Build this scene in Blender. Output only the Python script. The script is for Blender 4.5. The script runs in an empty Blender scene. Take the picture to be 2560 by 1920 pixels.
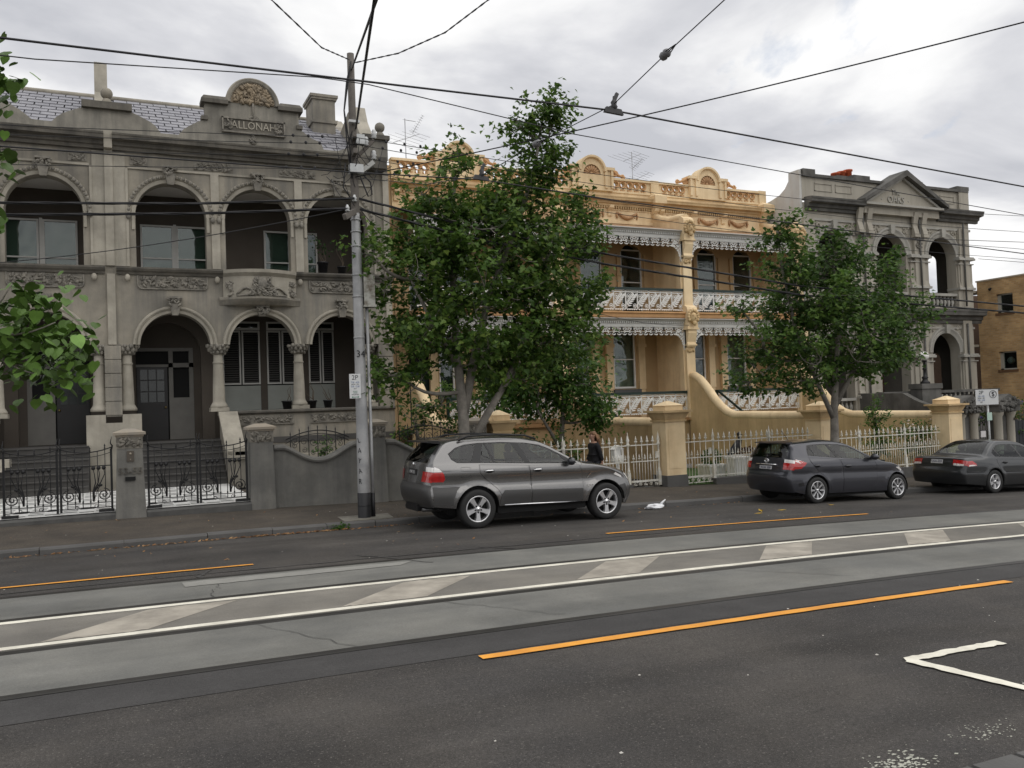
import bpy, bmesh, math, random
from mathutils import Vector, Matrix, Euler
from mathutils.geometry import tessellate_polygon, delaunay_2d_cdt
PI = math.pi
R = math.radians
sc = bpy.context.scene
col = sc.collection
rnd = random.Random(7)

# ------------------------------------------------------------------ camera
YAW, PITCH, ROLL, CAMH = .4363, .0258, .0359, 2.09
fw = Vector((math.sin(YAW)*math.cos(PITCH), math.cos(YAW)*math.cos(PITCH), math.sin(PITCH)))
rt = Vector((math.cos(YAW), -math.sin(YAW), 0))
up = rt.cross(fw)
r2 = rt*math.cos(ROLL) - up*math.sin(ROLL)
u2 = rt*math.sin(ROLL) + up*math.cos(ROLL)
cd = bpy.data.cameras.new('camera')
cd.sensor_width = 36
cd.lens = 36*2147/2560
cd.clip_start = .1
cd.clip_end = 3000
cam = bpy.data.objects.new('camera', cd)
cam.matrix_world = Matrix(((r2.x, u2.x, -fw.x, 0), (r2.y, u2.y, -fw.y, 0), (r2.z, u2.z, -fw.z, CAMH), (0, 0, 0, 1)))
col.objects.link(cam)
sc.camera = cam

# ------------------------------------------------------------------ sky and sun
SUN_EL, SUN_AZ = R(58), R(150)     # azimuth measured from +Y (away from camera) towards +X
world = bpy.data.worlds.new('World')
sc.world = world
world.use_nodes = True
nt = world.node_tree
for n in list(nt.nodes): nt.nodes.remove(n)
def wn(t, **k):
    n = nt.nodes.new(t)
    for a, b in k.items(): setattr(n, a, b)
    return n
L = nt.links.new
out = wn('ShaderNodeOutputWorld'); bg = wn('ShaderNodeBackground')
bg.inputs['Strength'].default_value = .108
sky = wn('ShaderNodeTexSky', sky_type='NISHITA', sun_disc=False)
sky.sun_elevation = SUN_EL; sky.sun_rotation = SUN_AZ
tc = wn('ShaderNodeTexCoord'); sep = wn('ShaderNodeSeparateXYZ')
L(tc.outputs['Generated'], sep.inputs[0])
def wm(op, a, b=None, clamp=False):
    n = wn('ShaderNodeMath', operation=op); n.use_clamp = clamp
    for i, x in enumerate((a, b)):
        if x is None: continue
        if isinstance(x, (int, float)): n.inputs[i].default_value = x
        else: L(x, n.inputs[i])
    return n.outputs[0]
zz = wm('ADD', wm('MAXIMUM', sep.outputs['Z'], 0.0), .22)
cx_ = wm('DIVIDE', sep.outputs['X'], zz); cy_ = wm('DIVIDE', sep.outputs['Y'], zz)
cmb = wn('ShaderNodeCombineXYZ'); L(cx_, cmb.inputs[0]); L(cy_, cmb.inputs[1])
def wnoise(scale, detail, rough, dist=0., off=(0, 0, 0)):
    mp = wn('ShaderNodeMapping'); mp.inputs['Location'].default_value = off
    L(cmb.outputs[0], mp.inputs[0])
    n = wn('ShaderNodeTexNoise'); n.inputs['Scale'].default_value = scale
    n.inputs['Detail'].default_value = detail; n.inputs['Roughness'].default_value = rough
    n.inputs['Distortion'].default_value = dist
    L(mp.outputs[0], n.inputs['Vector'])
    return n.outputs['Fac']
def wramp(x, p):
    r = wn('ShaderNodeValToRGB'); L(x, r.inputs[0])
    e = r.color_ramp.elements
    while len(e) < len(p): e.new(.5)
    for i, (q, c) in enumerate(p): e[i].position = q; e[i].color = (*c, 1)
    return r.outputs[0]
cover = wramp(wnoise(1.3, 8, .55, .3, (3.1, 1.7, 0)), [(.28, (0, 0, 0)), (.36, (1, 1, 1))])
shade = wramp(wnoise(1.5, 7, .52, .35, (7.3, 2.2, 0)), [(.36, (5.3, 5.4, 5.8)), (.45, (6.8, 6.85, 7.15)), (.53, (8.8, 8.8, 8.85)), (.62, (10.0, 9.95, 9.9))])
mixc = wn('ShaderNodeMix', data_type='RGBA')
L(cover, mixc.inputs['Factor'])
bl = wn('ShaderNodeMix', data_type='RGBA', blend_type='ADD'); bl.inputs['Factor'].default_value = 1
L(sky.outputs[0], bl.inputs['A']); bl.inputs['B'].default_value = (1.6, 1.7, 1.9, 1)
L(bl.outputs['Result'], mixc.inputs['A']); L(shade, mixc.inputs['B'])
L(mixc.outputs['Result'], bg.inputs['Color']); L(bg.outputs[0], out.inputs[0])

sd = bpy.data.lights.new('sun', 'SUN')
sd.energy = 1.35
sd.angle = R(80)
sd.color = (1, .96, .9)
sun = bpy.data.objects.new('sun', sd)
dirv = Vector((math.sin(SUN_AZ)*math.cos(SUN_EL), math.cos(SUN_AZ)*math.cos(SUN_EL), math.sin(SUN_EL)))
sun.rotation_euler = dirv.to_track_quat('Z', 'Y').to_euler()
sun.location = (0, 0, 40)
col.objects.link(sun)
vs = sc.view_settings
vs.view_transform = 'Standard'; vs.look = 'None'; vs.exposure = 0; vs.gamma = 1
vs.use_curve_mapping = False

# ------------------------------------------------------------------ materials
MATS = {}
def M(name, base, rough=.8, var=.25, vs=1.5, col2=None, c2s=.6, streak=0, scol=None, metal=0, bump=0, bs=60, spec=.4,
      obj=False, coat=0, speck=0, speckc=None, grain=0, lane=0, stain=0, trans=0, emit=None):
    if name in MATS: return MATS[name]
    m = bpy.data.materials.new(name); m.use_nodes = True
    t = m.node_tree; N = t.nodes; K = t.links.new
    b = N['Principled BSDF']
    b.inputs['Roughness'].default_value = rough; b.inputs['Metallic'].default_value = metal
    b.inputs['Specular IOR Level'].default_value = spec
    b.inputs['Coat Weight'].default_value = coat; b.inputs['Coat Roughness'].default_value = .05
    if trans: b.inputs['Transmission Weight'].default_value = trans
    if obj: co = N.new('ShaderNodeTexCoord').outputs['Object']
    else: co = N.new('ShaderNodeNewGeometry').outputs['Position']
    def noise(scale, det=5, ro=.6, sx=(1, 1, 1)):
        mp = N.new('ShaderNodeMapping'); mp.inputs['Scale'].default_value = sx; K(co, mp.inputs[0])
        n = N.new('ShaderNodeTexNoise'); n.inputs['Scale'].default_value = scale
        n.inputs['Detail'].default_value = det; n.inputs['Roughness'].default_value = ro
        K(mp.outputs[0], n.inputs['Vector']); return n.outputs['Fac']
    def mr(x, a, b_, c, d):
        n = N.new('ShaderNodeMapRange'); K(x, n.inputs[0])
        for i, q in enumerate((a, b_, c, d)): n.inputs[i+1].default_value = q
        return n.outputs[0]
    def mix(f, A, B, bt='MIX'):
        n = N.new('ShaderNodeMix'); n.data_type = 'RGBA'; n.blend_type = bt
        if isinstance(f, (int, float)): n.inputs['Factor'].default_value = f
        else: K(f, n.inputs['Factor'])
        for s, x in (('A', A), ('B', B)):
            if isinstance(x, tuple): n.inputs[s].default_value = (*x, 1)
            else: K(x, n.inputs[s])
        return n.outputs['Result']
    c = base
    if col2: c = mix(mr(noise(c2s, 6, .65), .38, .62, 0, 1), c, col2)
    if streak:
        f = mr(noise(1.0, 6, .65, (2.6, 2.6, .22)), .44, .66, 0, streak)
        c = mix(f, c, scol or tuple(x*.45 for x in base))
    if var:
        v = mr(noise(vs, 8, .62), .25, .75, 1-var, 1+var)
        n = N.new('ShaderNodeVectorMath'); n.operation = 'SCALE'
        if isinstance(c, tuple): n.inputs[0].default_value = c
        else: K(c, n.inputs[0])
        K(v, n.inputs['Scale']); c = n.outputs[0]
    def scl(c, f):
        n = N.new('ShaderNodeVectorMath'); n.operation = 'SCALE'
        if isinstance(c, tuple): n.inputs[0].default_value = c
        else: K(c, n.inputs[0])
        K(f, n.inputs['Scale']); return n.outputs[0]
    if lane: c = scl(c, mr(noise(1.0, 5, .6, (.10, 1.5, 1)), .3, .7, 1-lane, 1+lane))
    if stain: c = scl(c, mr(noise(.5, 3, .5, (.45, 1.1, 1)), .56, .68, 1, 1-stain))
    if grain:
        c = scl(c, mr(noise(150, 3, .6), .3, .7, 1-grain, 1+grain)); c = scl(c, mr(noise(45, 3, .6), .3, .7, 1-grain*.5, 1+grain*.5))
    if speck:
        f = mr(noise(speck, 2, .5), .64, .70, 0, .8)
        c = mix(f, c, speckc or (.3, .3, .28))
    if isinstance(c, tuple): b.inputs['Base Color'].default_value = (*c, 1)
    else: K(c, b.inputs['Base Color'])
    if bump:
        bp = N.new('ShaderNodeBump'); bp.inputs['Strength'].default_value = bump; bp.inputs['Distance'].default_value = .02
        K(noise(bs, 6, .6), bp.inputs['Height']); K(bp.outputs[0], b.inputs['Normal'])
    if emit: b.inputs['Emission Color'].default_value = (*emit, 1); b.inputs['Emission Strength'].default_value = 1
    MATS[name] = m
    return m
def leafmat(name, cols, transl=.35):
    m = bpy.data.materials.new(name); m.use_nodes = True
    t = m.node_tree; N = t.nodes; K = t.links.new
    b = N['Principled BSDF']; b.inputs['Roughness'].default_value = .5; b.inputs['Specular IOR Level'].default_value = .3
    g = N.new('ShaderNodeNewGeometry'); r = N.new('ShaderNodeValToRGB')
    e = r.color_ramp.elements
    while len(e) < len(cols): e.new(.5)
    for i, c in enumerate(cols): e[i].position = i/(len(cols)-1); e[i].color = (*c, 1)
    K(g.outputs['Random Per Island'], r.inputs[0]); K(r.outputs[0], b.inputs['Base Color'])
    tr = N.new('ShaderNodeBsdfTranslucent'); K(r.outputs[0], tr.inputs['Color'])
    mx = N.new('ShaderNodeMixShader'); mx.inputs[0].default_value = transl
    K(b.outputs[0], mx.inputs[1]); K(tr.outputs[0], mx.inputs[2]); K(mx.outputs[0], N['Material Output'].inputs[0])
    MATS[name] = m
    return m
def glassmat(name, tint=(.6, .68, .66), rough=.02, mixf=.55, wavy=.35):
    """window glass: part see-through tinted, part mirror-like (fresnel)"""
    m = bpy.data.materials.new(name); m.use_nodes = True
    t = m.node_tree; N = t.nodes; K = t.links.new
    N.remove(N['Principled BSDF'])
    tr = N.new('ShaderNodeBsdfTransparent'); tr.inputs[0].default_value = (*tint, 1)
    gl = N.new('ShaderNodeBsdfGlossy'); gl.inputs['Roughness'].default_value = rough
    ge = N.new('ShaderNodeNewGeometry'); dt = N.new('ShaderNodeVectorMath'); dt.operation = 'DOT_PRODUCT'
    bn = N.new('ShaderNodeTexNoise'); bn.inputs['Scale'].default_value = 2.2; bn.inputs['Detail'].default_value = 1; K(ge.outputs['Position'], bn.inputs['Vector'])
    bp = N.new('ShaderNodeBump'); bp.inputs['Strength'].default_value = wavy; bp.inputs['Distance'].default_value = .02; K(bn.outputs['Fac'], bp.inputs['Height']); K(bp.outputs[0], gl.inputs['Normal'])
    K(ge.outputs['Normal'], dt.inputs[0]); K(ge.outputs['Incoming'], dt.inputs[1])
    def mth(op, a, b_=None):
        n = N.new('ShaderNodeMath'); n.operation = op
        for i, x in enumerate((a, b_)):
            if x is None: continue
            if isinstance(x, (int, float)): n.inputs[i].default_value = x
            else: K(x, n.inputs[i])
        return n.outputs[0]
    sch = mth('POWER', mth('SUBTRACT', 1.0, mth('ABSOLUTE', dt.outputs['Value'])), 5.0)   # Schlick, alike from both sides
    mu = N.new('ShaderNodeMath'); mu.operation = 'MULTIPLY_ADD'; K(sch, mu.inputs[0])
    mu.inputs[1].default_value = .9; mu.inputs[2].default_value = .03+mixf*.1; mu.use_clamp = True
    mx = N.new('ShaderNodeMixShader'); K(mu.outputs[0], mx.inputs[0]); K(tr.outputs[0], mx.inputs[1]); K(gl.outputs[0], mx.inputs[2])
    K(mx.outputs[0], N['Material Output'].inputs[0])
    MATS[name] = m
    return m

# ------------------------------------------------------------------ mesh helpers
WL = {}
class MB:
    def __init__(s): s.v = []; s.f = []; s.mi = []; s.sm = []; s.cur = 0
    def add(s, vs, fs, sm=False):
        o = len(s.v); s.v += [tuple(v) for v in vs]
        for f in fs: s.f.append([i+o for i in f]); s.mi.append(s.cur); s.sm.append(sm)
        return s
    def box(s, x0, x1, y0, y1, z0, z1):
        return s.add([(x0,y0,z0),(x1,y0,z0),(x1,y1,z0),(x0,y1,z0),(x0,y0,z1),(x1,y0,z1),(x1,y1,z1),(x0,y1,z1)],
              [(0,3,2,1),(4,5,6,7),(0,1,5,4),(1,2,6,5),(2,3,7,6),(3,0,4,7)])
    def frus(s, x0,x1,y0,y1,z0, X0,X1,Y0,Y1,z1):
        return s.add([(x0,y0,z0),(x1,y0,z0),(x1,y1,z0),(x0,y1,z0),(X0,Y0,z1),(X1,Y0,z1),(X1,Y1,z1),(X0,Y1,z1)],
              [(0,3,2,1),(4,5,6,7),(0,1,5,4),(1,2,6,5),(2,3,7,6),(3,0,4,7)])
    def bar(s, a, b, w, h):
        a = Vector(a); b = Vector(b); d = (b-a).normalized()
        x = d.cross(Vector((0, 0, 1)))
        if x.length < 1e-3: x = Vector((1, 0, 0))
        x.normalize(); y = x.cross(d)
        x *= w/2; y *= h/2
        v = [a-x-y, a+x-y, a+x+y, a-x+y, b-x-y, b+x-y, b+x+y, b-x+y]
        return s.add(v, [(0,3,2,1),(4,5,6,7),(0,1,5,4),(1,2,6,5),(2,3,7,6),(3,0,4,7)])
    def plate(s, outer, holes, a, b, axis='y', caps=(1, 1)):
        """2D polygon (with holes) extruded from a to b along axis. axis y: (x,z); x: (y,z); z: (x,y)"""
        P = {'y': lambda p, t: (p[0], t, p[1]), 'x': lambda p, t: (t, p[0], p[1]), 'z': lambda p, t: (p[0], p[1], t)}[axis]
        loops = [outer]+list(holes)
        tri = tessellate_polygon([[Vector((p[0], p[1], 0)) for p in l] for l in loops])
        fl = [p for l in loops for p in l]; n = len(fl)
        fs = []
        if caps[0]: fs += [tuple(t) for t in tri]
        if caps[1]: fs += [tuple(i+n for i in reversed(t)) for t in tri]
        o = 0
        for l in loops:
            k = len(l)
            for i in range(k):
                j = (i+1) % k
                fs.append((o+i, o+j, o+j+n, o+i+n))
            o += k
        return s.add([P(p, a) for p in fl]+[P(p, b) for p in fl], fs)
    def lathe(s, prof, c=(0, 0, 0), n=12, axis='z', a0=0, a1=2*PI, sm=True):
        full = abs(a1-a0-2*PI) < 1e-6; k = n if full else n+1
        vs = []
        for i in range(k):
            a = a0+(a1-a0)*i/n; ca, sa = math.cos(a), math.sin(a)
            for r, z in prof:
                p = {'z': (r*ca, r*sa, z), 'y': (r*ca, z, r*sa), 'x': (z, r*ca, r*sa)}[axis]
                vs.append((c[0]+p[0], c[1]+p[1], c[2]+p[2]))
        m = len(prof); fs = []
        for i in range(n):
            j = (i+1) % k
            for q in range(m-1): fs.append((i*m+q, j*m+q, j*m+q+1, i*m+q+1))
        return s.add(vs, fs, sm)
    def arcsweep(s, cx, cz, prof, a0=0, a1=PI, n=20, closed=True, sm=False):
        m = len(prof); vs = []; fs = []
        for i in range(n+1):
            a = a0+(a1-a0)*i/n
            for r, y in prof: vs.append((cx+r*math.cos(a), y, cz+r*math.sin(a)))
        for i in range(n):
            for q in range(m if closed else m-1):
                fs.append((i*m+q, i*m+(q+1) % m, (i+1)*m+(q+1) % m, (i+1)*m+q))
        if closed: fs += [tuple(range(m)), tuple(n*m+q for q in range(m))]
        return s.add(vs, fs, sm)
    def tube(s, pts, r, n=6, caps=True, sm=True):
        pts = [Vector(p) for p in pts]; m = len(pts); vs = []; fs = []
        rr = r if isinstance(r, (list, tuple)) else [r]*m
        pn = None
        for i, p in enumerate(pts):
            d = (pts[min(i+1, m-1)]-pts[max(i-1, 0)])
            d = d.normalized() if d.length > 1e-9 else Vector((0, 0, 1))
            if pn is None:
                pn = d.orthogonal().normalized()
            pn = (pn-d*pn.dot(d))
            pn = pn.normalized() if pn.length > 1e-6 else d.orthogonal().normalized()
            b = d.cross(pn)
            for k in range(n):
                a = 2*PI*k/n; vs.append(p+(pn*math.cos(a)+b*math.sin(a))*rr[i])
        for i in range(m-1):
            for k in range(n):
                fs.append((i*n+k, i*n+(k+1) % n, (i+1)*n+(k+1) % n, (i+1)*n+k))
        s.add(vs, fs, sm)
        if caps: s.add(vs[:n]+vs[-n:], [tuple(range(n)), tuple(range(n, 2*n))])
        return s
    def ball(s, c, r, sx=1, sy=1, sz=1, nu=8, nv=6, sm=True, rot=None):
        vs = []; fs = []
        for j in range(nv+1):
            t = PI*j/nv
            for i in range(nu):
                a = 2*PI*i/nu
                p = Vector((r*sx*math.sin(t)*math.cos(a), r*sy*math.sin(t)*math.sin(a), r*sz*math.cos(t)))
                if rot is not None: p = rot @ p
                vs.append((c[0]+p[0], c[1]+p[1], c[2]+p[2]))
        for j in range(nv):
            for i in range(nu): fs.append((j*nu+i, j*nu+(i+1) % nu, (j+1)*nu+(i+1) % nu, (j+1)*nu+i))
        return s.add(vs, fs, sm)
    def xprof(s, prof, x0, x1):   # (y,z) profile run along x
        return s.plate(prof, [], x0, x1, axis='x')
    def build(s, name, mats, parent=None, kind=None, label=None, autosm=False):
        me = bpy.data.meshes.new(name)
        o3 = WL.get(parent, (0, 0, 0)) if parent else (0, 0, 0)
        me.from_pydata([(v[0]-o3[0], v[1]-o3[1], v[2]-o3[2]) for v in s.v], [], s.f)
        if not isinstance(mats, (list, tuple)): mats = [mats]
        for m in mats: me.materials.append(m)
        me.polygons.foreach_set('material_index', s.mi)
        me.polygons.foreach_set('use_smooth', s.sm)
        bm = bmesh.new(); bm.from_mesh(me)
        bmesh.ops.remove_doubles(bm, verts=bm.verts, dist=1e-5)
        bmesh.ops.recalc_face_normals(bm, faces=bm.faces); bm.to_mesh(me); bm.free()
        me.update()
        o = bpy.data.objects.new(name, me); col.objects.link(o)
        if parent: o.parent = parent; WL[o] = o3
        if kind: o['kind'] = kind
        if label: o['label'] = label
        return o
def tag(o, label, cat, group=None):
    o['label'] = label; o['category'] = cat
    if group: o['group'] = group
    return o
def thing(name, label, cat, loc=(0, 0, 0), group=None, local=False):
    o = bpy.data.objects.new(name, None); col.objects.link(o); o.location = loc
    o.empty_display_size = .2
    WL[o] = (0, 0, 0) if local else tuple(loc)
    return tag(o, label, cat, group)
def inst(src, name, parent, loc=(0, 0, 0), rot=(0, 0, 0), scale=(1, 1, 1)):
    """another object sharing src's mesh, as a part of parent; loc in world axes relative to world origin"""
    o = bpy.data.objects.new(name, src.data if hasattr(src, 'data') else src); col.objects.link(o)
    o3 = WL.get(parent, (0, 0, 0)) if parent else (0, 0, 0)
    o.location = (loc[0]-o3[0], loc[1]-o3[1], loc[2]-o3[2]); o.rotation_euler = rot; o.scale = scale
    if parent: o.parent = parent
    WL[o] = (0, 0, 0)
    return o
def kids(o): return [c for c in bpy.data.objects if c.parent == o]
def copy_tree(root, loc, label, group=None):
    r = root.copy(); col.objects.link(r); r.location = loc; r['label'] = label
    if group: r['group'] = group
    for ch in list(root.children):
        c = ch.copy(); col.objects.link(c); c.parent = r
        for g in list(ch.children):
            d = g.copy(); col.objects.link(d); d.parent = c
    return r
def textmesh(txt, size, ext, bevel=0):
    cu = bpy.data.curves.new('lettering', 'FONT'); cu.body = txt; cu.size = size; cu.extrude = ext
    cu.align_x = 'CENTER'; cu.align_y = 'CENTER'; cu.resolution_u = 2
    o = bpy.data.objects.new('lettering', cu); col.objects.link(o)
    dg = bpy.context.evaluated_depsgraph_get()
    me = bpy.data.meshes.new_from_object(o.evaluated_get(dg))
    bpy.data.objects.remove(o); bpy.data.curves.remove(cu)
    return me
def text(name, txt, size, ext, mat, parent, loc, rot=(PI/2, 0, 0), sx=1):
    me = textmesh(txt, size, ext); me.name = name
    me.materials.clear(); me.materials.append(mat)
    o = bpy.data.objects.new(name, me); col.objects.link(o)
    o3 = WL.get(parent, (0, 0, 0)) if parent else (0, 0, 0)
    o.location = (loc[0]-o3[0], loc[1]-o3[1], loc[2]-o3[2]); o.rotation_euler = rot; o.scale = (sx, 1, 1)
    o.parent = parent
    return o
def arc(cx, cz, r, a0, a1, n=18): return [(cx+r*math.cos(a0+(a1-a0)*i/n), cz+r*math.sin(a0+(a1-a0)*i/n)) for i in range(n+1)]
def archhole(cx, hw, z0, zs, n=18): return [(cx-hw, z0), (cx+hw, z0)] + arc(cx, zs, hw, 0, PI, n)
def spiral(cx, cz, r0, r1, a0, turns, n=14):
    return [(cx+(r0+(r1-r0)*i/n)*math.cos(a0+turns*2*PI*i/n), cz+(r0+(r1-r0)*i/n)*math.sin(a0+turns*2*PI*i/n)) for i in range(n+1)]
def relief(mb, x0, x1, z0, z1, y, n, rs, inside=None, size=.055, dep=.05):
    """carved foliage: leaf lumps and curled stems standing proud of a wall at depth y"""
    k = 0; tries = 0
    while k < n and tries < n*6:
        tries += 1
        x = rs.uniform(x0, x1); z = rs.uniform(z0, z1)
        if inside and not inside(x, z): continue
        k += 1
        a = rs.uniform(0, PI)
        mb.ball((x, y, z), size*rs.uniform(.6, 1.3), 1.5, dep/size, .6, 6, 4, True, Matrix.Rotation(a, 3, 'Y'))
        if k % 4 == 0:
            sp = spiral(x, z, size*1.4, size*.3, a, 1.2*rs.choice((1, -1)), 8)
            mb.tube([(p[0], y-dep*.3, p[1]) for p in sp], size*.28, 4, False)

# ------------------------------------------------------------------ the lie of the land
G, Q = .0216, .0008
def z0(X):
    d = X-5.5; dd = max(-12, min(12, d))
    return -G*X-Q*(dd*dd+2*dd*(d-dd))
def zr(X, Y):
    z = z0(X)
    if Y > 12: z -= .13*((min(Y, 17)-12)/5)**1.5
    return z
def zf(X, Y): return z0(X)+.01*(Y-17)
def interp(tab, x):
    if x <= tab[0][0]: return tab[0][1]
    for (a, b), (c, d) in zip(tab, tab[1:]):
        if x <= c: return b+(d-b)*(x-a)/(c-a)
    return tab[-1][1]
KERB = [(-60, 16.4), (-8, 16.42), (-1.7, 16.48), (2.2, 16.77), (6, 16.9), (10.2, 16.8), (13, 16.9), (15, 17.17), (20, 17.2), (200, 17.2)]
def ky(X): return interp(KERB, X)
# ================================================================== ground, road, tram track, kerb, footpath
asph = M('asphalt', (.070, .064, .058), .9, .25, .7, (.053, .050, .048), .5, bump=.5, bs=110, spec=.25, grain=.5, lane=.24, stain=.34, speck=60, speckc=(.17, .16, .145))
asph2 = M('far_asphalt', (.088, .084, .078), .88, .2, .7, (.072, .070, .068), .5, bump=.3, bs=90, spec=.3, speck=70, speckc=(.16, .15, .14))
conc = M('track_concrete', (.185, .182, .166), .88, .2, .8, (.145, .145, .136), .6, bump=.25, bs=80, spec=.2, grain=.16, lane=.14)
conc2 = M('median_concrete', (.205, .192, .168), .88, .18, 1.2, (.165, .156, .14), .7, bump=.25, bs=80, spec=.2, grain=.16, lane=.14)
patchm = M('worn_paint', (.40, .365, .31), .85, .22, 3, (.29, .265, .225), 2.0, bump=.1, spec=.3)
white = M('road_white', (.82, .79, .68), .7, .12, 3, (.64, .61, .52), 3.5, spec=.3)
orange = M('road_orange', (.82, .37, .055), .7, .12, 2, (.70, .30, .05), 3, spec=.3)
steelg = M('rail_steel', (.05, .047, .043), .45, .3, 2, metal=.6)
foot = M('footpath_asphalt', (.090, .077, .063), .9, .25, .8, (.066, .058, .050), .9, bump=.4, bs=90, spec=.2, grain=.35, speck=45, speckc=(.17, .14, .1))
blue = M('bluestone', (.125, .122, .118), .8, .3, 3, (.08, .078, .075), 1.5, bump=.4, bs=25)
earth = M('garden_soil', (.06, .05, .04), .95, .35, 1.2, bump=.5, bs=10)
def xs_(a, b, st): 
    n = max(1, int(math.ceil((b-a)/st))); return [a+(b-a)*i/n for i in range(n+1)]
def strip(name, xs, ylist, zfun, mat, parent=None, kind=None, label=None):
    """sheet through the given x stations; ylist are numbers or functions of x"""
    mb = MB(); vs = []; m = len(ylist)
    for x in xs:
        for y in ylist:
            yy = y(x) if callable(y) else y
            vs.append((x, yy, zfun(x, yy)))
    fs = [(i*m+j, (i+1)*m+j, (i+1)*m+j+1, i*m+j+1) for i in range(len(xs)-1) for j in range(m-1)]
    mb.add(vs, fs)
    return mb.build(name, mat, parent, kind, label)
LX = [-120, -60, -40] + xs_(-25, 60, 1.0) + [90, 150, 260]
g = MB(); g.add([(-900, -400, 17), (1300, -400, -31), (1300, 1500, -31), (-900, 1500, 17)], [(0, 1, 2, 3)])
gr = g.build('ground', earth, kind='structure')
road = strip('road', LX, [-30, 3.5, 5, 7.65, 10, 12, 12.8, 13.6, 14.4, 15.2, 16, lambda x: ky(x)+.05], lambda x, y: zr(x, y), asph, kind='structure')
track = strip('tram_track', LX, [7.66, 9.2, 10.7, 12.05], lambda x, y: zr(x, y)+.005, conc, kind='structure')
strip('median_strip', LX, [9.26, 10.62], lambda x, y: zr(x, y)+.009, conc2, track)
for y in (7.72, 9.19, 10.70, 12.09):
    mb = MB(); vs = []; fs = []
    for i, x in enumerate(LX):
        z = zr(x, y)
        # running rail head with a flange groove beside it
        vs += [(x, y-.075, z+.007), (x, y-.045, z+.011), (x, y+.012, z+.011), (x, y+.016, z+.0065), (x, y+.055, z+.0065)]
        if i: fs += [((i-1)*5+j, i*5+j, i*5+j+1, (i-1)*5+j+1) for j in range(4)]
    mb.add(vs, fs); mb.build('rail', steelg, track)
def mark(name, quad, mat, parent, off=.012, jag=0, n=24, rs=rnd):
    """a thin painted patch between two edges; quad = (p00,p10,p11,p01) in ground x,y"""
    a, b, c, d = [Vector(q) for q in quad]; vs = []; fs = []
    for i in range(n+1):
        t = i/n
        lo = a.lerp(b, t); hi = d.lerp(c, t)
        if jag:
            w = (hi-lo); lo = lo+w*rs.uniform(-jag, jag); hi = hi+w*rs.uniform(-jag, jag)
        for p in (lo, lo.lerp(hi, .5), hi): vs.append((p.x, p.y, zr(p.x, p.y)+off))
        if i: fs += [((i-1)*3, i*3, i*3+1, (i-1)*3+1), ((i-1)*3+1, i*3+1, i*3+2, (i-1)*3+2)]
    mb = MB(); mb.add(vs, fs); return mb.build(name, mat, parent)
def longline(name, x0, x1, y, w, mat, parent, jag=.05):
    n = int(min(400, max(10, (x1-x0)/.25)))
    return mark(name, ((x0, y-w/2), (x1, y-w/2), (x1, y+w/2), (x0, y+w/2)), mat, parent, .013, jag, n)
seal = strip('fresh_seal', LX, [7.02, 7.3, 7.64], lambda x, y: zr(x, y)+.004, M('fresh_seal', (.058, .056, .055), .85, .2, 1.5, bump=.3, bs=120, spec=.25, grain=.3, lane=.15), road)
longline('white_line', -30, 70, 9.345, .115, white, track)
longline('white_line', -30, 70, 10.525, .115, white, track)
longline('lane_line', -20, 1.79, 12.86, .085, orange, road)
longline('lane_line', 7.70, 13.87, 12.87, .085, orange, road)
longline('lane_line', 20, 32, 12.87, .085, orange, road)
longline('lane_line', 2.82, 9.66, 6.885, .12, orange, road)
for k in range(-2, 12):
    x = 2.26+2.92*k
    j = lambda: rnd.uniform(-.03, .03)
    mark('median_patch', ((x+j(), 9.45), (x+.93+j(), 9.45), (x+1.93+j(), 10.42), (x+1.0+j(), 10.42)), patchm, track, .012, .03, 14)
mark('concrete_patch', ((.78, 11.56), (3.6, 11.62), (3.85, 11.86), (.76, 11.90)), M('pale_concrete', (.26, .255, .235), .85, .12, 3, spec=.3), track, .011, .05, 30)
mark('bay_marking', ((5.84, 5.08), (7.06, 5.08), (7.06, 5.19), (5.92, 5.19)), white, road, .013, .12, 20)
mark('bay_marking', ((5.84, 5.10), (6.06, 3.9), (6.17, 3.9), (5.97, 5.10)), white, road, .0135, .1, 16)
# sealed cracks
def crack(pts, w, off=.006, mat=None, parent=None, name='crack_seal'):
    mb = MB(); vs = []; fs = []
    for i, p in enumerate(pts):
        d = Vector(pts[min(i+1, len(pts)-1)])-Vector(pts[max(i-1, 0)]); d.normalize(); nrm = Vector((-d.y, d.x))
        ww = w*rnd.uniform(.5, 1.2)
        for s_ in (-1, 1):
            q = Vector(p)+nrm*ww*.5*s_; vs.append((q.x, q.y, zr(q.x, q.y)+off))
        if i: fs.append((2*i-2, 2*i, 2*i+1, 2*i-1))
    mb.add(vs, fs); return mb.build(name, mat or tar, parent or road)
tar = M('tar_seal', (.055, .053, .05), .6, .15, 5)
def wig(p, q, n, am): return [(p[0]+(q[0]-p[0])*i/n+rnd.uniform(-am, am), p[1]+(q[1]-p[1])*i/n+rnd.uniform(-am, am)) for i in range(n+1)]
crack(wig((-2, 12.42), (9.5, 12.5), 40, .02), .05)
crack(wig((1.2, 12.75), (1.0, 12.3), 5, .03)+wig((1.0, 12.3), (1.15, 12.05), 3, .03), .07)
crack(wig((3.3, 12.9), (4.1, 11.6), 8, .04), .06)
crack(wig((5.2, 12.6), (5.6, 12.2), 4, .02), .05)
for p, q in (((1.3, 9.1), (1.95, 7.8)), ((3.3, 9.1), (4.2, 7.9)), ((1.2, 11.5), (1.0, 10.8)), ((7.3, 9.1), (8.3, 8.0))):
    crack(wig(p, q, 9, .05), .010, .013, parent=track, name='crack')
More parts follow.
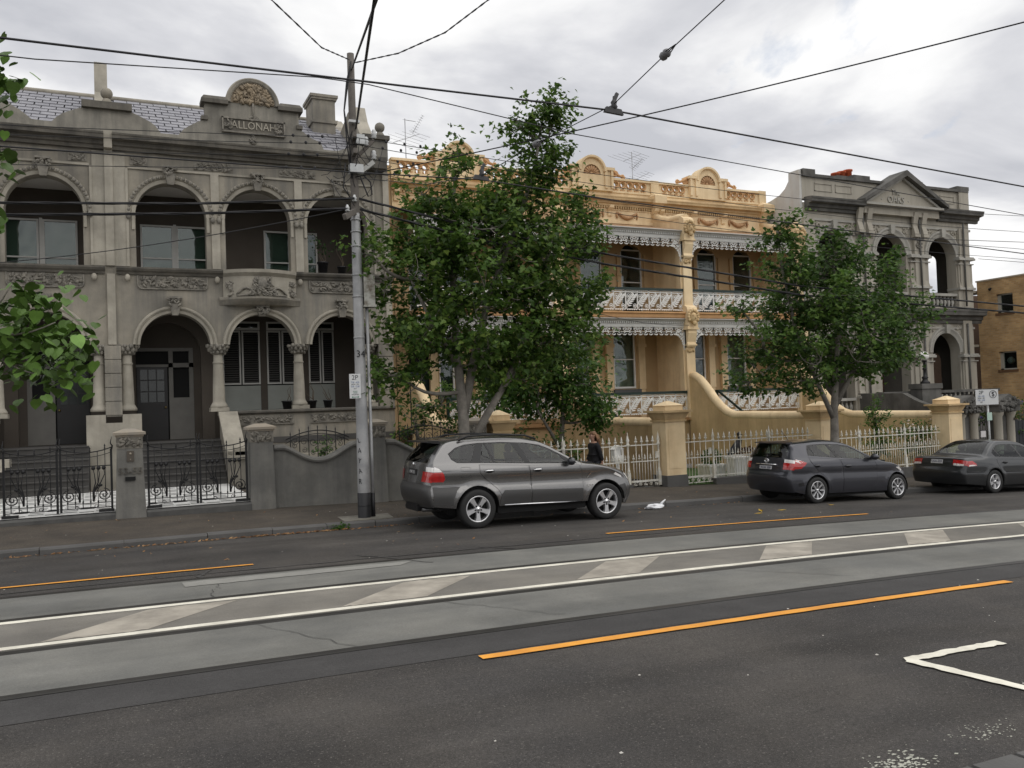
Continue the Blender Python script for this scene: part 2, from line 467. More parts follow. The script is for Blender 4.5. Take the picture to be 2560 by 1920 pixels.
# worn white smear of paint by the near gutter
mb = MB()
for i in range(260):
    x = rnd.gauss(4.12, .13); y = rnd.gauss(3.68, .07); s_ = rnd.uniform(.004, .013); a = rnd.uniform(0, PI)
    if i > 170: x = rnd.gauss(5.0, .16); y = rnd.gauss(3.80, .06); s_ *= .7
    z = zr(x, y)+.004
    mb.add([(x+s_*math.cos(a+k*PI/2)*(1.6 if k % 2 else .7), y+s_*math.sin(a+k*PI/2), z) for k in range(4)], [(0, 1, 2, 3)])
mb.build('paint_scuff', M('old_paint', (.42, .42, .36), .9, .2, 9), road, kind='stuff')
# near gutter stones, flush with the road
gst = thing('gutter', 'row of flush bluestone gutter pitchers on the near side', 'gutter', (5, 3.2, z0(5)))
gst['kind'] = 'structure'; del gst['category']; del gst['label']
x = -1.5
while x < 12:
    w = rnd.uniform(.34, .42)
    mb = MB(); za = zr(x, 3.3)+.012; zb = zr(x+w, 3.3)+.012
    mb.add([(x+.008, 3.12, za-.1), (x+w-.008, 3.12, zb-.1), (x+w-.008, 3.49, zb-.1), (x+.008, 3.49, za-.1), (x+.02, 3.13, za+.01), (x+w-.02, 3.13, zb+.01), (x+w-.02, 3.475, zb), (x+.02, 3.475, za)],
           [(4, 5, 6, 7), (0, 1, 5, 4), (1, 2, 6, 5), (2, 3, 7, 6), (3, 0, 4, 7)])
    mb.build('gutter_stone', blue, gst); x += w
# kerb: bluestone blocks of uneven length
kerb = thing('kerb', 'k', 'k', (5, 16.9, z0(5))); kerb['kind'] = 'structure'; del kerb['category']; del kerb['label']
x = -9.
while x < 60:
    w = rnd.uniform(.9, 1.5) if x < 24 else 3
    ya, yb = ky(x), ky(x+w); h = rnd.uniform(-.008, .008)
    zt0, zt1 = z0(x)+h, z0(x+w)+h; gp = .006
    pf = lambda X, Y, zt: [(X, Y+.012, zt-.35), (X, Y, zt-.03), (X, Y+.025, zt), (X, Y+.20, zt+.002), (X, Y+.20, zt-.35)]
    v = pf(x+gp, ya+rnd.uniform(-.01, .01), zt0)+pf(x+w-gp, yb+rnd.uniform(-.01, .01), zt1)
    mb = MB(); mb.add(v, [(i, (i+1) % 5, 5+(i+1) % 5, 5+i) for i in range(5)]+[(0, 1, 2, 3, 4), (9, 8, 7, 6, 5)])
    mb.build('kerb_stone', blue, kerb); x += w
strip('footpath', LX, [lambda x: ky(x)+.19, 18, 19, 20, 20.7], lambda x, y: zf(x, y), foot, kind='structure')
# near footpath beyond the gutter (under the photographer)
strip('near_footpath', LX, [-30, 3.12], lambda x, y: zr(x, y)+.02, foot, kind='structure')
# ================================================================== weathered grey stucco terrace pair
stuc = M('grey_stucco', (.31, .283, .232), .9, .28, .7, (.225, .208, .175), .8, streak=.75, scol=(.15, .145, .132), bump=.25, bs=18, spec=.2)
stuc_d = M('dark_stucco', (.165, .152, .128), .92, .3, 1.2, (.11, .103, .09), 1.0, streak=.6, scol=(.06, .058, .055), bump=.3, bs=22, spec=.2)
stuc_l = M('pale_stucco', (.40, .37, .31), .9, .2, 1.4, (.31, .288, .24), 1.1, streak=.35, scol=(.2, .19, .165), bump=.2, bs=20, spec=.2)
ornm = M('carved_stucco', (.25, .232, .198), .9, .3, 6, (.17, .16, .14), 5, spec=.2)
ornr = M('rusty_stucco', (.33, .265, .185), .9, .3, 5, (.22, .185, .14), 4, spec=.2)
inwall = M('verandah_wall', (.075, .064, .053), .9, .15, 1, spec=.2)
ceilm = M('verandah_ceiling', (.52, .50, .47), .9, .1, 1, spec=.2)
slate = M('roof_slate', (.27, .268, .29), .5, .2, 2.2, (.22, .22, .245), 1.4, spec=.45)
slateg = M('slate_gap', (.12, .12, .13), .8, .1)
dframe = M('door_frame_paint', (.15, .144, .13), .6, .12, 3)
wframe = M('window_paint', (.42, .415, .39), .6, .1, 3)
shut = M('shutter_paint', (.055, .053, .05), .6, .15, 3)
blindm = M('blind_cloth', (.30, .31, .26), .8, .1, 2)
panelm = M('grey_green_panel', (.25, .262, .24), .7, .1, 2)
doorm = M('dark_door', (.018, .017, .017), .4, .2, 3)
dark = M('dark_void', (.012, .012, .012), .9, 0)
pane = glassmat('pane_glass')
tile_w = M('white_tile', (.80, .80, .78), .4, .1, 5)
tile_b = M('black_tile', (.03, .03, .032), .35, .1, 5)
stepm = M('step_stone', (.075, .072, .068), .85, .25, 2)
YA = 27.5
def column(parent, x, y, zb, zt, r=.165, plinth=True):
    """tapered shaft, moulded base, neck ring and leafy capital"""
    mb = MB()
    prof = [(0, zb+.0), (r*1.55, zb+.0), (r*1.55, zb+.07), (r*1.35, zb+.12), (r*1.2, zb+.16), (r*1.12, zb+.2), (r*1.08, zb+.5), (r*1.0, zb+.9),
            (r*.9, zt-.62), (r*.88, zt-.58), (r*1.0, zt-.56), (r*1.0, zt-.53), (r*.86, zt-.51), (r*.82, zt-.28), (0, zt-.28)]
    mb.lathe(prof, (x, y, 0), 14)
    o = mb.build('column', stuc_l, parent)
    cb = MB(); rs = random.Random(int(x*100)+5)
    cb.lathe([(0, zt-.3), (r*.9, zt-.3), (r*1.15, zt-.2), (r*1.7, zt-.06), (r*1.7, zt-.0), (0, zt)], (x, y, 0), 12)
    for ring, (rr, zz, sz) in enumerate(((r*1.15, zt-.22, .055), (r*1.45, zt-.13, .065), (r*1.8, zt-.04, .06))):
        for i in range(11):
            a = 2*PI*(i+.5*ring)/11
            cb.ball((x+rr*math.cos(a), y+rr*math.sin(a), zz+rs.uniform(-.015, .015)), sz*rs.uniform(.8, 1.2), 1, 1, 1.1, 6, 4)
    cb.build('capital', ornm, o)
    return o
def keystone(parent, x, y, z0_, z1, w=.18):
    mb = MB()
    mb.frus(x-w*.5, x+w*.5, y-.16, y+.05, z0_, x-w*.85, x+w*.85, y-.22, y+.05, z1-.22)
    mb.box(x-w*1.1, x+w*1.1, y-.25, y+.05, z1-.06, z1)
    rs = random.Random(int(x*77)+1)
    relief(mb, x-w*1.05, x+w*1.05, z1-.26, z1-.04, y-.2, 16, rs, size=.05, dep=.05)
    return mb.build('keystone', ornm, parent)
def sash(parent, x0, x1, z0_, z1, y, blind=True, mid=True, name='window', fr=None, dep=.10, bl=None, meet=.5):
    """sash window: frame, sill rail, panes and a drawn blind behind"""
    fr = fr or wframe
    mb = MB(); t = .055
    mb.box(x0, x0+t, y-dep, y+.02, z0_, z1); mb.box(x1-t, x1, y-dep, y+.02, z0_, z1)
    mb.box(x0+t, x1-t, y-dep, y+.02, z1-t, z1); mb.box(x0+t, x1-t, y-dep, y+.02, z0_, z0_+t*1.3)
    zm = z0_+(z1-z0_)*meet
    if mid: mb.box(x0+t, x1-t, y-dep*.8, y+.01, zm-.022, zm+.022)
    o = mb.build(name, fr, parent)
    g = MB(); g.box(x0+t, x1-t, y-.035, y-.028, z0_+t*1.3, (zm-.022) if mid else z1-t)
    g.build('pane', pane, o)
    if mid:
        g = MB(); g.box(x0+t, x1-t, y-.055, y-.048, zm+.022, z1-t); g.build('pane', pane, o)
    if blind:
        g = MB(); g.box(x0+t, x1-t, y+.05, y+.06, z0_+t, z1-t); g.build('blind', bl or blindm, o)
    else:
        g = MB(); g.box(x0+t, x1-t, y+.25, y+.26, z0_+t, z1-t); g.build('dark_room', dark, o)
    return o
def shutters(parent, x0, x1, z0_, z1, y):
    mb = MB(); t = .05
    xm = (x0+x1)/2
    for a, b in ((x0, xm-.02), (xm+.02, x1)):
        mb.box(a, a+t, y-.06, y, z0_, z1); mb.box(b-t, b, y-.06, y, z0_, z1)
        mb.box(a+t, b-t, y-.06, y, z0_, z0_+t); mb.box(a+t, b-t, y-.06, y, z1-t, z1)
    o = mb.build('shutter', wframe, parent)
    for a, b in ((x0, xm-.02), (xm+.02, x1)):
        s_ = MB(); z = z0_+t+.03
        while z < z1-t-.02:
            s_.add([(a+t, y-.06, z-.02), (b-t, y-.06, z-.02), (b-t, y-.015, z+.025), (a+t, y-.015, z+.025)], [(0, 1, 2, 3)]); z += .075
        s_.build('louvre', shut, o, kind='stuff')
    g = MB(); g.box(x0, x1, y+.02, y+.03, z0_, z1); g.build('dark_room', dark, o)
    return o
def cornice(parent, x0, x1, y, z_lo, z_hi, out_, mat, mat2=None):
    h = z_hi-z_lo
    mb = MB()
    mb.xprof([(y, z_lo), (y-out_*.25, z_lo), (y-out_*.3, z_lo+h*.2), (y-out_*.45, z_lo+h*.26), (y-out_*.5, z_lo+h*.48), (y-out_*.92, z_lo+h*.55), (y-out_*.95, z_lo+h*.74), (y-out_, z_lo+h*.8), (y-out_*1.02, z_hi-.04), (y-out_*.6, z_hi), (y, z_hi+.02)], x0, x1)
    return mb.build('cornice', mat, parent)

GREY = thing('terrace_house', 'weathered grey stucco terrace house with arched loggias and ALLONAH name plaque', 'house', (4.3, YA, 1.2))
GREYL = thing('terrace_house', 'weathered grey stucco terrace house cut off by the left edge, behind the big leaves', 'house', (-3.4, YA, 1.2))
PC = .05
for H, sgn in ((GREY, 1), (GREYL, -1)):
    X = lambda x: PC+sgn*(x-PC)          # the left house mirrors the right one about the shared pier
    def XR(a, b): a, b = X(a), X(b); return (a, b) if a < b else (b, a)
    def bx(mb, a, b, y0, y1, za, zb): a, b = XR(a, b); return mb.box(a, b, y0, y1, za, zb)
    bays = [1.73, 4.26, 6.77] if sgn > 0 else [1.73, 4.26]
    xend = 8.5 if sgn > 0 else 5.9
    # --- front wall: lower arcade spring 4.29 upwards, upper arches over the sill
    hwL, hwU, spU = 1.03, .985, 8.16
    outer = [(PC, 4.29)]
    for c in bays:
        c2 = c+.04
        outer += [(c2-hwL, 4.29)]+list(reversed(arc(c2, 4.25, .985, 0, PI, 20)))[1:-1]+[(c2+hwL, 4.29)]
    outer += [(xend, 4.29), (xend, 10.5), (PC, 10.5)]
    holes = [archhole(c, hwU, 6.56, spU, 20) for c in bays]
    fl = lambda pts: [(X(p[0]), p[1]) for p in pts]
    mb = MB(); mb.plate(fl(outer), [fl(h) for h in holes], YA, YA+.42)
    mb.build('front_wall', stuc, H)
    # --- pilaster strips on the wall
    ps = [(PC, .16, YA-.10, 4.29, 6.36), (PC, .16, YA-.10, 6.60, 10.0), (.16, .49, YA-.04, 6.6, 9.95), (PC, .16, YA-.3, 10.0, 10.5), (.49, .56, YA-.07, 6.6, 9.5), (2.87, 3.11, YA-.05, 6.6, 9.5), (5.40, 5.64, YA-.05, 6.6, 9.5)]
    if sgn > 0: ps += [(7.95, 8.02, YA-.05, 6.6, 9.5), (8.3, 8.5, YA-.09, 4.29, 10.0)]
    for q in ps:
        mb = MB(); bx(mb, q[0], q[1], q[2], YA, q[3], q[4]); mb.build('pilaster', stuc_l, H)
    # --- upper arch mouldings
    for c in bays:
        mb = MB(); p = [(hwU+.005, YA-.03), (hwU+.1, YA-.055), (hwU+.12, YA-.03), (hwU+.15, YA-.09), (hwU+.22, YA-.10), (hwU+.25, YA-.04), (hwU+.25, YA+.02), (hwU+.005, YA+.02)]
        mb.arcsweep(X(c), spU, p, -.0, PI, 26)
        for s_ in (-1, 1):
            mb.box(X(c)+s_*(hwU+.02)-.0, X(c)+s_*(hwU+.10), YA-.04, YA, 7.7, spU) if s_ > 0 else mb.box(X(c)-hwU-.10, X(c)-hwU-.02, YA-.04, YA, 7.7, spU)
        o = mb.build('arch_moulding', stuc_l, H)
        rb = MB()
        for i in range(31):
            a = PI*i/30
            rb.ball((X(c)+(hwU+.19)*math.cos(a), YA-.10, spU+(hwU+.19)*math.sin(a)), .055, 1, .6, 1, 5, 4)
        for s_ in (-1, 1): rb.ball((X(c)+s_*(hwU+.19), YA-.1, spU-.08), .075, 1, .7, 1.3, 6, 4)
        rb.build('rope_band', ornm, o)
        keystone(H, X(c), YA, 9.08, 9.62)
        # lower arch
        mb = MB(); c2 = c+.04; p = [(.985, YA-.05), (1.06, YA-.07), (1.07, YA-.035), (1.13, YA-.10), (1.17, YA-.10), (1.2, YA-.02), (1.2, YA+.02), (.985, YA+.02)]
        mb.arcsweep(X(c2), 4.25, p, .04, PI-.04, 24); mb.build('arch_moulding', stuc_l, H)
        if c != 4.26 or sgn < 0: keystone(H, X(c2), YA, 5.16, 5.72)
    # label mould between the keystones
    mb = MB(); a, b = XR(.56, xend-.5); mb.box(a, b, YA-.05, YA, 9.5, 9.56); mb.build('label_mould', stuc_l, H)
    rs = random.Random(3)
    for a, b in ((.62, 1.1), (2.4, 3.55), (4.95, 6.1)):
        if X(b) < -5.5: continue
        p, q = XR(a, b); mb = MB(); mb.box(p, q, YA-.025, YA, 9.62, 9.88); relief(mb, p+.04, q-.04, 9.65, 9.85, YA-.03, int(40*(b-a)), rs, size=.04, dep=.04)
        mb.build('carved_panel', ornm, H)
    # --- sill band with carved panels
    a, b = XR(.16, xend)
    def sillband(x0_, x1_):
        p, q = XR(x0_, x1_); mb = MB()
        mb.xprof([(YA, 6.36), (YA-.06, 6.36), (YA-.09, 6.42), (YA-.16, 6.46), (YA-.2, 6.52), (YA-.2, 6.565), (YA+.42, 6.58), (YA+.42, 6.36)], p, q)
        return mb.build('sill_band', stuc_d, H)
    if sgn > 0: sillband(.2, 3.16); sillband(5.36, xend)
    else: sillband(.2, xend)
    for c in bays:
        if abs(c-4.26) < .1 and sgn > 0: continue
        mb = MB(); x0_, x1_ = XR(c-.97, c+.97); rs = random.Random(int(c*10))
        mb.box(x0_, x1_, YA-.012, YA, 5.98, 6.33)
        relief(mb, x0_+.08, x1_-.08, 6.02, 6.3, YA-.03, 90, rs, size=.052, dep=.05)
        fr = [(x0_, 6.34)]+arc(x0_+.12, 6.07, .12, PI, 1.5*PI, 4)+arc(x1_-.12, 6.07, .12, 1.5*PI, 2*PI, 4)+[(x1_, 6.34)]
        mb.tube([(p[0], YA-.03, p[1]) for p in fr], .026, 5)
        mb.build('carved_panel', ornm, H)
    for x in ((.49, 2.99, 5.5) if sgn > 0 else (.49, 2.99)):
        mb = MB(); mb.ball((X(x), YA-.1, 6.26), .09, .9, .7, 1.2, 7, 5); mb.build('boss', stuc_l, H)
    # --- cornice and bed mould
    p, q = XR(.16, xend-.2); cornice(H, p, q, YA, 10.0, 10.45, .45, stuc_d)
    # --- parapet
    if sgn > 0:
        par = [(PC, 10.45), (8.55, 10.45), (8.55, 11.12), (7.72, 11.12)] + [(7.62, 11.1), (7.5, 10.98), (7.3, 10.78), (7.12, 10.72), (6.85, 10.62), (6.4, 10.62), (6.3, 10.85), (6.02, 10.95), (5.8, 11.1), (5.62, 11.22), (5.62, 11.72), (4.98, 11.72)]
        par += arc(4.2, 11.84, .78, 0, PI, 20) + [(3.42, 11.72), (2.77, 11.72), (2.77, 11.22), (2.55, 11.12), (2.3, 10.96), (2.14, 10.84), (2.0, 10.66), (1.5, 10.66), (1.36, 10.86), (1.2, 10.98), (.95, 11.1), (.72, 11.2), (PC, 11.2)]
    else:
        par = [(PC, 10.45), (xend, 10.45), (xend, 11.72), (2.77, 11.72), (2.77, 11.22), (2.5, 11.08), (2.3, 10.96), (2.14, 10.84), (2.0, 10.72), (1.5, 10.70), (1.36, 10.86), (1.2, 10.98), (.95, 11.1), (.72, 11.2), (PC, 11.2)]
    mb = MB(); mb.plate(fl(par), [], YA+.02, YA+.32); mb.build('parapet', M('parapet_stucco', (.315, .295, .25), .9, .25, .8, (.22, .208, .18), .9, streak=.7, scol=(.14, .135, .12), bump=.25, bs=18, spec=.2), H)
    cps = [XR(.72, PC)+(YA-.12, YA+.42, 11.2, 11.4)]
    if sgn > 0:
        cps += [(2.66, 2.85, YA-.05, YA+.3, 11.2, 11.32), (5.54, 5.73, YA-.05, YA+.3, 11.2, 11.32), (7.68, 8.6, YA-.1, YA+.7, 11.12, 11.26), (7.3, 8.35, YA-.5, YA, 10.02, 10.4)]
        for a, b in ((2.66, 3.45), (4.96, 5.73)):
            mb = MB(); mb.box(a, b, YA-.14, YA+.45, 11.72, 11.84); mb.frus(a, b, YA-.14, YA+.45, 11.84, a+.08, b-.08, YA-.05, YA+.4, 11.96); mb.build('coping', stuc_d, H)
    for c_ in cps: mb = MB(); mb.box(*c_); mb.build('coping', stuc_d, H)
    if sgn > 0: mb = MB(); mb.box(8.28, 8.48, YA+.43, 33, -.5, 10.5); mb.build('side_wall', stuc, H)
    # --- verandah: side and back walls, floors, ceilings
    p, q = XR(PC, xend)
    mb = MB(); mb.box(p, q, YA+.42, 29.5, 5.6, 6.42); mb.build('upper_floor', ceilm, H)
    mb = MB(); mb.box(p, q, YA+.42, 29.5, 9.2, 9.4); mb.build('ceiling', ceilm, H)
    mb = MB(); mb.box(p, q, YA-.02, 29.5, 1.22, 1.40); mb.build('verandah_floor', stepm, H)
    # back wall with openings
    ups = [(.92, 1.9), (1.98, 2.95), (4.72, 5.6), (5.68, 6.5)] if sgn > 0 else [(.95, 1.9), (2.0, 2.95)]
    los = [(3.3, 4.5), (4.72, 5.68), (6.1, 6.98)] if sgn > 0 else []
    dr = (.7, 2.05)
    hs = [[(a, 6.6), (b, 6.6), (b, 8.26), (a, 8.26)] for a, b in ups]+[[(a, 1.45), (b, 1.45), (b, 5.2), (a, 5.2)] for a, b in los]
    hs += [[(dr[0], 1.41), (dr[1]+.35, 1.41), (dr[1]+.35, 4.35), (dr[0], 4.35)]]
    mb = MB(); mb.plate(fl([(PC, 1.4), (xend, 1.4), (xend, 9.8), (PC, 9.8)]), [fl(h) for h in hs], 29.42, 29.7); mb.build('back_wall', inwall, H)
    for i, (a, b) in enumerate(ups):
        a, b = XR(a, b); sash(H, a, b, 6.6, 8.26, 29.46, True, True, meet=.30 if sgn < 0 else .36)
    for a, b in los:
        a, b = XR(a, b)
        sash(H, a, b, 4.92, 5.2, 29.46, False, False, 'transom')
        shutters(H, a, b, 3.12, 4.9, 29.46)
        mb = MB(); mb.box(a, b, 29.44, 29.5, 1.45, 3.08)
        for k in range(14): mb.box(a+.06, b-.06, 29.43, 29.44, 1.55+k*.105, 1.56+k*.105)
        mb.build('lower_panel', panelm, H)
    # door set: leaf with panes, side light, transom
    a, b = XR(.72, 1.62)
    mb = MB(); mb.box(a, b, 29.5, 29.56, 1.42, 3.75); d = mb.build('door', doorm, H)
    g = MB()
    for i in range(3):
        for j in range(3): g.box(a+.1+i*.245, a+.31+i*.245, 29.485, 29.498, 2.62+j*.36, 2.94+j*.36)
    g.build('door_pane', M('door_glass', (.03, .035, .033), .1, 0, spec=.5), d)
    g = MB(); g.ball((X(1.55), 29.47, 2.45), .04); g.build('handle', M('brass', (.3, .22, .1), .35, .1, metal=1), d)
    mb = MB(); p1, q1 = XR(1.66, 2.4)
    mb.box(p1, q1, 29.46, 29.52, 1.42, 2.75); mb.box(p1, p1+.13, 29.46, 29.52, 2.75, 4.3); mb.box(q1-.13, q1, 29.46, 29.52, 2.75, 4.3)
    mb.box(p1, q1, 29.46, 29.52, 3.72, 3.86); a2, b2 = XR(.7, 2.4); mb.box(a2, b2, 29.47, 29.53, 4.24, 4.35); mb.box(a2, b2, 29.475, 29.53, 3.74, 3.82)
    mb.build('door_frame', dframe, H)
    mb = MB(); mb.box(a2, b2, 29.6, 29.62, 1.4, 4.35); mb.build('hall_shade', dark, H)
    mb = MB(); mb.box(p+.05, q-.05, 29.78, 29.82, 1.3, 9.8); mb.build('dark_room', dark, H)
    for a, b in (((1.9, 1.985),) if sgn < 0 else ((1.9, 1.985), (5.6, 5.69))):
        a, b = XR(a, b); mb = MB(); mb.box(a, b, 29.36, 29.5, 6.6, 8.3); mb.build('mullion', wframe, H)
    # inner arch over the door bay
    mb = MB(); c = X(1.77)
    mb.plate(fl([(PC, 1.4), (.62, 1.4), (.62, 4.1)]+list(reversed(arc(1.6, 4.1, .98, 0, PI, 14)))[1:-1]+[(2.58, 4.1), (2.58, 1.4), (2.95, 1.4), (2.95, 5.74), (PC, 5.74)]), [], 28.75, 28.95)
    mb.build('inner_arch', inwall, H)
    # columns
    for x in ((.42, 2.98, 5.42, 7.66) if sgn > 0 else (.42, 3.0, 5.4)): column(H, X(x), YA+.2, 2.36, 4.29)
    for x in ((2.98, 5.42, 7.66) if sgn > 0 else (3.0, 5.4)):
        mb = MB(); mb.box(X(x)-.27, X(x)+.27, YA-.04, YA+.46, 2.25, 2.37); mb.build('plinth', stuc_l, H)
    if sgn > 0:
        mb = MB()
        for i in range(5): mb.box(8.0, 8.5, YA-.03, YA+.42, 2.22+i*.42, 2.605+i*.42)
        mb.box(8.02, 8.48, YA, YA+.4, 2.2, 4.3); mb.build('rusticated_pier', stuc, H)
    # verandah wall with carved panels (not across the steps)
    wx = (3.24, xend)
    p, q = XR(*wx)
    mb = MB(); mb.box(p, q, YA, YA+.35, .2, 2.13); mb.build('verandah_wall', stuc, H)
    mb = MB(); mb.xprof([(YA+.4, 2.13), (YA-.05, 2.13), (YA-.1, 2.17), (YA-.1, 2.22), (YA-.02, 2.25), (YA+.4, 2.25)], p-.1, q); mb.build('coping', stuc_d, H)
    for a, b in ((3.3, 5.2), (5.72, 7.3)):
        if sgn < 0 and a > 5: continue
        a, b = XR(a, b); mb = MB(); mb.box(a, b, YA-.02, YA, 1.82, 2.08); relief(mb, a+.05, b-.05, 1.86, 2.04, YA-.03, 60, random.Random(9), size=.045, dep=.04)
        mb.box(a, b, YA-.05, YA, 1.79, 1.815); mb.build('carved_panel', ornm, H)
    mb = MB(); mb.box(p, q, YA-.35, YA, .6, .85); mb.box(p, q, YA-.6, YA-.35, .55, .62); mb.build('ledge', stuc_l, H)
    # steps up from the path
    n = 7; y0s, y1s = 25.9, YA-.02; zb = .17
    a, b = XR(.72, 2.95)
    for i in range(n):
        z = zb+(1.4-zb)*(i+1)/n; y = y0s+(y1s-y0s)*i/n
        mb = MB(); mb.box(a, b, y, YA, z-.19, z-.035); mb.box(a, b, y-.035, YA, z-.035, z); mb.build('step', stepm, H)
    # stair wall with sloping coping
    mb = MB(); a, b = XR(2.97, 3.42)
    mb.plate([(YA+.1, .1), (YA+.1, 2.12), (YA-.1, 2.12), (25.75, .98), (25.75, 1.1), (24.9, 1.1), (24.9, .1)], [], a, b, 'x')
    mb.build('stair_wall', stuc, H)
    mb = MB(); mb.plate([(YA+.1, 2.12), (YA+.1, 2.24), (YA-.12, 2.24), (25.7, 1.1), (25.7, .98), (YA-.1, 2.12)], [], a-.05, b+.05, 'x')
    mb.box(a-.05, b+.35, 24.8, 25.6, .9, 1.0); mb.box(a+.1, b+.5, 24.9, 25.4, 1.0, 1.2)
    mb.build('stair_coping', stuc_l, H)
    # --- slate roof
    ye, yr, ze, zr_ = 28.3, 33.0, 10.62, 13.40
    p, q = XR(PC, 8.25 if sgn > 0 else 4.1)
    mb = MB(); mb.add([(p, ye, ze-.03), (q, ye, ze-.03), (q, yr, zr_-.03), (p, yr, zr_-.03)], [(0, 1, 2, 3)])
    mb.add([(p, yr, zr_-.03), (q, yr, zr_-.03), (q, yr+5, ze), (p, yr+5, ze)], [(0, 1, 2, 3)])
    rf = mb.build('roof', slateg, H)
    pitch = math.atan2(zr_-ze, yr-ye); sw, sh = .43, .41
    mb = MB(); mb.box(-sw/2+.016, sw/2-.016, 0, sh+.02, 0, .028); src = mb.build('slate', slate, rf); src.data.transform(Matrix.Translation(WL[rf]))
    rows = 13; first = True
    for r_ in range(1, rows):
        s0 = r_*sh; xx = p+(.5 if r_ % 2 else 1.0)*sw
        while xx < q-sw*.3:
            loc = (xx+rnd.uniform(-.008, .008), ye+s0*math.cos(pitch)-.01, ze+s0*math.sin(pitch)+.006+rnd.uniform(0, .006))
            rot = (pitch-.055+rnd.uniform(-.008, .008), 0, rnd.uniform(-.008, .008))
            if first:
                src.location = Vector(loc)-Vector(WL[rf]); src.rotation_euler = rot; first = False
            else: inst(src, 'slate', rf, loc, rot)
            xx += sw
    mb = MB(); mb.tube([(p, yr, zr_+.02), (q, yr, zr_+.02)], .1, 8); mb.build('ridge', stuc_l, rf)

# shared centre pier belongs to the right house
mb = MB()
for i in range(5): mb.box(-.17, .27, YA-.1, YA+.42, 2.25+i*.405, 2.25+i*.405+.385)
mb.box(-.15, .25, YA-.06, YA+.4, 2.2, 4.3); mb.build('rusticated_pier', stuc, GREY)
mb = MB(); mb.box(-.68, .78, YA-.14, YA+.46, .1, 2.02); mb.box(-.68, -.17, YA-.12, YA+.46, 2.02, 2.26); mb.box(.27, .78, YA-.12, YA+.46, 2.02, 2.26); mb.build('pedestal', stuc_l, GREY)
def chimney(H, x0_, x1_, y0_, y1_, za, zb, cap=True):
    mb = MB(); mb.box(x0_, x1_, y0_, y1_, za, zb-.18)
    mb.box(x0_-.06, x1_+.06, y0_-.06, y1_+.06, zb-.18, zb-.1); mb.box(x0_-.1, x1_+.1, y0_-.1, y1_+.1, zb-.1, zb)
    mb.box(x0_-.06, x1_+.06, y0_-.06, y1_+.06, za+.75, za+.85)
    return mb.build('chimney', stuc, H)
chimney(GREY, 6.9, 7.72, 31.2, 32.4, 12.0, 13.8)
# party wall stack rising through the roof
mb = MB(); mb.plate([(28.0, 10.4), (29.0, 11.5), (30.4, 12.7), (30.7, 13.8), (31.7, 13.8), (31.7, 12.4), (33, 13.0), (33, 10.4)], [], -.30, .08, 'x'); mb.build('party_wall_stack', stuc_l, GREY)
mb = MB(); mb.plate([(28.0, 10.4), (28.0, 11.1), (28.6, 11.5), (29.3, 12.3), (29.6, 12.9), (30.3, 12.9), (31.5, 12.5), (33, 13.5), (33, 10.4)], [], 7.95, 8.4, 'x'); mb.build('party_wall_stack', stuc_l, GREY)
for x, z in ((.05, 11.4), (8.35, 11.26)):
    mb = MB(); mb.lathe([(0, z), (.2, z), (.1, z+.17), (.06, z+.2), (0, z+.2)], (x, YA+.2, 0), 12); mb.ball((x, YA+.2, z+.34), .17, nu=14, nv=10); mb.build('ball_finial', stuc, GREY)
# half-round pediment and its carving
mb = MB(); mb.arcsweep(4.2, 11.84, [(.66, YA-.02), (.70, YA-.06), (.78, YA-.08), (.82, YA-.03), (.82, YA+.35), (.66, YA+.3)], 0, PI, 24); ped = mb.build('pediment_arch', stuc, GREY)
mb = MB(); mb.plate(arc(4.2, 11.84, .66, 0, PI, 18), [], YA-.0, YA+.03)
relief(mb, 3.56, 4.84, 11.86, 12.5, YA-.02, 120, random.Random(11), inside=lambda x, z: (x-4.2)**2+(z-11.84)**2 < .6**2, size=.06, dep=.06)
mb.build('pediment_carving', ornr, ped)
mb = MB(); mb.box(3.25, 5.17, YA-.05, YA+.02, 10.9, 11.34); plq = mb.build('name_plaque', stuc_d, GREY)
mb = MB()
for a in ((3.25, 5.17, 11.30, 11.35), (3.25, 5.17, 10.87, 10.92), (3.25, 3.3, 10.9, 11.34), (5.12, 5.17, 10.9, 11.34)): mb.box(a[0], a[1], YA-.09, YA, a[2], a[3])
relief(mb, 3.34, 3.55, 10.96, 11.28, YA-.06, 16, random.Random(2), size=.05); relief(mb, 4.87, 5.08, 10.96, 11.28, YA-.06, 16, random.Random(4), size=.05)
mb.build('plaque_frame', ornm, plq)
text('lettering', 'ALLONAH', .34, .02, stuc_l, plq, (4.21, YA-.06, 11.115), sx=.86)
mb = MB(); mb.tube([(4.2, YA-.03, 11.85), (4.2, YA-.04, 11.6), (4.2, YA-.05, 11.36)], .035, 5); relief(mb, 4.08, 4.32, 11.3, 11.42, YA-.05, 9, rnd, size=.045); relief(mb, 4.1, 4.3, 10.58, 10.84, YA-.02, 16, rnd, size=.045)
mb.build('drop_ornament', ornm, GREY)
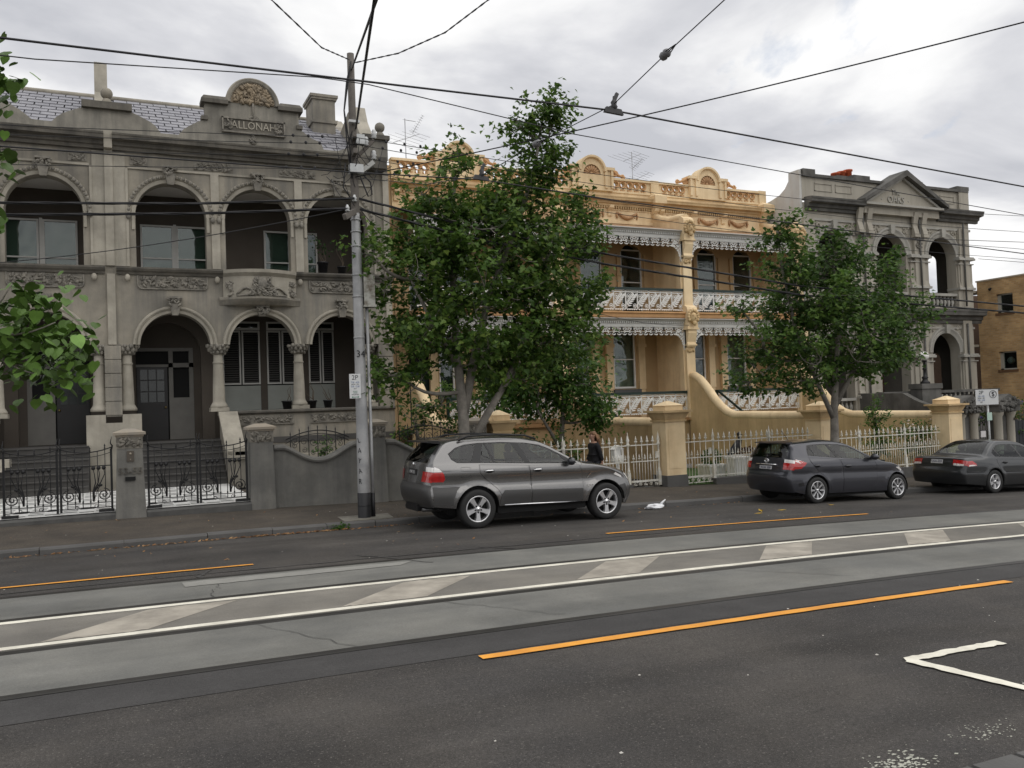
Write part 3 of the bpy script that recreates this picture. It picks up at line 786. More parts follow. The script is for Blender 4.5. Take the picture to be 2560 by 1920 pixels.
# bowed balcony front under the middle upper arch
def bow(x, d=.42): t = (x-4.26)/1.1; return YA-.06-d*max(0, 1-t*t)
xsB = [3.16+2.2*i/16 for i in range(17)]
mb = MB()
prof = lambda x: [(bow(x)+.0, 5.72), (bow(x), 6.36), (bow(x)-.05, 6.40), (bow(x)-.13, 6.46), (bow(x)-.15, 6.56), (YA+.1, 6.58), (YA+.1, 5.72)]
vs_ = [(x, p[0], p[1]) for x in xsB for p in prof(x)]
mb.add(vs_, [(i*7+j, i*7+(j+1) % 7, (i+1)*7+(j+1) % 7, (i+1)*7+j) for i in range(16) for j in range(7)]+[tuple(range(7)), tuple(16*7+j for j in range(7))])
bal = mb.build('bow_balcony', stuc_l, GREY)
mb = MB(); prof = lambda x: [(bow(x, .5)-.04, 5.66), (bow(x, .5)-.04, 5.72), (bow(x)+.02, 5.74), (YA, 5.74), (YA, 5.48), (bow(x, .38)+.05, 5.5), (bow(x, .48)-.0, 5.6)]
xs2 = [3.04+2.44*i/16 for i in range(17)]
vs_ = [(x, p[0], p[1]) for x in xs2 for p in prof(x)]
mb.add(vs_, [(i*7+j, i*7+(j+1) % 7, (i+1)*7+(j+1) % 7, (i+1)*7+j) for i in range(16) for j in range(7)]+[tuple(range(7)), tuple(16*7+j for j in range(7))])
mb.build('balcony_base', stuc, bal)
mb = MB(); rs = random.Random(21)
relief(mb, 3.85, 4.7, 5.76, 6.3, bow(4.26)-.03, 90, rs, inside=lambda x, z: abs(x-4.27) < .42*(1-(z-5.76)/.9)+.05, size=.05)
mb.ball((4.27, bow(4.27)-.04, 6.15), .16, 1, .35, 1.1, 10, 6)
for s_ in (-1, 1):
    mb.tube([(4.27+s_*(.2+.55*t), bow(4.27+s_*(.2+.55*t))-.03, 5.8+.2*math.sin(PI*t)) for t in [i/8 for i in range(9)]], .035, 5)
    mb.tube([(4.27+s_*(.2+.55*t), bow(4.27+s_*(.2+.55*t))-.03, 5.77) for t in [i/8 for i in range(9)]], .03, 5)
    relief(mb, 4.27+s_*.92-.12, 4.27+s_*.92+.12, 5.78, 6.2, bow(4.27+s_*.92)-.02, 22, rs, size=.05)
mb.build('balcony_carving', ornm, bal)
keystone(GREY, 4.30, YA-.02, 5.16, 5.5)
# potted plants set on the verandah wall and balcony
potm = M('black_pot', (.015, .015, .017), .45, .2, 4)
stemm = M('bare_stem', (.09, .07, .05), .85, .2, 5)
lf_dark = leafmat('dark_leaf', [(.012, .03, .01), (.03, .07, .02), (.05, .10, .03)])
def pot(x, y, z, h, r, label, stems, leaves=0, lean=0):
    t = thing('potted_plant', label, 'potted plant', (x, y, z), 'potted plants on the grey house')
    mb = MB(); mb.lathe([(0, z), (r*.7, z), (r, z+h), (r*1.06, z+h), (r*1.06, z+h-.04), (r*.9, z+h-.03), (0, z+h-.05)], (x, y, 0), 12); mb.build('pot', potm, t)
    mb = MB(); rs = random.Random(int(x*50)); tips = []
    for i in range(stems):
        ln = rs.uniform(.5, 1.0)*(1.0 if leaves else .8); a = rs.uniform(-.35, .35)+lean
        p = [(x+rs.uniform(-.05, .05)+math.sin(a)*ln*k/4+.06*math.sin(k+i), y+rs.uniform(-.03, .03), z+h-.05+ln*k/4*math.cos(a)) for k in range(5)]
        mb.tube(p, [.014, .012, .01, .007, .004], 5); tips.append(p[-1])
    mb.build('stem', stemm, t)
    if leaves:
        mb = MB()
        for i in range(leaves):
            q = Vector(rs.choice(tips))+Vector((rs.gauss(0, .13), rs.gauss(0, .1), rs.gauss(0, .12)))
            leafquad(mb, q, rs, .09)
        mb.build('foliage', lf_dark, t, kind='stuff')
    return t
def leafquad(mb, q, rs, s_, shape=None):
    d = Vector((rs.gauss(0, 1), rs.gauss(0, 1), rs.gauss(-.3, .7))).normalized(); n = d.orthogonal(); n.rotate(Matrix.Rotation(rs.uniform(0, 6.28), 3, d)); b = d.cross(n)
    s_ *= rs.uniform(.7, 1.25)
    mb.add([q, q+d*s_*.5+b*s_*.33+n*s_*.08, q+d*s_, q+d*s_*.5-b*s_*.33+n*s_*.08], [(0, 1, 2), (0, 2, 3)])
pot(5.02, 27.68, 2.25, .27, .16, 'black pot with a bare stub on the verandah wall, left of the column', 2)
pot(5.82, 27.68, 2.25, .26, .15, 'black pot with thin bare twigs just right of the verandah column', 3, lean=-.15)
pot(6.32, 27.68, 2.25, .26, .15, 'rightmost black pot with thin twigs on the lower verandah wall, beside the pole', 3, lean=-.1)
pot(6.33, 27.85, 6.58, .42, .18, 'tall black pot with a drooping rubber plant on the upper arcade sill', 3, 60, -.12)
pot(6.95, 27.85, 6.58, .3, .15, 'shorter black pot on the upper arcade sill close to the pole', 2, 20)
# garden: tiled path, soil bed
path = strip('garden_path', xs_(-5.5, 2.98, .5), [20.15, 26.0], lambda x, y: .165, tile_w, kind='structure')
path.data.materials.append(tile_b)
mb = MB()
k = 0
for i in range(17):
    for j in range(30):
        if (i+j) % 2 or j % 3 == 2: continue
        xx, yy = -2.6+i*.32, 20.4+j*.18
        if xx > 2.5 or yy > 25.6: continue
        mb.add([(xx, yy, .168), (xx+.28, yy, .168), (xx+.28, yy+.11, .168), (xx, yy+.11, .168)], [(0, 1, 2, 3)])
mb.build('black_tile', tile_b, path, kind='stuff')
strip('garden_bed', xs_(3.2, 9.1, 1), [20.4, 27.5], lambda x, y: z0(x)+.12, earth, kind='structure')
# ================================================================== yellow terrace row: three houses
yel = M('cream_stucco', (.84, .67, .43), .85, .15, .9, (.72, .555, .34), .7, streak=.35, scol=(.50, .35, .19), bump=.12, bs=15, spec=.25)
yeld = M('shaded_cream_stucco', (.64, .475, .265), .85, .17, .9, (.53, .385, .21), .8, streak=.4, scol=(.32, .21, .11), bump=.12, bs=15, spec=.25)  # darker copy of the cream, with the walls' shade put into the colour
terra = M('terracotta_trim', (.50, .31, .17), .85, .2, 4, (.38, .225, .12), 3, spec=.25)
rose = M('pink_buff_trim', (.60, .35, .17), .85, .15, 3, spec=.25)
lace = M('white_iron', (.78, .775, .745), .55, .12, 5, spec=.4)
fasc = M('pale_grey_paint', (.52, .515, .49), .6, .12, 3, spec=.4)
green = M('dark_green_paint', (.012, .028, .024), .4, .15, 4)
ironroof = M('iron_roof', (.38, .24, .13), .7, .25, 3, (.25, .15, .09), 2)
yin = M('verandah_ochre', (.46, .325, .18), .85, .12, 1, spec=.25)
yp = M('brown_trim', (.30, .17, .075), .8, .15, 2)
YV, YM = 27.5, 29.5
X0 = 9.25; WH = 5.7
def eight(cx, cz, r):   # keyhole opening of a pierced balustrade
    a = arc(cx, cz+.06, r, -.75, PI+.75, 12); b = arc(cx, cz-.135, r*.62, PI-.6, 2*PI+.6, 9)
    return a+b
def lace_panel_mesh():
    mb = MB(); w, h = .52, .74; t = .012
    for a in ((0, .02, 0, h), (w-.02, w, 0, h), (0, w, 0, .022), (0, w, h-.03, h), (0, w, h-.1, h-.085)): mb.box(a[0], a[1], -t, t, a[2], a[3])
    for i in range(3): mb.box(w*.0+.02+i*.16, .17+i*.16, -t*.6, t*.6, h-.08, h-.06)
    rs = random.Random(5)
    def leaf(x, z, a, l, wd): 
        d = (math.cos(a), math.sin(a)); n = (-d[1], d[0])
        mb.plate([(x, z), (x+d[0]*l*.4+n[0]*wd, z+d[1]*l*.4+n[1]*wd), (x+d[0]*l, z+d[1]*l), (x+d[0]*l*.4-n[0]*wd, z+d[1]*l*.4-n[1]*wd)], [], -t*.8, t*.8)
    mb.tube([(.05+.42*s_, 0, .05+.55*s_**.8) for s_ in [i/6 for i in range(7)]], .017, 4)
    for i in range(7):
        s_ = .1+i*.125; x, z = .05+.42*s_, .05+.55*s_**.8
        leaf(x, z, 1.9+.1*i, .2, .032); leaf(x, z, .05+.05*i, .17, .030)
    for cx, cz, r in ((.13, .5, .085), (.40, .13, .075)):
        mb.tube([(cx+r*math.cos(a), 0, cz+r*math.sin(a)) for a in [2*PI*i/10 for i in range(11)]], .015, 4, False); leaf(cx-r*.7, cz, 0, r*1.4, r*.45)
    mb.tube([(p[0], 0, p[1]) for p in spiral(.13, .26, .085, .03, 0, 1.3, 10)], .014, 4)
    mb.tube([(p[0], 0, p[1]) for p in spiral(.33, .48, .075, .02, 3, -1.3, 10)], .014, 4)
    for i in range(5): mb.plate([(.03+i*.1, 0), (.11+i*.1, 0), (.07+i*.1, -.035)], [], -t, t)
    return mb
def lace_fringe_mesh():
    mb = MB(); w = .47; t = .011
    mb.box(0, w, -t, t, -.03, 0); mb.box(0, w, -t, t, -.2, -.185)
    for i in range(5):
        a = PI*(i+.5)/5+PI; mb.bar((w/2+.04*math.cos(a), 0, -.04+.04*math.sin(a)), (w/2+.19*math.cos(a), 0, -.03+.16*math.sin(a)), .018, .022)
    mb.tube([(w/2+.2*math.cos(a), 0, -.02+.17*math.sin(a)) for a in [PI+PI*i/8 for i in range(9)]], .014, 4, False)
    for s_ in (0, 1):
        mb.plate([(s_*w-.06, -.02), (s_*w+.06, -.02), (s_*w, -.16)], [], -t, t)
        c = w*.25+s_*w*.5
        mb.tube([(c+.085*math.cos(a), 0, -.24+.075*math.sin(a)) for a in [-PI*.1-PI*.8*i/8 for i in range(9)]], [.012, .016, .02, .022, .024, .022, .02, .016, .012], 4)
        mb.plate([(c-.03, -.2), (c+.03, -.2), (c, -.27)], [], -t, t)
        mb.plate([(w*s_-.035, -.2), (w*s_+.035, -.2), (w*s_, -.30)], [], -t, t)
    return mb
def lace_bracket_mesh():
    """curved corner bracket, pier side at x=0 reaching out along +x"""
    mb = MB(); t = .012
    mb.box(0, .03, -t, t, -.95, -.3)
    cv = [(.03+.42*(1-math.cos(a)), -.93+.63*math.sin(a)) for a in [PI/2*i/8 for i in range(9)]]
    mb.tube([(p[0], 0, p[1]) for p in cv], .018, 4)
    for i, p in enumerate(cv[1:]):
        mb.tube([(q[0], 0, q[1]) for q in spiral(p[0]*.6+.02, p[1]+.1, .07, .02, i, 1.1, 7)], .014, 4)
        mb.plate([(p[0]-.02, p[1]), (p[0]+.06, p[1]-.02), (p[0]+.01, p[1]-.075)], [], -t, t)
        mb.plate([(.03, p[1]), (p[0]*.8, p[1]+.02), (p[0]*.5, p[1]+.07)], [], -t, t)
    return mb
def mask(mb, x, y, z, s_):
    """carved bearded face with swept hair on a bracket"""
    mb.ball((x, y, z), s_*.42, .8, .75, 1.05, 10, 8)
    mb.ball((x, y-s_*.3, z-.02*s_), s_*.09, .8, 1.2, 1.5, 6, 5)
    for k in (-1, 1):
        mb.ball((x+k*s_*.14, y-s_*.27, z+s_*.1), s_*.07, 1.2, .5, .6, 6, 4); mb.ball((x+k*s_*.15, y-s_*.26, z+s_*.2), s_*.1, 1.3, .6, .45, 6, 4)
    mb.ball((x, y-s_*.27, z-s_*.2), s_*.1, 1.2, .5, .4, 6, 4); mb.ball((x, y-s_*.2, z-s_*.42), s_*.2, .9, .7, 1.1, 7, 5)
    for i in range(11):
        a = -.5+(PI+1.0)*i/10
        mb.ball((x+s_*.45*math.cos(a), y-s_*.05, z+.08*s_+s_*.5*math.sin(a)), s_*.14, 1, 1, 1.1, 6, 4)
def pier_front(parent, xc, z0_, z1, mz):
    """verandah pier: shaft, moulded block with a mask, scrolled console below it"""
    mb = MB(); mb.box(xc-.2, xc+.2, YV-.1, YV+.3, z0_, z1)
    mb.box(xc-.27, xc-.2, YV+.02, YV+.3, z0_, z1-.1); mb.box(xc+.2, xc+.27, YV+.02, YV+.3, z0_, z1-.1)
    p = mb.build('verandah_pier', yel, parent)
    mb = MB(); mb.box(xc-.24, xc+.24, YV-.3, YV, mz-.36, mz+.36); mb.xprof([(YV, mz+.36), (YV-.3, mz+.36), (YV-.26, mz+.46), (YV-.12, mz+.54), (YV, mz+.56)], xc-.24, xc+.24)
    mb.box(xc-.27, xc+.27, YV-.33, YV, mz-.42, mz-.36)
    s_ = [(YV, mz-.42), (YV-.26, mz-.42), (YV-.28, mz-.55), (YV-.22, mz-.75), (YV-.17, mz-.9), (YV-.2, mz-1.0), (YV-.16, mz-1.1), (YV, mz-1.12)]
    mb.xprof(s_, xc-.2, xc+.2); mb.box(xc-.23, xc+.23, YV-.22, YV, mz-1.04, mz-.98)
    mb.build('console', yel, p)
    mb = MB(); mask(mb, xc, YV-.33, mz+.03, .5); mb.build('mask', yeld, p); mb = MB(); relief(mb, xc-.12, xc+.12, mz-1.3, mz-1.12, YV-.12, 9, random.Random(2), size=.06); mb.build('leaf_drop', yeld, p)
HY = thing('terrace_house', 'cream terrace house mostly hidden behind the big tree, with white iron lace', 'house', (X0, YV, -.3), 'row of cream terrace houses')
mb = MB()
# main wall with window openings, local offsets from the left party line
def wx(a, b): return X0+a, X0+b
upw = [(.55, 1.25), (1.95, 2.95), (3.85, 4.85)]
low = [(1.6, 2.2), (3.35, 4.38), (.45, 1.3)]
hs = [[(X0+a, 5.6), (X0+b, 5.6), (X0+b, 8.2)]+arc(X0+(a+b)/2, 8.0, (b-a)/2*1.03, .35, PI-.35, 8)+[(X0+a, 8.2)] for a, b in upw]
hs += [[(X0+a, 2.62), (X0+b, 2.62), (X0+b, 5.0), (X0+a, 5.0)] for a, b in low[:2]] + [[(X0+.45, 1.42), (X0+1.3, 1.42), (X0+1.3, 4.2), (X0+.45, 4.2)]]
mb.plate([(X0, -.4), (X0+WH, -.4), (X0+WH, 9.3), (X0, 9.3)], hs, YM, YM+.3)
mb.build('main_wall', yin, HY)
mb = MB(); mb.box(X0-.6, X0-.02, YM+.02, YM+.28, -.4, 10.9); mb.build('party_wall', yin, HY)
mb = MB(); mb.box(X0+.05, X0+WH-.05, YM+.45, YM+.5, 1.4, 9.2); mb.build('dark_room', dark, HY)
curt = M('net_curtain', (.50, .50, .44), .8, .12, 3); dkb = M('dark_blind', (.06, .065, .07), .7, .2, 3)
for i, (a, b) in enumerate(upw): sash(HY, X0+a, X0+b, 5.62, 8.3, YM+.12, True, True, fr=fasc, bl=dkb if i != 1 else M('blue_grey_blind', (.16, .19, .21), .7, .15, 3))
for i, (a, b) in enumerate(low[:2]): sash(HY, X0+a, X0+b, 2.64, 4.98, YM+.12, True, True, fr=lace, bl=curt if i else dkb)
mb = MB(); mb.box(X0+.45, X0+1.3, YM+.14, YM+.2, 1.42, 3.6); d = mb.build('door', green, HY)
mb = MB(); mb.box(X0+.45, X0+1.3, YM+.2, YM+.22, 3.64, 4.2); mb.build('fanlight', dark, d)
for a in (1.35, 2.45, 3.1, 4.62):
    mb = MB(); mb.box(X0+a-.15, X0+a+.15, YM-.14, YM, 2.6, 4.3); mb.box(X0+a-.2, X0+a+.2, YM-.19, YM, 4.3, 4.42); mb.box(X0+a-.17, X0+a+.17, YM-.16, YM, 4.42, 5.0)
    mb.box(X0+a-.13, X0+a+.13, YM-.10, YM, 1.42, 2.6); mb.build('window_pilaster', yel, HY)
for a, b in low[:2]:
    mb = MB(); mb.box(X0+a-.12, X0+b+.12, YM-.2, YM, 2.44, 2.6); mb.build('window_sill', M('grey_sill', (.09, .095, .1), .7, .2, 3), HY)
for a, b in upw:
    for s_ in (a-.14, b+.14):
        mb = MB(); mb.box(X0+s_-.08, X0+s_+.08, YM-.08, YM, 5.6, 8.1); mb.box(X0+s_-.11, X0+s_+.11, YM-.11, YM, 7.2, 7.3); mb.build('window_pilaster', yin, HY)
# parapet with pierced balustrade
par = [(X0, 9.3), (X0+WH, 9.3), (X0+WH, 11.08), (X0, 11.08)]
holes = [eight(X0+.42+.295*i, 10.87, .098) for i in range(4)] + [eight(X0+3.74+.33*i, 10.87, .105) for i in range(5)]
mb = MB(); mb.plate(par, holes, YM-.02, YM+.16); mb.build('parapet', yel, HY)
mb = MB()
for x in [X0+.42+.295*i for i in range(4)]+[X0+3.74+.33*i for i in range(5)]:
    mb.tube([(x+.13*math.cos(a), YM-.04, 10.93+.13*math.sin(a)) for a in [2*PI*i/14 for i in range(15)]], .03, 4, False)
    mb.tube([(x+.09*math.cos(a), YM-.04, 10.735+.085*math.sin(a)) for a in [PI+PI*i/8 for i in range(9)]], .025, 4, False)
mb.build('balustrade_ring', rose, HY, kind='stuff')
mb = MB(); mb.box(X0, X0+WH, YM-.10, YM+.22, 11.08, 11.17); mb.box(X0, X0+WH, YM-.06, YM, 10.58, 10.66); mb.build('coping', yel, HY)
mb = MB(); mb.box(X0+5.42, X0+WH+.1, YM-.09, YM+.22, 10.6, 11.2); mb.build('end_post', yel, HY)
# pediment block with half-round shell
cx = X0+2.6
mb = MB(); mb.plate([(cx-.95, 10.6), (cx+.95, 10.6), (cx+.95, 11.42), (cx+.55, 11.42)]+arc(cx, 11.36, .55, .1, PI-.1, 16)+[(cx-.55, 11.42), (cx-.95, 11.42)], [arc(cx, 11.22, .40, 0, PI, 14)], YM-.14, YM+.3)
mb.box(cx-.38, cx+.38, YM+.0, YM+.05, 11.2, 11.64); pd = mb.build('pediment', yel, HY)
mb = MB(); mb.arcsweep(cx, 11.36, [(.5, YM-.16), (.54, YM-.24), (.62, YM-.24), (.62, YM+.3), (.5, YM+.3)], 0, PI, 18)
for s_ in (-1, 1):
    mb.box(cx+s_*.78-.24, cx+s_*.78+.24, YM-.22, YM+.32, 11.42, 11.54); mb.box(cx+s_*.62-.06, cx+s_*.62+.06, YM-.2, YM-.1, 10.7, 11.42); mb.box(cx+s_*.9-.05, cx+s_*.9+.05, YM-.2, YM-.1, 10.7, 11.42)
mb.build('pediment_arch', yel, pd)
mb = MB()
for i in range(9):
    a = PI*(i+.5)/9; mb.tube([(cx+.06*math.cos(a), YM-.03, 11.23+.05*math.sin(a)), (cx+.22*math.cos(a), YM-.09, 11.23+.21*math.sin(a)), (cx+.36*math.cos(a), YM-.06, 11.23+.35*math.sin(a))], [.02, .045, .065], 5)
mb.ball((cx, YM-.05, 11.27), .08); mb.build('shell', terra, pd)
for s_ in (-1, 1):
    mb = MB()
    for p, r_ in ((spiral(cx+s_*1.12, 11.34, .14, .02, 0, 1.6*s_), .05), (spiral(cx+s_*1.5, 11.27, .09, .015, 0, -1.6*s_), .04)): mb.tube([(q[0], YM-.02, q[1]) for q in p], r_, 6)
    mb.tube([(cx+s_*1.0, YM-.02, 11.45), (cx+s_*1.25, YM-.02, 11.32), (cx+s_*1.55, YM-.02, 11.22)], [.08, .06, .04], 6); mb.build('scroll', rose, pd)
# frieze: cornice, dentils, swags
cornice(HY, X0, X0+WH, YM-.02, 10.02, 10.40, .34, yeld)
mb = MB()
for i in range(46): mb.box(X0+.3+i*.112, X0+.355+i*.112, YM-.12, YM-.02, 9.92, 10.01)
mb.build('dentil', yeld, HY, kind='stuff')
mb = MB(); mb.box(X0, X0+WH, YM-.07, YM-.02, 9.32, 9.44); mb.box(X0, X0+WH, YM-.05, YM-.02, 9.86, 9.91); mb.build('string_course', yel, HY)
for c in (.98, 2.6, 4.22):
    mb = MB(); x = X0+c
    pts = [(x-.46+.92*i/10, YM-.06, 9.78-.20*math.sin(PI*i/10)) for i in range(11)]
    mb.tube(pts, [.03, .05, .07, .085, .095, .10, .095, .085, .07, .05, .03], 6)
    for s_ in (-1, 1): mb.tube([(x+s_*.48, YM-.05, 9.8), (x+s_*.5, YM-.06, 9.66), (x+s_*.47, YM-.05, 9.53)], [.03, .05, .02], 5)
    relief(mb, x-.36, x+.36, 9.56, 9.7, YM-.1, 14, random.Random(3), size=.045); mb.build('swag', terra, HY)
for c in (.15, 1.8, 3.4, 5.55):
    mb = MB(); mb.xprof([(YM, 9.6), (YM-.08, 9.62), (YM-.12, 9.8), (YM-.26, 9.92), (YM-.28, 10.02), (YM, 10.02)], X0+c-.09, X0+c+.09); mb.build('console', yel, HY)
mb = MB(); mb.box(X0+WH-.38, X0+WH+.2, YM-.5, YM, 10.18, 10.5); mb.frus(X0+WH-.38, X0+WH+.2, YM-.5, YM, 10.5, X0+WH-.25, X0+WH+.07, YM-.2, YM, 10.64); mb.xprof([(YM, 9.75), (YM-.4, 10.18), (YM, 10.18)], X0+WH-.3, X0+WH+.12); mb.build('party_block', yel, HY)
# wing wall on the party line
xw = X0+WH-.12
mb = MB()
mb.plate([(YM, -.4), (YM, 9.75), (YM-.5, 9.5), (YM-1.2, 9.32), (YV+.35, 9.3), (YV+.0, 9.2), (YV-.0, 8.4), (YV+.25, 8.3), (YV+.25, -.4)], [], xw-.14, xw+.14, 'x')
mb.build('wing_wall', yel, HY)
mb = MB(); mb.tube([(xw, YM, 9.72), (xw, YM-.5, 9.47), (xw, YM-1.2, 9.3), (xw, YV+.3, 9.3), (xw, YV-.1, 9.22)], .17, 10); mb.build('wing_coping', yel, HY)
pier_front(HY, xw, 5.5, 8.5, 8.72); pier_front(HY, xw, 1.35, 4.95, 5.24)
# verandah roof and eaves
mb = MB(); n = 70; vs_ = []
for i in range(n+1):
    x = X0+.1+(WH-.35)*i/n; dz = .012*(1 if i % 2 else -1)
    vs_ += [(x, YM, 9.30+dz), (x, YV-.12, 8.72+dz)]
mb.add(vs_, [(2*i, 2*i+2, 2*i+3, 2*i+1) for i in range(n)]); mb.build('verandah_roof', ironroof, HY)
for zt, drop in ((8.72, 0), (5.50, 1)):
    mb = MB(); a, b = X0+.12, X0+WH-.34
    if drop:
        mb.xprof([(YV+.2, 5.50), (YV-.22, 5.50), (YV-.22, 5.45), (YV-.16, 5.42), (YV-.14, 5.3), (YV-.1, 5.26), (YV+.2, 5.26)], a, b)
        mb.build('balcony_edge', rose, HY); zt = 5.26
        mb = MB(); mb.box(a, b, YV+.2, YM, 5.32, 5.5); mb.build('balcony_floor', yin, HY)
    mb = MB(); mb.xprof([(YV+.12, zt), (YV-.16, zt), (YV-.18, zt-.03), (YV-.12, zt-.08), (YV-.1, zt-.12), (YV+.12, zt-.12)], a, b); mb.build('eave_gutter', M('gutter_paint', (.40, .39, .365), .6, .15, 3), HY)
    mb = MB(); mb.box(a, b, YV-.04, YV+.02, zt-.32, zt-.12); mb.build('fascia', fasc, HY)
    mb = MB()
    for i in range(60): mb.box(a+i*.0873, a+i*.0873+.05, YV-.09, YV-.04, zt-.185, zt-.12)
    mb.build('dentil', fasc, HY, kind='stuff')
fr_src = lace_fringe_mesh().build('lace_fringe', lace, HY); br_src = lace_bracket_mesh().build('lace_bracket', lace, HY); pn_src = lace_panel_mesh().build('lace_panel', lace, HY)
for o_ in (fr_src, br_src, pn_src):  # their meshes are in plain local units
    for v in o_.data.vertices: v.co += Vector(WL[HY])
def place(src, name, loc, sc_=(1, 1, 1), first=[]):
    if src not in first: first.append(src); src.location = Vector(loc)-Vector(WL[HY]); src.scale = sc_; return src
    return inst(src, name, HY, loc, (0, 0, 0), sc_)
for zt in (8.40, 4.94):
    for i in range(11): place(fr_src, 'lace_fringe', (X0+.13+i*.475, YV-.01, zt), (1.01, 1, 1))
    place(br_src, 'lace_bracket', (X0+.1, YV-.01, zt+.05)); place(br_src, 'lace_bracket', (X0+WH-.33, YV-.01, zt+.05), (-1, 1, 1))
for zb, xs in ((5.60, range(10)), (1.62, range(2, 10))):
    for i in xs: place(pn_src, 'lace_panel', (X0+.1+i*.527, YV-.01, zb))
    mb = MB(); a = X0+.1 if zb > 3 else X0+1.14
    mb.box(a, X0+WH-.33, YV-.06, YV+.05, zb+.74, zb+.83); mb.build('handrail', green, HY)
    if zb < 3:
        mb = MB(); mb.box(a-.05, a+.03, YV-.05, YV+.05, 1.3, 2.45); mb.bar((a, YV-.05, 2.42), (a+.5, 25.9, 1.15), .07, .07); mb.build('stair_rail', green, HY)
mb = MB(); mb.box(X0+.1, X0+WH-.2, YV-.1, YM, 1.3, 1.42); mb.build('verandah_floor', yp, HY)
mb = MB(); mb.box(X0+.1, X0+WH-.2, YV+.05, YV+.2, -.4, 1.3); mb.build('base_wall', yin, HY)
n = 7
for i in range(n):
    z = -.1+1.42*(i+1)/n; y = 25.4+2.0*i/n
    mb = MB(); mb.box(X0+.15, X0+1.1, y, YV, z-.2, z); mb.build('step', blue, HY)
HY2 = copy_tree(HY, (X0+WH, YV, -.3), 'cream terrace house between the two street trees, with pale net curtain behind its lower sash', 'row of cream terrace houses')
HY3 = copy_tree(HY, (X0+2*WH, YV, -.3), 'cream terrace house next to the grey pedimented one, behind the smaller tree', 'row of cream terrace houses')
# curved garden walls on the party lines, running from the verandah piers to the fence
for k, lab in ((1, 'low curved cream garden wall behind the walking woman and the suv bonnet'), (2, 'low curved cream garden wall behind the dark hatchback, ending at the middle gate pier'), (3, 'low curved cream garden wall behind the leafy shrubs, next to the grey stone steps')):
    x = X0+WH*k-.1; dz = -.0 if k < 3 else -.18
    prof = [(YV-.02, 3.02), (27.2, 3.0), (26.9, 2.86), (26.5, 2.52), (26.1, 2.1), (25.7, 1.78), (25.3, 1.56), (24.9, 1.46), (20.5, 1.42)]
    prof = [(y, z+dz) for y, z in prof]
    t = thing('garden_wall', lab, 'garden wall', (x, 24, -.3), 'curved garden walls of the cream terrace')
    mb = MB(); mb.plate([(20.5, -1.2), (YV-.02, -1.2)]+prof, [], x-.13, x+.13, 'x'); mb.build('wall_body', yeld, t)
    mb = MB(); mb.tube([(x, y, z) for y, z in prof], .165, 10); mb.build('rounded_coping', yel, t)
# the matching wall by the grey house, seen left of the trunk
t = thing('garden_wall', 'cream curved garden wall left of the thick tree trunk, beside the grey house', 'garden wall', (9.2, 24, -.2), 'curved garden walls of the cream terrace')
prof = [(27.4, 3.02), (26.9, 2.86), (26.5, 2.52), (26.1, 2.1), (25.7, 1.78), (25.3, 1.6), (20.5, 1.5)]
mb = MB(); mb.plate([(20.5, -1), (27.4, -1)]+prof, [], 9.05, 9.3, 'x'); mb.build('wall_body', yeld, t)
mb = MB(); mb.tube([(9.17, y, z) for y, z in prof], .165, 10); mb.build('rounded_coping', yel, t)
strip('front_yard', xs_(9.3, 14.8, 1), [20.3, 27.5], lambda x, y: z0(x)+.08, earth, kind='structure')
grassm = leafmat('grass_blade', [(.04, .09, .02), (.07, .15, .03), (.10, .19, .05)], .3)
lawn = strip('lawn', xs_(14.9, 26.3, .5), [20.3, 22, 24, 27.5], lambda x, y: z0(x)+.05, M('lawn_soil', (.06, .11, .03), .95, .3, 3), kind='structure')
mb = MB(); rs = random.Random(3)
for i in range(5000):
    x = rs.uniform(14.95, 25); y = 20.35+abs(rs.gauss(0, 1.6)); z = z0(x)+.05; a = rs.uniform(0, 6.28); h = rs.uniform(.05, .13)
    mb.add([(x, y, z), (x+.02*math.cos(a), y+.02*math.sin(a), z), (x+rs.gauss(0, .03), y+rs.gauss(0, .03), z+h)], [(0, 1, 2)])
g_ = mb.build('grass', grassm, kind='stuff'); g_['label'] = 'short green lawn grass behind the white iron fence'
# roof mass and chimneys behind the parapet, television aerials
def aerial(x, y, zb, zt, lab, booms):
    t = thing('tv_aerial', lab, 'aerial', (x, y, zb), 'rooftop television aerials')
    am = M('aluminium', (.35, .35, .36), .4, .1, 3, metal=.8)
    mb = MB(); mb.tube([(x, y, zb), (x, y, zt)], .018, 5); mb.build('mast', am, t)
    for (bx_, bz, dx, dz, n, el, ez) in booms:
        mb = MB(); mb.tube([(x+bx_, y, bz), (x+bx_+dx, y, bz+dz)], .012, 4)
        for i in range(n):
            f = i/(n-1); c = Vector((x+bx_+dx*f, y, bz+dz*f)); l = el*(1-.45*f)
            mb.tube([c+Vector((-l, -.25*l, ez*l)), c+Vector((l, .25*l, -ez*l))], .006, 3)
        mb.build('boom', am, t)
aerial(10.68, 32, 10.8, 13.55, 'tv aerial with a slanted boom beside the grey ball finial', [(0, 13.5, .42, -.02, 3, .1, 0), (.3, 13.0, .45, .75, 9, .12, .3), (-.5, 12.55, 1.1, .45, 6, .85, .12)])
aerial(21.2, 32, 10.8, 13.2, 'tv aerial with wide rods between two arched cream pediments', [(-.45, 12.75, .95, .42, 6, .95, .1), (.0, 12.45, .55, .5, 8, .2, .3), (-.1, 11.85, 1.0, .5, 7, .6, .1)])
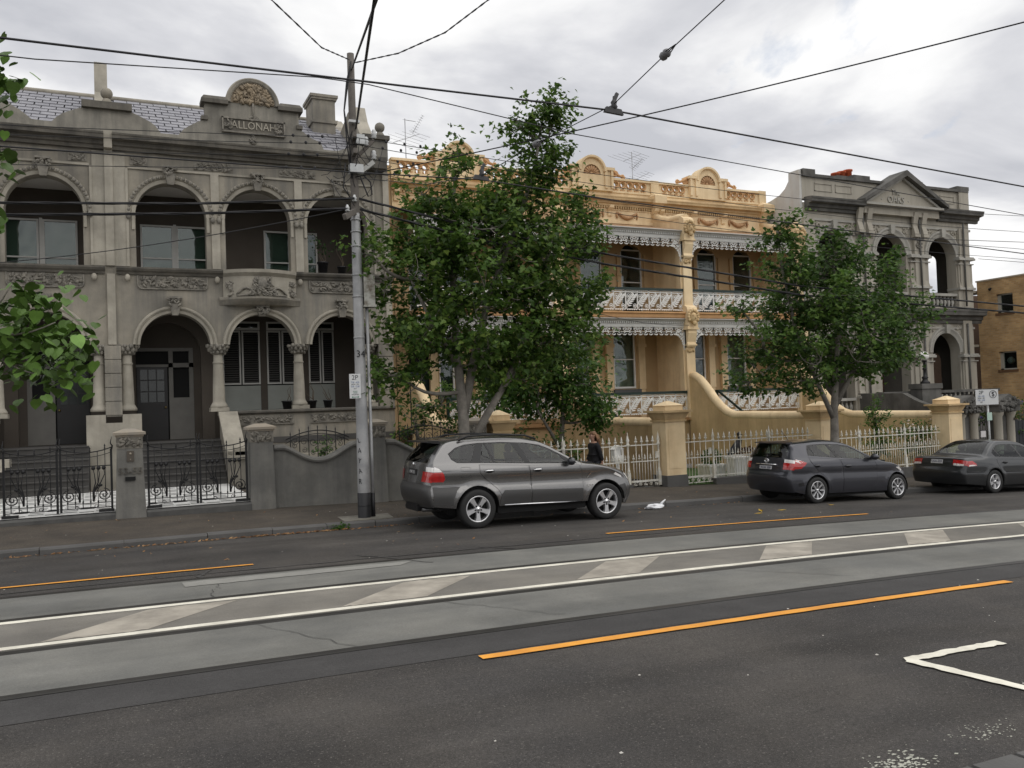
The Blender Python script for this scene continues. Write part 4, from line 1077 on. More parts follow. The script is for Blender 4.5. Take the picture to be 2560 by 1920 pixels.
# ================================================================== grey pedimented house with THE OAKS, brick flats
oak = M('oaks_stucco', (.44, .41, .345), .9, .2, .8, (.35, .325, .275), .8, streak=.4, scol=(.2, .185, .155), bump=.2, bs=18, spec=.2)
oakd = M('oaks_dark_stucco', (.145, .14, .13), .9, .3, 1.2, (.10, .098, .09), 1.1, streak=.55, scol=(.06, .058, .055), bump=.25, bs=20, spec=.2)
oakl = M('oaks_pale', (.43, .415, .375), .9, .15, 1.2, (.35, .34, .305), 1, streak=.25, spec=.2)
pwhite = M('peeling_white', (.55, .55, .53), .85, .1, 1, (.52, .51, .48), .8, streak=.2, scol=(.40, .30, .18), spec=.2)
YO = 27.5
OK = thing('pedimented_house', 'grey stucco house with triangular pediment lettered The OAKS and stacked arched loggias', 'house', (31.8, YO, -.5))
xa, xb = 26.7, 36.98
ctr = [28.35, 31.79, 35.07]
# upper wall with three arches, lower wall with three arches
for (zb, zt, sp, hw, nm) in ((5.9, 10.3, 8.28, .92, 'upper_wall'), (1.0, 5.5, 3.85, .9, 'lower_wall')):
    hs = [archhole(c, hw, zb+(.08 if zb > 5 else .1), sp, 20) for c in ctr]
    mb = MB(); mb.plate([(xa, zb), (xb, zb), (xb, zt), (xa, zt)], hs, YO, YO+.5); mb.build(nm, oak, OK)
    for c in ctr:
        mb = MB(); p = [(hw, YO-.03), (hw+.1, YO-.06), (hw+.12, YO-.03), (hw+.22, YO-.09), (hw+.28, YO-.09), (hw+.3, YO), (hw+.3, YO+.02), (hw, YO+.02)]
        mb.arcsweep(c, sp, p, 0, PI, 22); mb.build('arch_moulding', oakl, OK)
        mb = MB(); mb.frus(c-.1, c+.1, YO-.16, YO, sp+hw-.02, c-.15, c+.15, YO-.2, YO, sp+hw+.38); mb.build('keystone', oakl, OK)
        rs = random.Random(int(c))
        for s_ in (-1, 1):
            mb = MB(); relief(mb, c+s_*.95-.3, c+s_*.95+.3, sp+.7, sp+1.25, YO-.02, 22, rs, inside=lambda x, z: (x-c)**2+(z-sp)**2 > (hw+.35)**2, size=.06, dep=.04); mb.build('spandrel_carving', oak, OK)
# piers between arches: engaged pilasters with imposts and pedestals
for zb, zi, zt in ((5.9, 8.16, 9.62), (1.0, 3.62, 5.35)):
    for a, b in ((xa, 27.35), (29.36, 30.72), (32.85, 34.05), (36.0, xb)):
        w = b-a
        mb = MB(); m_ = a+w*(.5 if a > 27 else .3)
        if xb-b < .1: m_ = b-.55
        mb.box(m_-.3, min(m_+.3, b) if b == xb else m_+.3, YO-.14, YO, zb+.95, zt)
        mb.box(a, b, YO-.08, YO, zb, zb+.9); mb.frus(a+.02, b-.0, YO-.16, YO, zb+.95, a+.08, b-.05, YO-.08, YO, zb+1.25); mb.box(a+.05, b, YO-.08, YO+.0, zb+1.2, zi-.15)
        mb.build('pilaster', oak, OK)
        mb = MB(); mb.box(a-.04, b+.06, YO-.24, YO+.1, zi, zi+.1); mb.box(a-.02, b+.04, YO-.19, YO+.1, zi+.1, zi+.16); mb.box(a-.02, b+.03, YO-.17, YO+.08, zi-.2, zi-.15)
        mb.build('impost', oakl, OK)
        mb = MB(); mb.box(a-.04, b+.06, YO-.2, YO+.5, zb+.88, zb+.98); mb.build('pedestal_cap', oakl, OK)
        if zb > 5 and 28 < a < 35:
            for k in (-.28, .28):
                mb = MB(); x = m_+k; mb.xprof([(YO-.14, 9.2), (YO-.3, 9.22), (YO-.26, 9.4), (YO-.2, 9.6), (YO-.34, 10.2), (YO-.14, 10.2)], x-.14, x+.14); mb.box(x-.17, x+.17, YO-.33, YO-.1, 9.08, 9.2); mb.build('console', oak, OK)
            mb = MB(); relief(mb, m_-.2, m_+.2, 8.6, 8.95, YO-.15, 16, random.Random(4), size=.05); mb.box(m_-.24, m_+.24, YO-.2, YO-.14, 8.98, 9.05); mb.build('carved_panel', ornm, OK)
# balusters of the two loggias
bal_prof = lambda z: [(.055, z), (.055, z+.04), (.045, z+.08), (.085, z+.2), (.075, z+.28), (.035, z+.42), (.05, z+.46), (.05, z+.5)]
mb = MB(); mb.lathe(bal_prof(0), (0, 0, 0), 8); bsrc = mb.build('baluster', oakl, OK); bsrc.data.transform(Matrix.Translation(WL[OK])); first = True
for zb in (5.98, 1.3):
    for c in ctr:
        mb = MB(); mb.box(c-.92, c+.92, YO-.02, YO+.36, zb+.5, zb+.62) ; mb.box(c-.92, c+.92, YO+.02, YO+.3, zb-.08, zb); mb.build('balustrade_rail', oakl, OK)
        for i in range(7):
            loc = (c-.75+i*.25, YO+.16, zb)
            if first: bsrc.location = Vector(loc)-Vector(WL[OK]); first = False
            else: inst(bsrc, 'baluster', OK, loc)
# cornices, pediment, parapet
cornice(OK, xa+.1, 29.9, YO, 9.95, 10.5, .5, oakd); cornice(OK, 34.8, xb+.5, YO, 9.95, 10.5, .5, oakd); cornice(OK, xa, xb+.45, YO, 5.2, 5.85, .45, oakd)
mb = MB(); mb.box(xa, xb+.05, YO-.06, YO, 9.55, 9.65); mb.box(xa, xb+.05, YO-.05, YO, 4.95, 5.03); mb.build('string_course', oakl, OK)
mb = MB(); mb.plate([(29.85, 10.42), (34.83, 10.42), (32.33, 11.78)], [], YO-.28, YO+.35); mb.box(30.0, 34.7, YO-.26, YO, 10.0, 10.42); pdm = mb.build('pediment', oak, OK)
for s_ in (-1, 1):
    mb = MB(); e = 32.33+s_*2.62
    mb.add([], []); d = [(e, 10.42), (e, 10.56), (32.33, 11.98), (32.33, 11.72)]
    mb.plate(d, [], YO-.62, YO+.35); mb.build('raking_cornice', oakd, pdm)
    mb = MB(); e = 32.33+s_*2.2; mb.plate([(e, 10.44), (e+s_*.2, 10.44), (32.33, 11.72), (32.33, 11.6)], [], YO-.40, YO-.2); mb.build('raking_mould', oakl, pdm)
mb = MB(); mb.box(29.9, 34.75, YO-.5, YO, 10.34, 10.44); mb.build('pediment_base', oakl, pdm)
text('lettering', 'The', .34, .03, oakl, pdm, (31.92, YO-.30, 11.0)); text('lettering', 'OAKS', .44, .03, oakl, pdm, (31.9, YO-.30, 10.66), sx=.92)
for x in (31.05, 32.72): mb = MB(); mb.ball((x, YO-.28, 10.66), .05, 1, .5, 1, 6, 5); mb.build('dot', oakl, pdm)
mb = MB(); mb.plate([(xa, 10.45), (xb-.1, 10.45), (xb-.1, 11.45), (33.9, 11.45), (33.9, 11.58), (32.9, 11.58), (32.9, 11.45), (30.6, 11.45), (30.6, 11.6), (29.7, 11.6), (29.7, 11.45), (xa, 11.45)], [], YO+.0, YO+.3); mb.build('parapet', oak, OK)
mb = MB(); mb.box(xa, xb-.02, YO-.12, YO+.36, 11.4, 11.52); cp = mb.build('coping', oakd, OK)
for a, b, z in ((26.72, 27.4, 11.72), (29.62, 30.6, 11.68), (32.95, 33.92, 11.68), (36.2, 37.02, 11.68)):
    mb = MB(); mb.box(a, b, YO-.1, YO+.7, 11.5, z); mb.build('parapet_block', oakd, OK)
for a, b in ((27.4, 28.4), (28.6, 29.55), (33.98, 34.9), (35.1, 36.05)):
    mb = MB()
    for q in ((a, b, 11.14, 11.17), (a, b, 10.83, 10.86), (a, a+.03, 10.83, 11.17), (b-.03, b, 10.83, 11.17)): mb.box(q[0], q[1], YO-.03, YO, q[2], q[3])
    mb.build('panel_mould', oak, OK)
mb = MB(); mb.box(36.3, xb-.02, YO-.1, YO, 10.5, 11.4); mb.build('pilaster', oak, OK)
# side wall with its swept top, rear mass
mb = MB(); mb.plate([(YO+.0, -.5), (YO+.0, 11.68), (YO+.6, 11.68), (YO+.62, 11.32), (YO+.85, 11.05), (28.7, 10.85), (29.3, 10.72), (29.7, 10.68), (35, 10.68), (35, -.5)], [], xa-.14, xa-.01, 'x'); mb.build('side_wall', pwhite, OK)
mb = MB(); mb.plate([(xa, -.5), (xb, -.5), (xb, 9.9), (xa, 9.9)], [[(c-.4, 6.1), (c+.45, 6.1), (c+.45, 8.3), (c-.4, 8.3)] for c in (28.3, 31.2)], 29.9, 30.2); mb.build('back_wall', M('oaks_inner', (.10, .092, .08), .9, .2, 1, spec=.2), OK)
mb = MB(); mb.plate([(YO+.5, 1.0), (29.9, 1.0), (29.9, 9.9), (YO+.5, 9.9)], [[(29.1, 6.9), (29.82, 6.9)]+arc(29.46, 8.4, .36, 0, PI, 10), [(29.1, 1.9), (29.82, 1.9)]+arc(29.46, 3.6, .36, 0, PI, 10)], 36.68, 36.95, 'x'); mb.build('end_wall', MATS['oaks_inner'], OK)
for zz in (5.55, 9.85):
    mb = MB(); mb.box(xa, xb, YO+.5, 30, zz, zz+.3); mb.build('loggia_slab', oak, OK)
for c in (28.3, 31.2): sash(OK, c-.4, c+.45, 6.1, 8.3, 30.0, True)
mb = MB(); mb.box(34.4, 34.6, 29.95, 30.0, 1.4, 4.0); mb.box(33.2, 33.35, 29.6, 29.9, 1.2, 3.8); mb.build('door_frame', M('red_brown', (.10, .045, .03), .7, .2, 3), OK)
mb = MB(); mb.box(xa, xb, YO-.02, 30, .9, 1.18); mb.build('porch_floor', oakd, OK)
mb = MB(); mb.box(xa, xb, YO+.1, YO+.4, -.9, .9); mb.build('base_wall', oakd, OK)
mb = MB(); mb.box(33.0, 34.5, 31.6, 32.4, 10, 13.0); mb.box(32.9, 34.6, 31.5, 32.5, 12.85, 13.0); st = mb.build('chimney', oakd, OK)
pm = M('clay_pot', (.42, .085, .03), .8, .15, 4)
for x, h in ((33.35, .25), (33.75, .36), (34.2, .48)):
    mb = MB(); mb.lathe([(0, 13.0), (.2, 13.0), (.19, 13.0+h-.1), (.24, 13.0+h-.07), (.24, 13.0+h), (.16, 13.0+h), (0, 13.0+h-.05)], (x, 32, 0), 12); mb.build('chimney_pot', pm, st)
mb = MB(); mb.add([(xa, 28, 10.2), (xb, 28, 10.2), (xb, 36, 11.0), (xa, 36, 11.0)], [(0, 1, 2, 3)]); mb.build('roof', slate, OK)
for x in (29.95, 33.45, 36.35):
    for zz in ((6.0, 9.9), (1.2, 5.2)):
        mb = MB(); mb.tube([(x, YO-.2, zz[0]), (x, YO-.2, zz[1])], .045, 6); mb.build('downpipe', oakd, OK)
# entry steps wall with balusters, lamp pillar
mb = MB(); mb.plate([(YO, -1), (YO, 2.1), (25.2, 2.05), (24.6, 1.75), (23.5, 1.35), (22.9, 1.3), (22.9, -1)], [], 29.4, 29.7, 'x'); mb.build('stair_wall', oakd, OK)
mb = MB(); mb.box(29.6, 36.9, 26.3, 26.6, -1, .9); mb.box(29.55, 36.9, 26.25, 26.68, 2.0, 2.12); mb.box(29.6, 36.9, 26.32, 26.58, 1.0, 1.1)
for i in range(24): mb.lathe([(r_*1.3, z) for r_, z in bal_prof(1.1)]+[(.06, 2.0)], (30.0+i*.29, 26.45, 0), 6)
mb.build('terrace_balustrade', oakd, OK)
mb = MB(); mb.box(31.05, 32.2, 25.6, 26.2, -1, 2.2); mb.box(31.0, 32.25, 25.55, 26.25, 2.2, 2.42); mb.build('lamp_pedestal', oakd, OK)
t = thing('garden_lamp', 'white globe lamp on a short black post on the stone pillar', 'lamp', (31.62, 25.9, 2.42), 'globe lamps at the grey house')
mb = MB(); mb.lathe([(0, 2.42), (.2, 2.42), (.2, 2.48), (.12, 2.55), (.1, 2.62), (.14, 2.68), (.07, 2.75), (.06, 3.0), (.1, 3.05), (.05, 3.12), (.05, 3.34), (.11, 3.38), (.11, 3.42), (0, 3.42)], (31.62, 25.9, 0), 12); mb.build('post', M('black_iron', (.012, .012, .013), .5, .2, 4), t)
mb = MB(); mb.ball((31.62, 25.9, 3.6), .2, nu=16, nv=12); glob = M('globe_glass', (.82, .81, .78), .3, 0, spec=.5); mb.build('globe', glob, t)
# ---- brick flats: side wall facing this way with two windows
def brickmat():
    m = bpy.data.materials.new('blond_brick'); m.use_nodes = True; t = m.node_tree; N = t.nodes; K = t.links.new; b = N['Principled BSDF']; b.inputs['Roughness'].default_value = .9
    ge = N.new('ShaderNodeNewGeometry'); sp = N.new('ShaderNodeSeparateXYZ'); K(ge.outputs['Position'], sp.inputs[0]); cm = N.new('ShaderNodeCombineXYZ')
    ad = N.new('ShaderNodeMath'); ad.operation = 'ADD'; K(sp.outputs['X'], ad.inputs[0]); K(sp.outputs['Y'], ad.inputs[1]); K(ad.outputs[0], cm.inputs[0]); K(sp.outputs['Z'], cm.inputs[1])
    br = N.new('ShaderNodeTexBrick'); K(cm.outputs[0], br.inputs['Vector']); br.inputs['Scale'].default_value = 1
    for k_, v in (('Brick Width', .24), ('Row Height', .086), ('Mortar Size', .007), ('Bias', 0), ('Mortar Smooth', .2)): br.inputs[k_].default_value = v
    br.inputs['Color1'].default_value = (.54, .35, .165, 1); br.inputs['Color2'].default_value = (.42, .255, .11, 1); br.inputs['Mortar'].default_value = (.40, .32, .21, 1)
    no = N.new('ShaderNodeTexNoise'); no.inputs['Scale'].default_value = 1.3; K(ge.outputs['Position'], no.inputs['Vector']); mr = N.new('ShaderNodeMapRange'); K(no.outputs['Fac'], mr.inputs[0]); mr.inputs[1].default_value = .3; mr.inputs[2].default_value = .7; mr.inputs[3].default_value = .78; mr.inputs[4].default_value = 1.2
    ve = N.new('ShaderNodeVectorMath'); ve.operation = 'SCALE'; K(br.outputs['Color'], ve.inputs[0]); K(mr.outputs[0], ve.inputs['Scale']); K(ve.outputs[0], b.inputs['Base Color'])
    bp = N.new('ShaderNodeBump'); bp.inputs['Strength'].default_value = .5; bp.inputs['Distance'].default_value = .01; K(br.outputs['Fac'], bp.inputs['Height']); bp.invert = True; K(bp.outputs[0], b.inputs['Normal'])
    return m
brick = brickmat()
BF = thing('brick_flats', 'low blond brick block of flats cut off by the right edge', 'building', (39.2, 26, -.6))
xw, zt = 39.2, 7.42
wins = [(27.0, 27.85, 5.76, 6.68), (26.95, 27.85, 3.0, 3.88)]
mb = MB(); mb.plate([(22.5, -1), (28.85, -1), (28.85, zt), (22.5, zt)], [[(a, c), (b, c), (b, d), (a, d)] for a, b, c, d in wins], xw, xw+.3, 'x'); mb.build('side_wall', brick, BF)
mb = MB(); mb.box(xw+.301, 50, 22.5, 22.8, -1, zt); mb.build('street_wall', brick, BF)
mb = MB(); mb.box(xw-.03, 50, 22.45, 28.9, zt, zt+.07); mb.build('roof', M('roof_edge', (.45, .38, .28), .7, .1), BF)
for a, b, c, d in wins:
    mb = MB()
    for q in ((a, b, c, c+.06), (a, b, d-.06, d), (a, a+.05, c, d), (b-.16, b, c, d)): mb.box(xw+.1, xw+.2, q[0], q[1], q[2], q[3])
    w = mb.build('window', M('cream_frame', (.42, .40, .34), .6, .1), BF)
    mb = MB(); mb.box(xw+.15, xw+.16, a, b, c, d); mb.build('pane', pane, w)
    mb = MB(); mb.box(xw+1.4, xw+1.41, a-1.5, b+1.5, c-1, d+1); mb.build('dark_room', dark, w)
    mb = MB(); mb.box(xw-.04, xw+.1, a-.06, b+.06, c-.12, c-.0); mb.build('brick_sill', M('dark_brick', (.14, .075, .035), .9, .2, 8), w)
mb = MB(); mb.box(39.5, 46, 31, 34, -1, 7.1); mb.build('rear_block', M('brown_recess', (.12, .075, .05), .9, .2, 2), BF)
for z in (1.3, 4.2, 6.9):
    mb = MB(); mb.box(38.2, 40, 28.9, 31, z, z+.12); mb.build('balcony_slab', M('cream_frame2', (.36, .33, .27), .7, .1), BF)
mb = MB(); mb.tube([(45.5, 27, 7.4), (45.5, 27, 10.3)], .06, 6); mb.build('vent_pipe', M('pipe_cream', (.6, .56, .45), .6, .05), BF)
mb = MB(); mb.tube([(xw-.12, 28.1, 7.0), (xw+.02, 28.1, 7.02)], .04, 6); mb.ball((xw-.1, 28.1, 6.97), .07); mb.build('wall_light', dark, BF)
t = thing('pendant_lamp', 'white globe pendant lamp hanging inside the lower window of the brick flats', 'lamp', (39.75, 27.55, 3.9))
mb = MB(); mb.ball((39.75, 27.62, 3.45), .17, nu=16, nv=12); mb.build('globe', glob, t)
mb = MB(); mb.tube([(39.75, 27.62, 3.6), (39.75, 27.62, 4.1)], .01, 5); mb.build('cord', MATS['black_iron'], t)
strip('oaks_forecourt', xs_(26.4, 60, 2), [20.7, 36], lambda x, y: z0(x)+.03, MATS['footpath_asphalt'], kind='structure')
# ================================================================== front fences, gates and gate piers
iron = MATS['black_iron']
YF = 20.1
def gpier(name, label, x, w0, w1, zb, zn, zc, zt, mat, capm, group, y=YF+.25, band=True):
    t = thing(name, label, 'gate pier', (x, y, zb), group)
    a, b = w0/2, w1/2
    mb = MB(); mb.frus(x-a, x+a, y-a, y+a, zb-.25, x-b, x+b, y-b, y+b, zn); mb.build('shaft', mat, t)
    if band:
        mb = MB(); mb.box(x-b-.01, x+b+.01, y-b-.01, y+b+.01, zn, zc-.06)
        relief(mb, x-b+.04, x+b-.04, zn+.04, zc-.1, y-b-.02, 26, random.Random(int(x*9)), size=.045, dep=.035)
        mb.build('carved_band', ornm, t)
    mb = MB(); c = b+.07
    mb.box(x-b-.03, x+b+.03, y-b-.03, y+b+.03, zc-.06, zc-.02); mb.box(x-c, x+c, y-c, y+c, zc-.02, zc+.035); mb.frus(x-c, x+c, y-c, y+c, zc+.035, x-b*.45, x+b*.45, y-b*.45, y+b*.45, zt)
    mb.build('cap', capm, t)
    return t
capst = M('cap_stone', (.36, .31, .24), .9, .2, 3, (.26, .235, .2), 3, bump=.2, bs=20)
fst = M('fence_stucco', (.215, .208, .188), .92, .25, 1.0, (.155, .152, .14), 1.1, streak=.6, scol=(.10, .10, .098), bump=.3, bs=16, spec=.2)
G1 = 'grey stucco gate piers with carved caps'
pA = gpier('gate_pier', 'tapered grey gate pier with 53-55 numerals and letter slot between the iron gates', .32, .62, .50, 0, 1.48, 1.79, 1.9, fst, capst, G1)
text('numerals', '53-55', .20, .018, MATS['dark_stucco'], pA, (.325, YF-.045, 1.0), sx=1.05)
mb = MB(); mb.box(.22, .42, YF-.065, YF-.0, .80, .88); mb.build('letter_slot', dark, pA)
mb = MB(); mb.box(.26, .40, YF-.03, YF+.03, 1.20, 1.43); ic = mb.build('intercom', M('brown_metal', (.09, .075, .06), .5, .2, 4), pA)
mb = MB(); mb.lathe([(0, YF-.04), (.025, YF-.04), (.025, YF-.02)], (.33, 0, 1.37), 10, 'y'); mb.box(.32, .34, YF-.036, YF, 1.24, 1.26); mb.build('button', capst, ic)
gpier('gate_pier', 'grey tapered gate pier right of the second iron gate, beside the dipping wall', 3.06, .56, .50, -.04, 1.48, 1.79, 1.9, fst, capst, G1)
gpier('gate_pier', 'grey tapered gate pier half hidden behind the utility pole', 5.70, .56, .50, -.09, 1.47, 1.79, 1.9, fst, capst, G1)
gpier('gate_pier', 'dark grey gate pier behind the forked tree trunk', 8.35, .56, .50, -.18, 1.42, 1.72, 1.82, fst, capst, G1)
def lowwall(x0_, x1_, label, zt, dip, zb):
    t = thing('low_wall', label, 'wall', ((x0_+x1_)/2, YF+.2, zb), 'dipping garden walls of the grey house')
    n = 18; pts = []
    for i in range(n+1):
        u = i/n; x = x0_+(x1_-x0_)*u; k = max(0, min(1, (u-.10)/.80)); pts.append((x, zt-(zt-dip)*math.sin(PI*k)**1.3))
    mb = MB(); mb.plate([(x0_, zb-.3), (x1_, zb-.3)]+list(reversed(pts)), [], YF+.12, YF+.40); mb.build('wall_body', fst, t)
    mb = MB(); pr = [(YF+.04, -.075), (YF+.02, -.03), (YF+.05, .02), (YF+.2, .045), (YF+.44, .02), (YF+.46, -.06)]; m = len(pr)
    vs_ = [(x, q[0], z+q[1]) for x, z in pts for q in pr]
    mb.add(vs_, [(i*m+j, i*m+(j+1) % m, (i+1)*m+(j+1) % m, (i+1)*m+j) for i in range(n) for j in range(m)]); mb.build('coping', fst, t)
    # arched wrought iron railing filling the dip
    mid = (x0_+x1_)/2; hw = (x1_-x0_)*.36
    top = lambda x: zt+.13+.2*(1-((x-mid)/hw)**2); bot = lambda x: interp(pts, x)+.06
    r = MB(); r.tube([(mid-hw+2*hw*i/14, YF+.25, top(mid-hw+2*hw*i/14)) for i in range(15)], .014, 5)
    r.tube([(mid-hw+2*hw*i/14, YF+.25, top(mid-hw+2*hw*i/14)-.08) for i in range(15)], .010, 4)
    for i in range(7):
        x = mid-hw*.85+hw*1.7*i/6; r.tube([(x, YF+.25, bot(x)-.1), (x, YF+.25, top(x)+.07)], [.011]*2, 5); r.lathe([(0, 0), (.016, .02), (0, .09)], (x, YF+.25, top(x)+.05), 6)
        if i < 6:
            xm = x+hw*1.7/12; s_ = 1 if i % 2 else -1
            r.tube([(p[0], YF+.25, p[1]) for p in spiral(xm, (top(xm)+bot(xm))/2+.03, .10, .02, 0, 1.4*s_, 12)], .008, 4)
            r.tube([(p[0], YF+.25, p[1]) for p in spiral(xm, bot(xm)+.08, .07, .015, PI/2, -1.3*s_, 10)], .007, 4)
    r.build('iron_railing', iron, t)
    return t
lowwall(3.34, 5.42, 'low grey wall with a dipping top and iron scrollwork left of the pole', 1.36, 1.02, -.06)
lowwall(5.98, 8.08, 'low grey wall with a dipping top behind the rear of the grey suv', 1.36, 1.04, -.13)
def iron_gate(x0_, x1_, label, z):
    t = thing('iron_gate', label, 'gate', ((x0_+x1_)/2, YF+.2, z), 'black wrought iron gates'); y = YF+.2
    xm = (x0_+x1_)/2
    for k, (a, b) in enumerate(((x0_, xm-.01), (xm+.01, x1_))):
        f = MB(); w = b-a
        f.box(a, a+.045, y-.022, y+.022, z+.02, z+1.32); f.box(b-.045, b, y-.022, y+.022, z+.02, z+1.32)
        out_, inn = (a, b) if k == 0 else (b, a)
        def ztop(u): return z+1.13+.12*(1-math.cos(PI*(2*u-1)))*.5 if False else z+1.16+.10*(2*u-1)**2
        f.tube([(a+w*i/10, y, ztop(i/10)+.10) for i in range(11)], .016, 4); f.tube([(a+w*i/10, y, ztop(i/10)) for i in range(11)], .009, 4)
        f.box(a+.03, b-.03, y-.011, y+.011, z+.96, z+.98); f.box(a+.03, b-.03, y-.011, y+.011, z+.08, z+.10); f.box(a+.03, b-.03, y-.010, y+.010, z+.18, z+.195)
        for q in ((a+.017, 1.32), (b-.017, 1.32)):
            f.tube([(q[0], y, z+1.3), (q[0]+.02, y, z+1.38), (q[0]-.015, y, z+1.44), (q[0]+.01, y, z+1.58)], [.022, .018, .014, .004], 5)
        leaf = f.build('gate_leaf', iron, t)
        br = MB(); o = MB()
        n = 7
        for i in range(1, n):
            x = a+w*i/n; hi = ztop(i/n)+.10
            br.tube([(x, y, z+.1), (x, y, hi)], .0105, 4)
            if i % 2 == 0: br.lathe([(0, 0), (.02, .03), (.008, .05), (.018, .08), (0, .13)], (x, y, hi), 6)
            br.ball((x, y, z+.22), .018, 1, 1, 1.6, 6, 4)
        br.build('baluster_bar', iron, leaf, kind='stuff')
        for s_, cx in ((-1, a+w*.27), (1, a+w*.73)):
            o.tube([(p[0], y-.012, p[1]) for p in spiral(cx+s_*.10, z+.36, .135, .015, PI/2 if s_ < 0 else PI/2, 1.9*(1 if s_ < 0 else -1), 22)], .013, 4)
            base = (cx-s_*.10, y-.012, z+.22)
            for m in range(3):
                tx = cx+s_*(-.10+.10*m); o.tube([base, (base[0]-s_*.01+.01*m*s_, y-.012, z+.42), (cx+s_*(-.06+.05*m), y-.012, z+.62), (tx+s_*.02, y-.012, z+.80), (tx, y-.012, z+.90)], [.022, .016, .012, .009, .008], 5)
                o.ball((tx, y-.012, z+.925), 0.046, 1, .6, .95, 7, 5)
            o.ball((cx+s_*.03, y-.012, z+.56), .04, 1.1, .5, .8, 7, 5); o.tube([base, (cx-s_*.03, y-.012, z+.45), (cx+s_*.03, y-.012, z+.55)], .010, 4)
            o.tube([(p[0], y-.012, p[1]) for p in spiral(cx-s_*.05, z+.12, .05, .012, 0, 1.2*s_, 9)], .008, 4)
        o.build('scrollwork', iron, leaf)
    for q in (x0_-.02, x1_-.28): mb = MB(); mb.box(q, q+.3, YF+.1, YF+.22, z-.02, z+.05); mb.build('hinge_block', iron, t)
    return t
iron_gate(-2.06, -.02, 'black wrought iron double gate at the left, with tulip buds and scrolls', .17)
iron_gate(.66, 2.76, 'black wrought iron double gate between the two grey piers, before the tiled path', .17)
iron_gate(-5.2, -2.4, 'black wrought iron gate panel at the very left edge of the photo', .17)
for a, b in ((-5.4, .02), (.63, 2.80)):
    mb = MB(); mb.xprof([(YF-.05, -.25), (YF-.05, .1), (YF-.02, .14), (YF+.32, .16), (YF+.32, -.25)], a, b); o = mb.build('gate_sill', M('sill_stone', (.12, .118, .112), .8, .3, 2, (.06, .06, .058), 2, bump=.2, bs=20), kind='structure')
# ---- cream piers and white palisade fences
plinm = blue
def cream_pier(label, x, zt, zb, hw=.33):
    t = thing('gate_pier', label, 'gate pier', (x, YF+.3, zb), 'cream gate piers with pyramid caps'); y = YF+.34
    h = zt-.27
    mb = MB(); mb.box(x-hw-.03, x+hw+.03, y-hw-.03, y+hw+.03, zb-.3, zb+.36); mb.build('base_stone', plinm, t)
    mb = MB(); mb.box(x-hw, x+hw, y-hw, y+hw, zb+.36, h-.32); mb.box(x-hw+.08, x+hw-.08, y-hw-.012, y, zb+.55, h-.5); mb.build('shaft', yel, t)
    mb = MB(); mb.box(x-hw-.04, x+hw+.04, y-hw-.04, y+hw+.04, h-.32, h-.27); mb.frus(x-hw, x+hw, y-hw, y+hw, h-.27, x-hw-.1, x+hw+.1, y-hw-.1, y+hw+.1, h-.06); mb.box(x-hw-.17, x+hw+.17, y-hw-.17, y+hw+.17, h-.06, h)
    mb.build('moulded_cap', yeld, t)
    mb = MB(); mb.box(x-hw+.03, x+hw-.03, y-hw+.03, y+hw-.03, h, h+.14); mb.frus(x-hw+.01, x+hw-.01, y-hw+.01, y+hw-.01, h+.14, x-.03, x+.03, y-.03, y+.03, zt); mb.build('pyramid', yel, t)
cream_pier('cream gate pier with pyramid cap between the two white gates', 14.42, 2.08, -.38)
cream_pier('cream gate pier behind the trunk of the smaller street tree', 20.2, 1.90, -.57)
cream_pier('cream gate pier with pyramid cap next to the grey stone gate columns', 25.93, 1.91, -.82)
cream_pier('cream gate pier whose capped top shows above the roof of the grey suv', 9.1, 2.0, -.22, .26)
wiron = M('white_palisade', (.74, .73, .68), .6, .15, 4, (.58, .55, .46), 5, spec=.3)
def fin(mb, x, y, z, s_=1):
    mb.lathe([(0, z-.01), (.013*s_, z), (.011*s_, z+.04*s_), (.030*s_, z+.06*s_), (.034*s_, z+.085*s_), (.018*s_, z+.11*s_), (.03*s_, z+.125*s_), (.016*s_, z+.165*s_), (0, z+.235*s_)], (x, y, 0), 7)
    for a in (0, PI): mb.ball((x+.036*s_*math.cos(a), y, z+.075*s_), .016*s_, 1, 1, 1.1, 5, 4)
mb = MB(); mb.tube([(0, 0, 0), (0, 0, 1.09)], .0115, 5); fin(mb, 0, 0, 1.08, 1.05); TALL = mb.build('picket', wiron).data; bpy.data.objects.remove(bpy.data.objects['picket'])
mb = MB(); mb.tube([(0, 0, 0), (0, 0, .60)], .0105, 5); fin(mb, 0, 0, .60, .85); SHORT = mb.build('short_picket', wiron).data; bpy.data.objects.remove(bpy.data.objects['short_picket'])
def post(t, x, y, z):
    mb = MB(); mb.box(x-.045, x+.045, y-.045, y+.045, z-.1, z+.3)
    mb.lathe([(.04, z+.3), (.05, z+.34), (.03, z+.4), (.028, z+.7), (.04, z+.74), (.028, z+.8), (.028, z+1.02), (.055, z+1.06), (.05, z+1.1), (.03, z+1.14), (.05, z+1.2), (.03, z+1.27), (.012, z+1.35), (0, z+1.45)], (x, y, 0), 9)
    return mb.build('post', wiron, t)
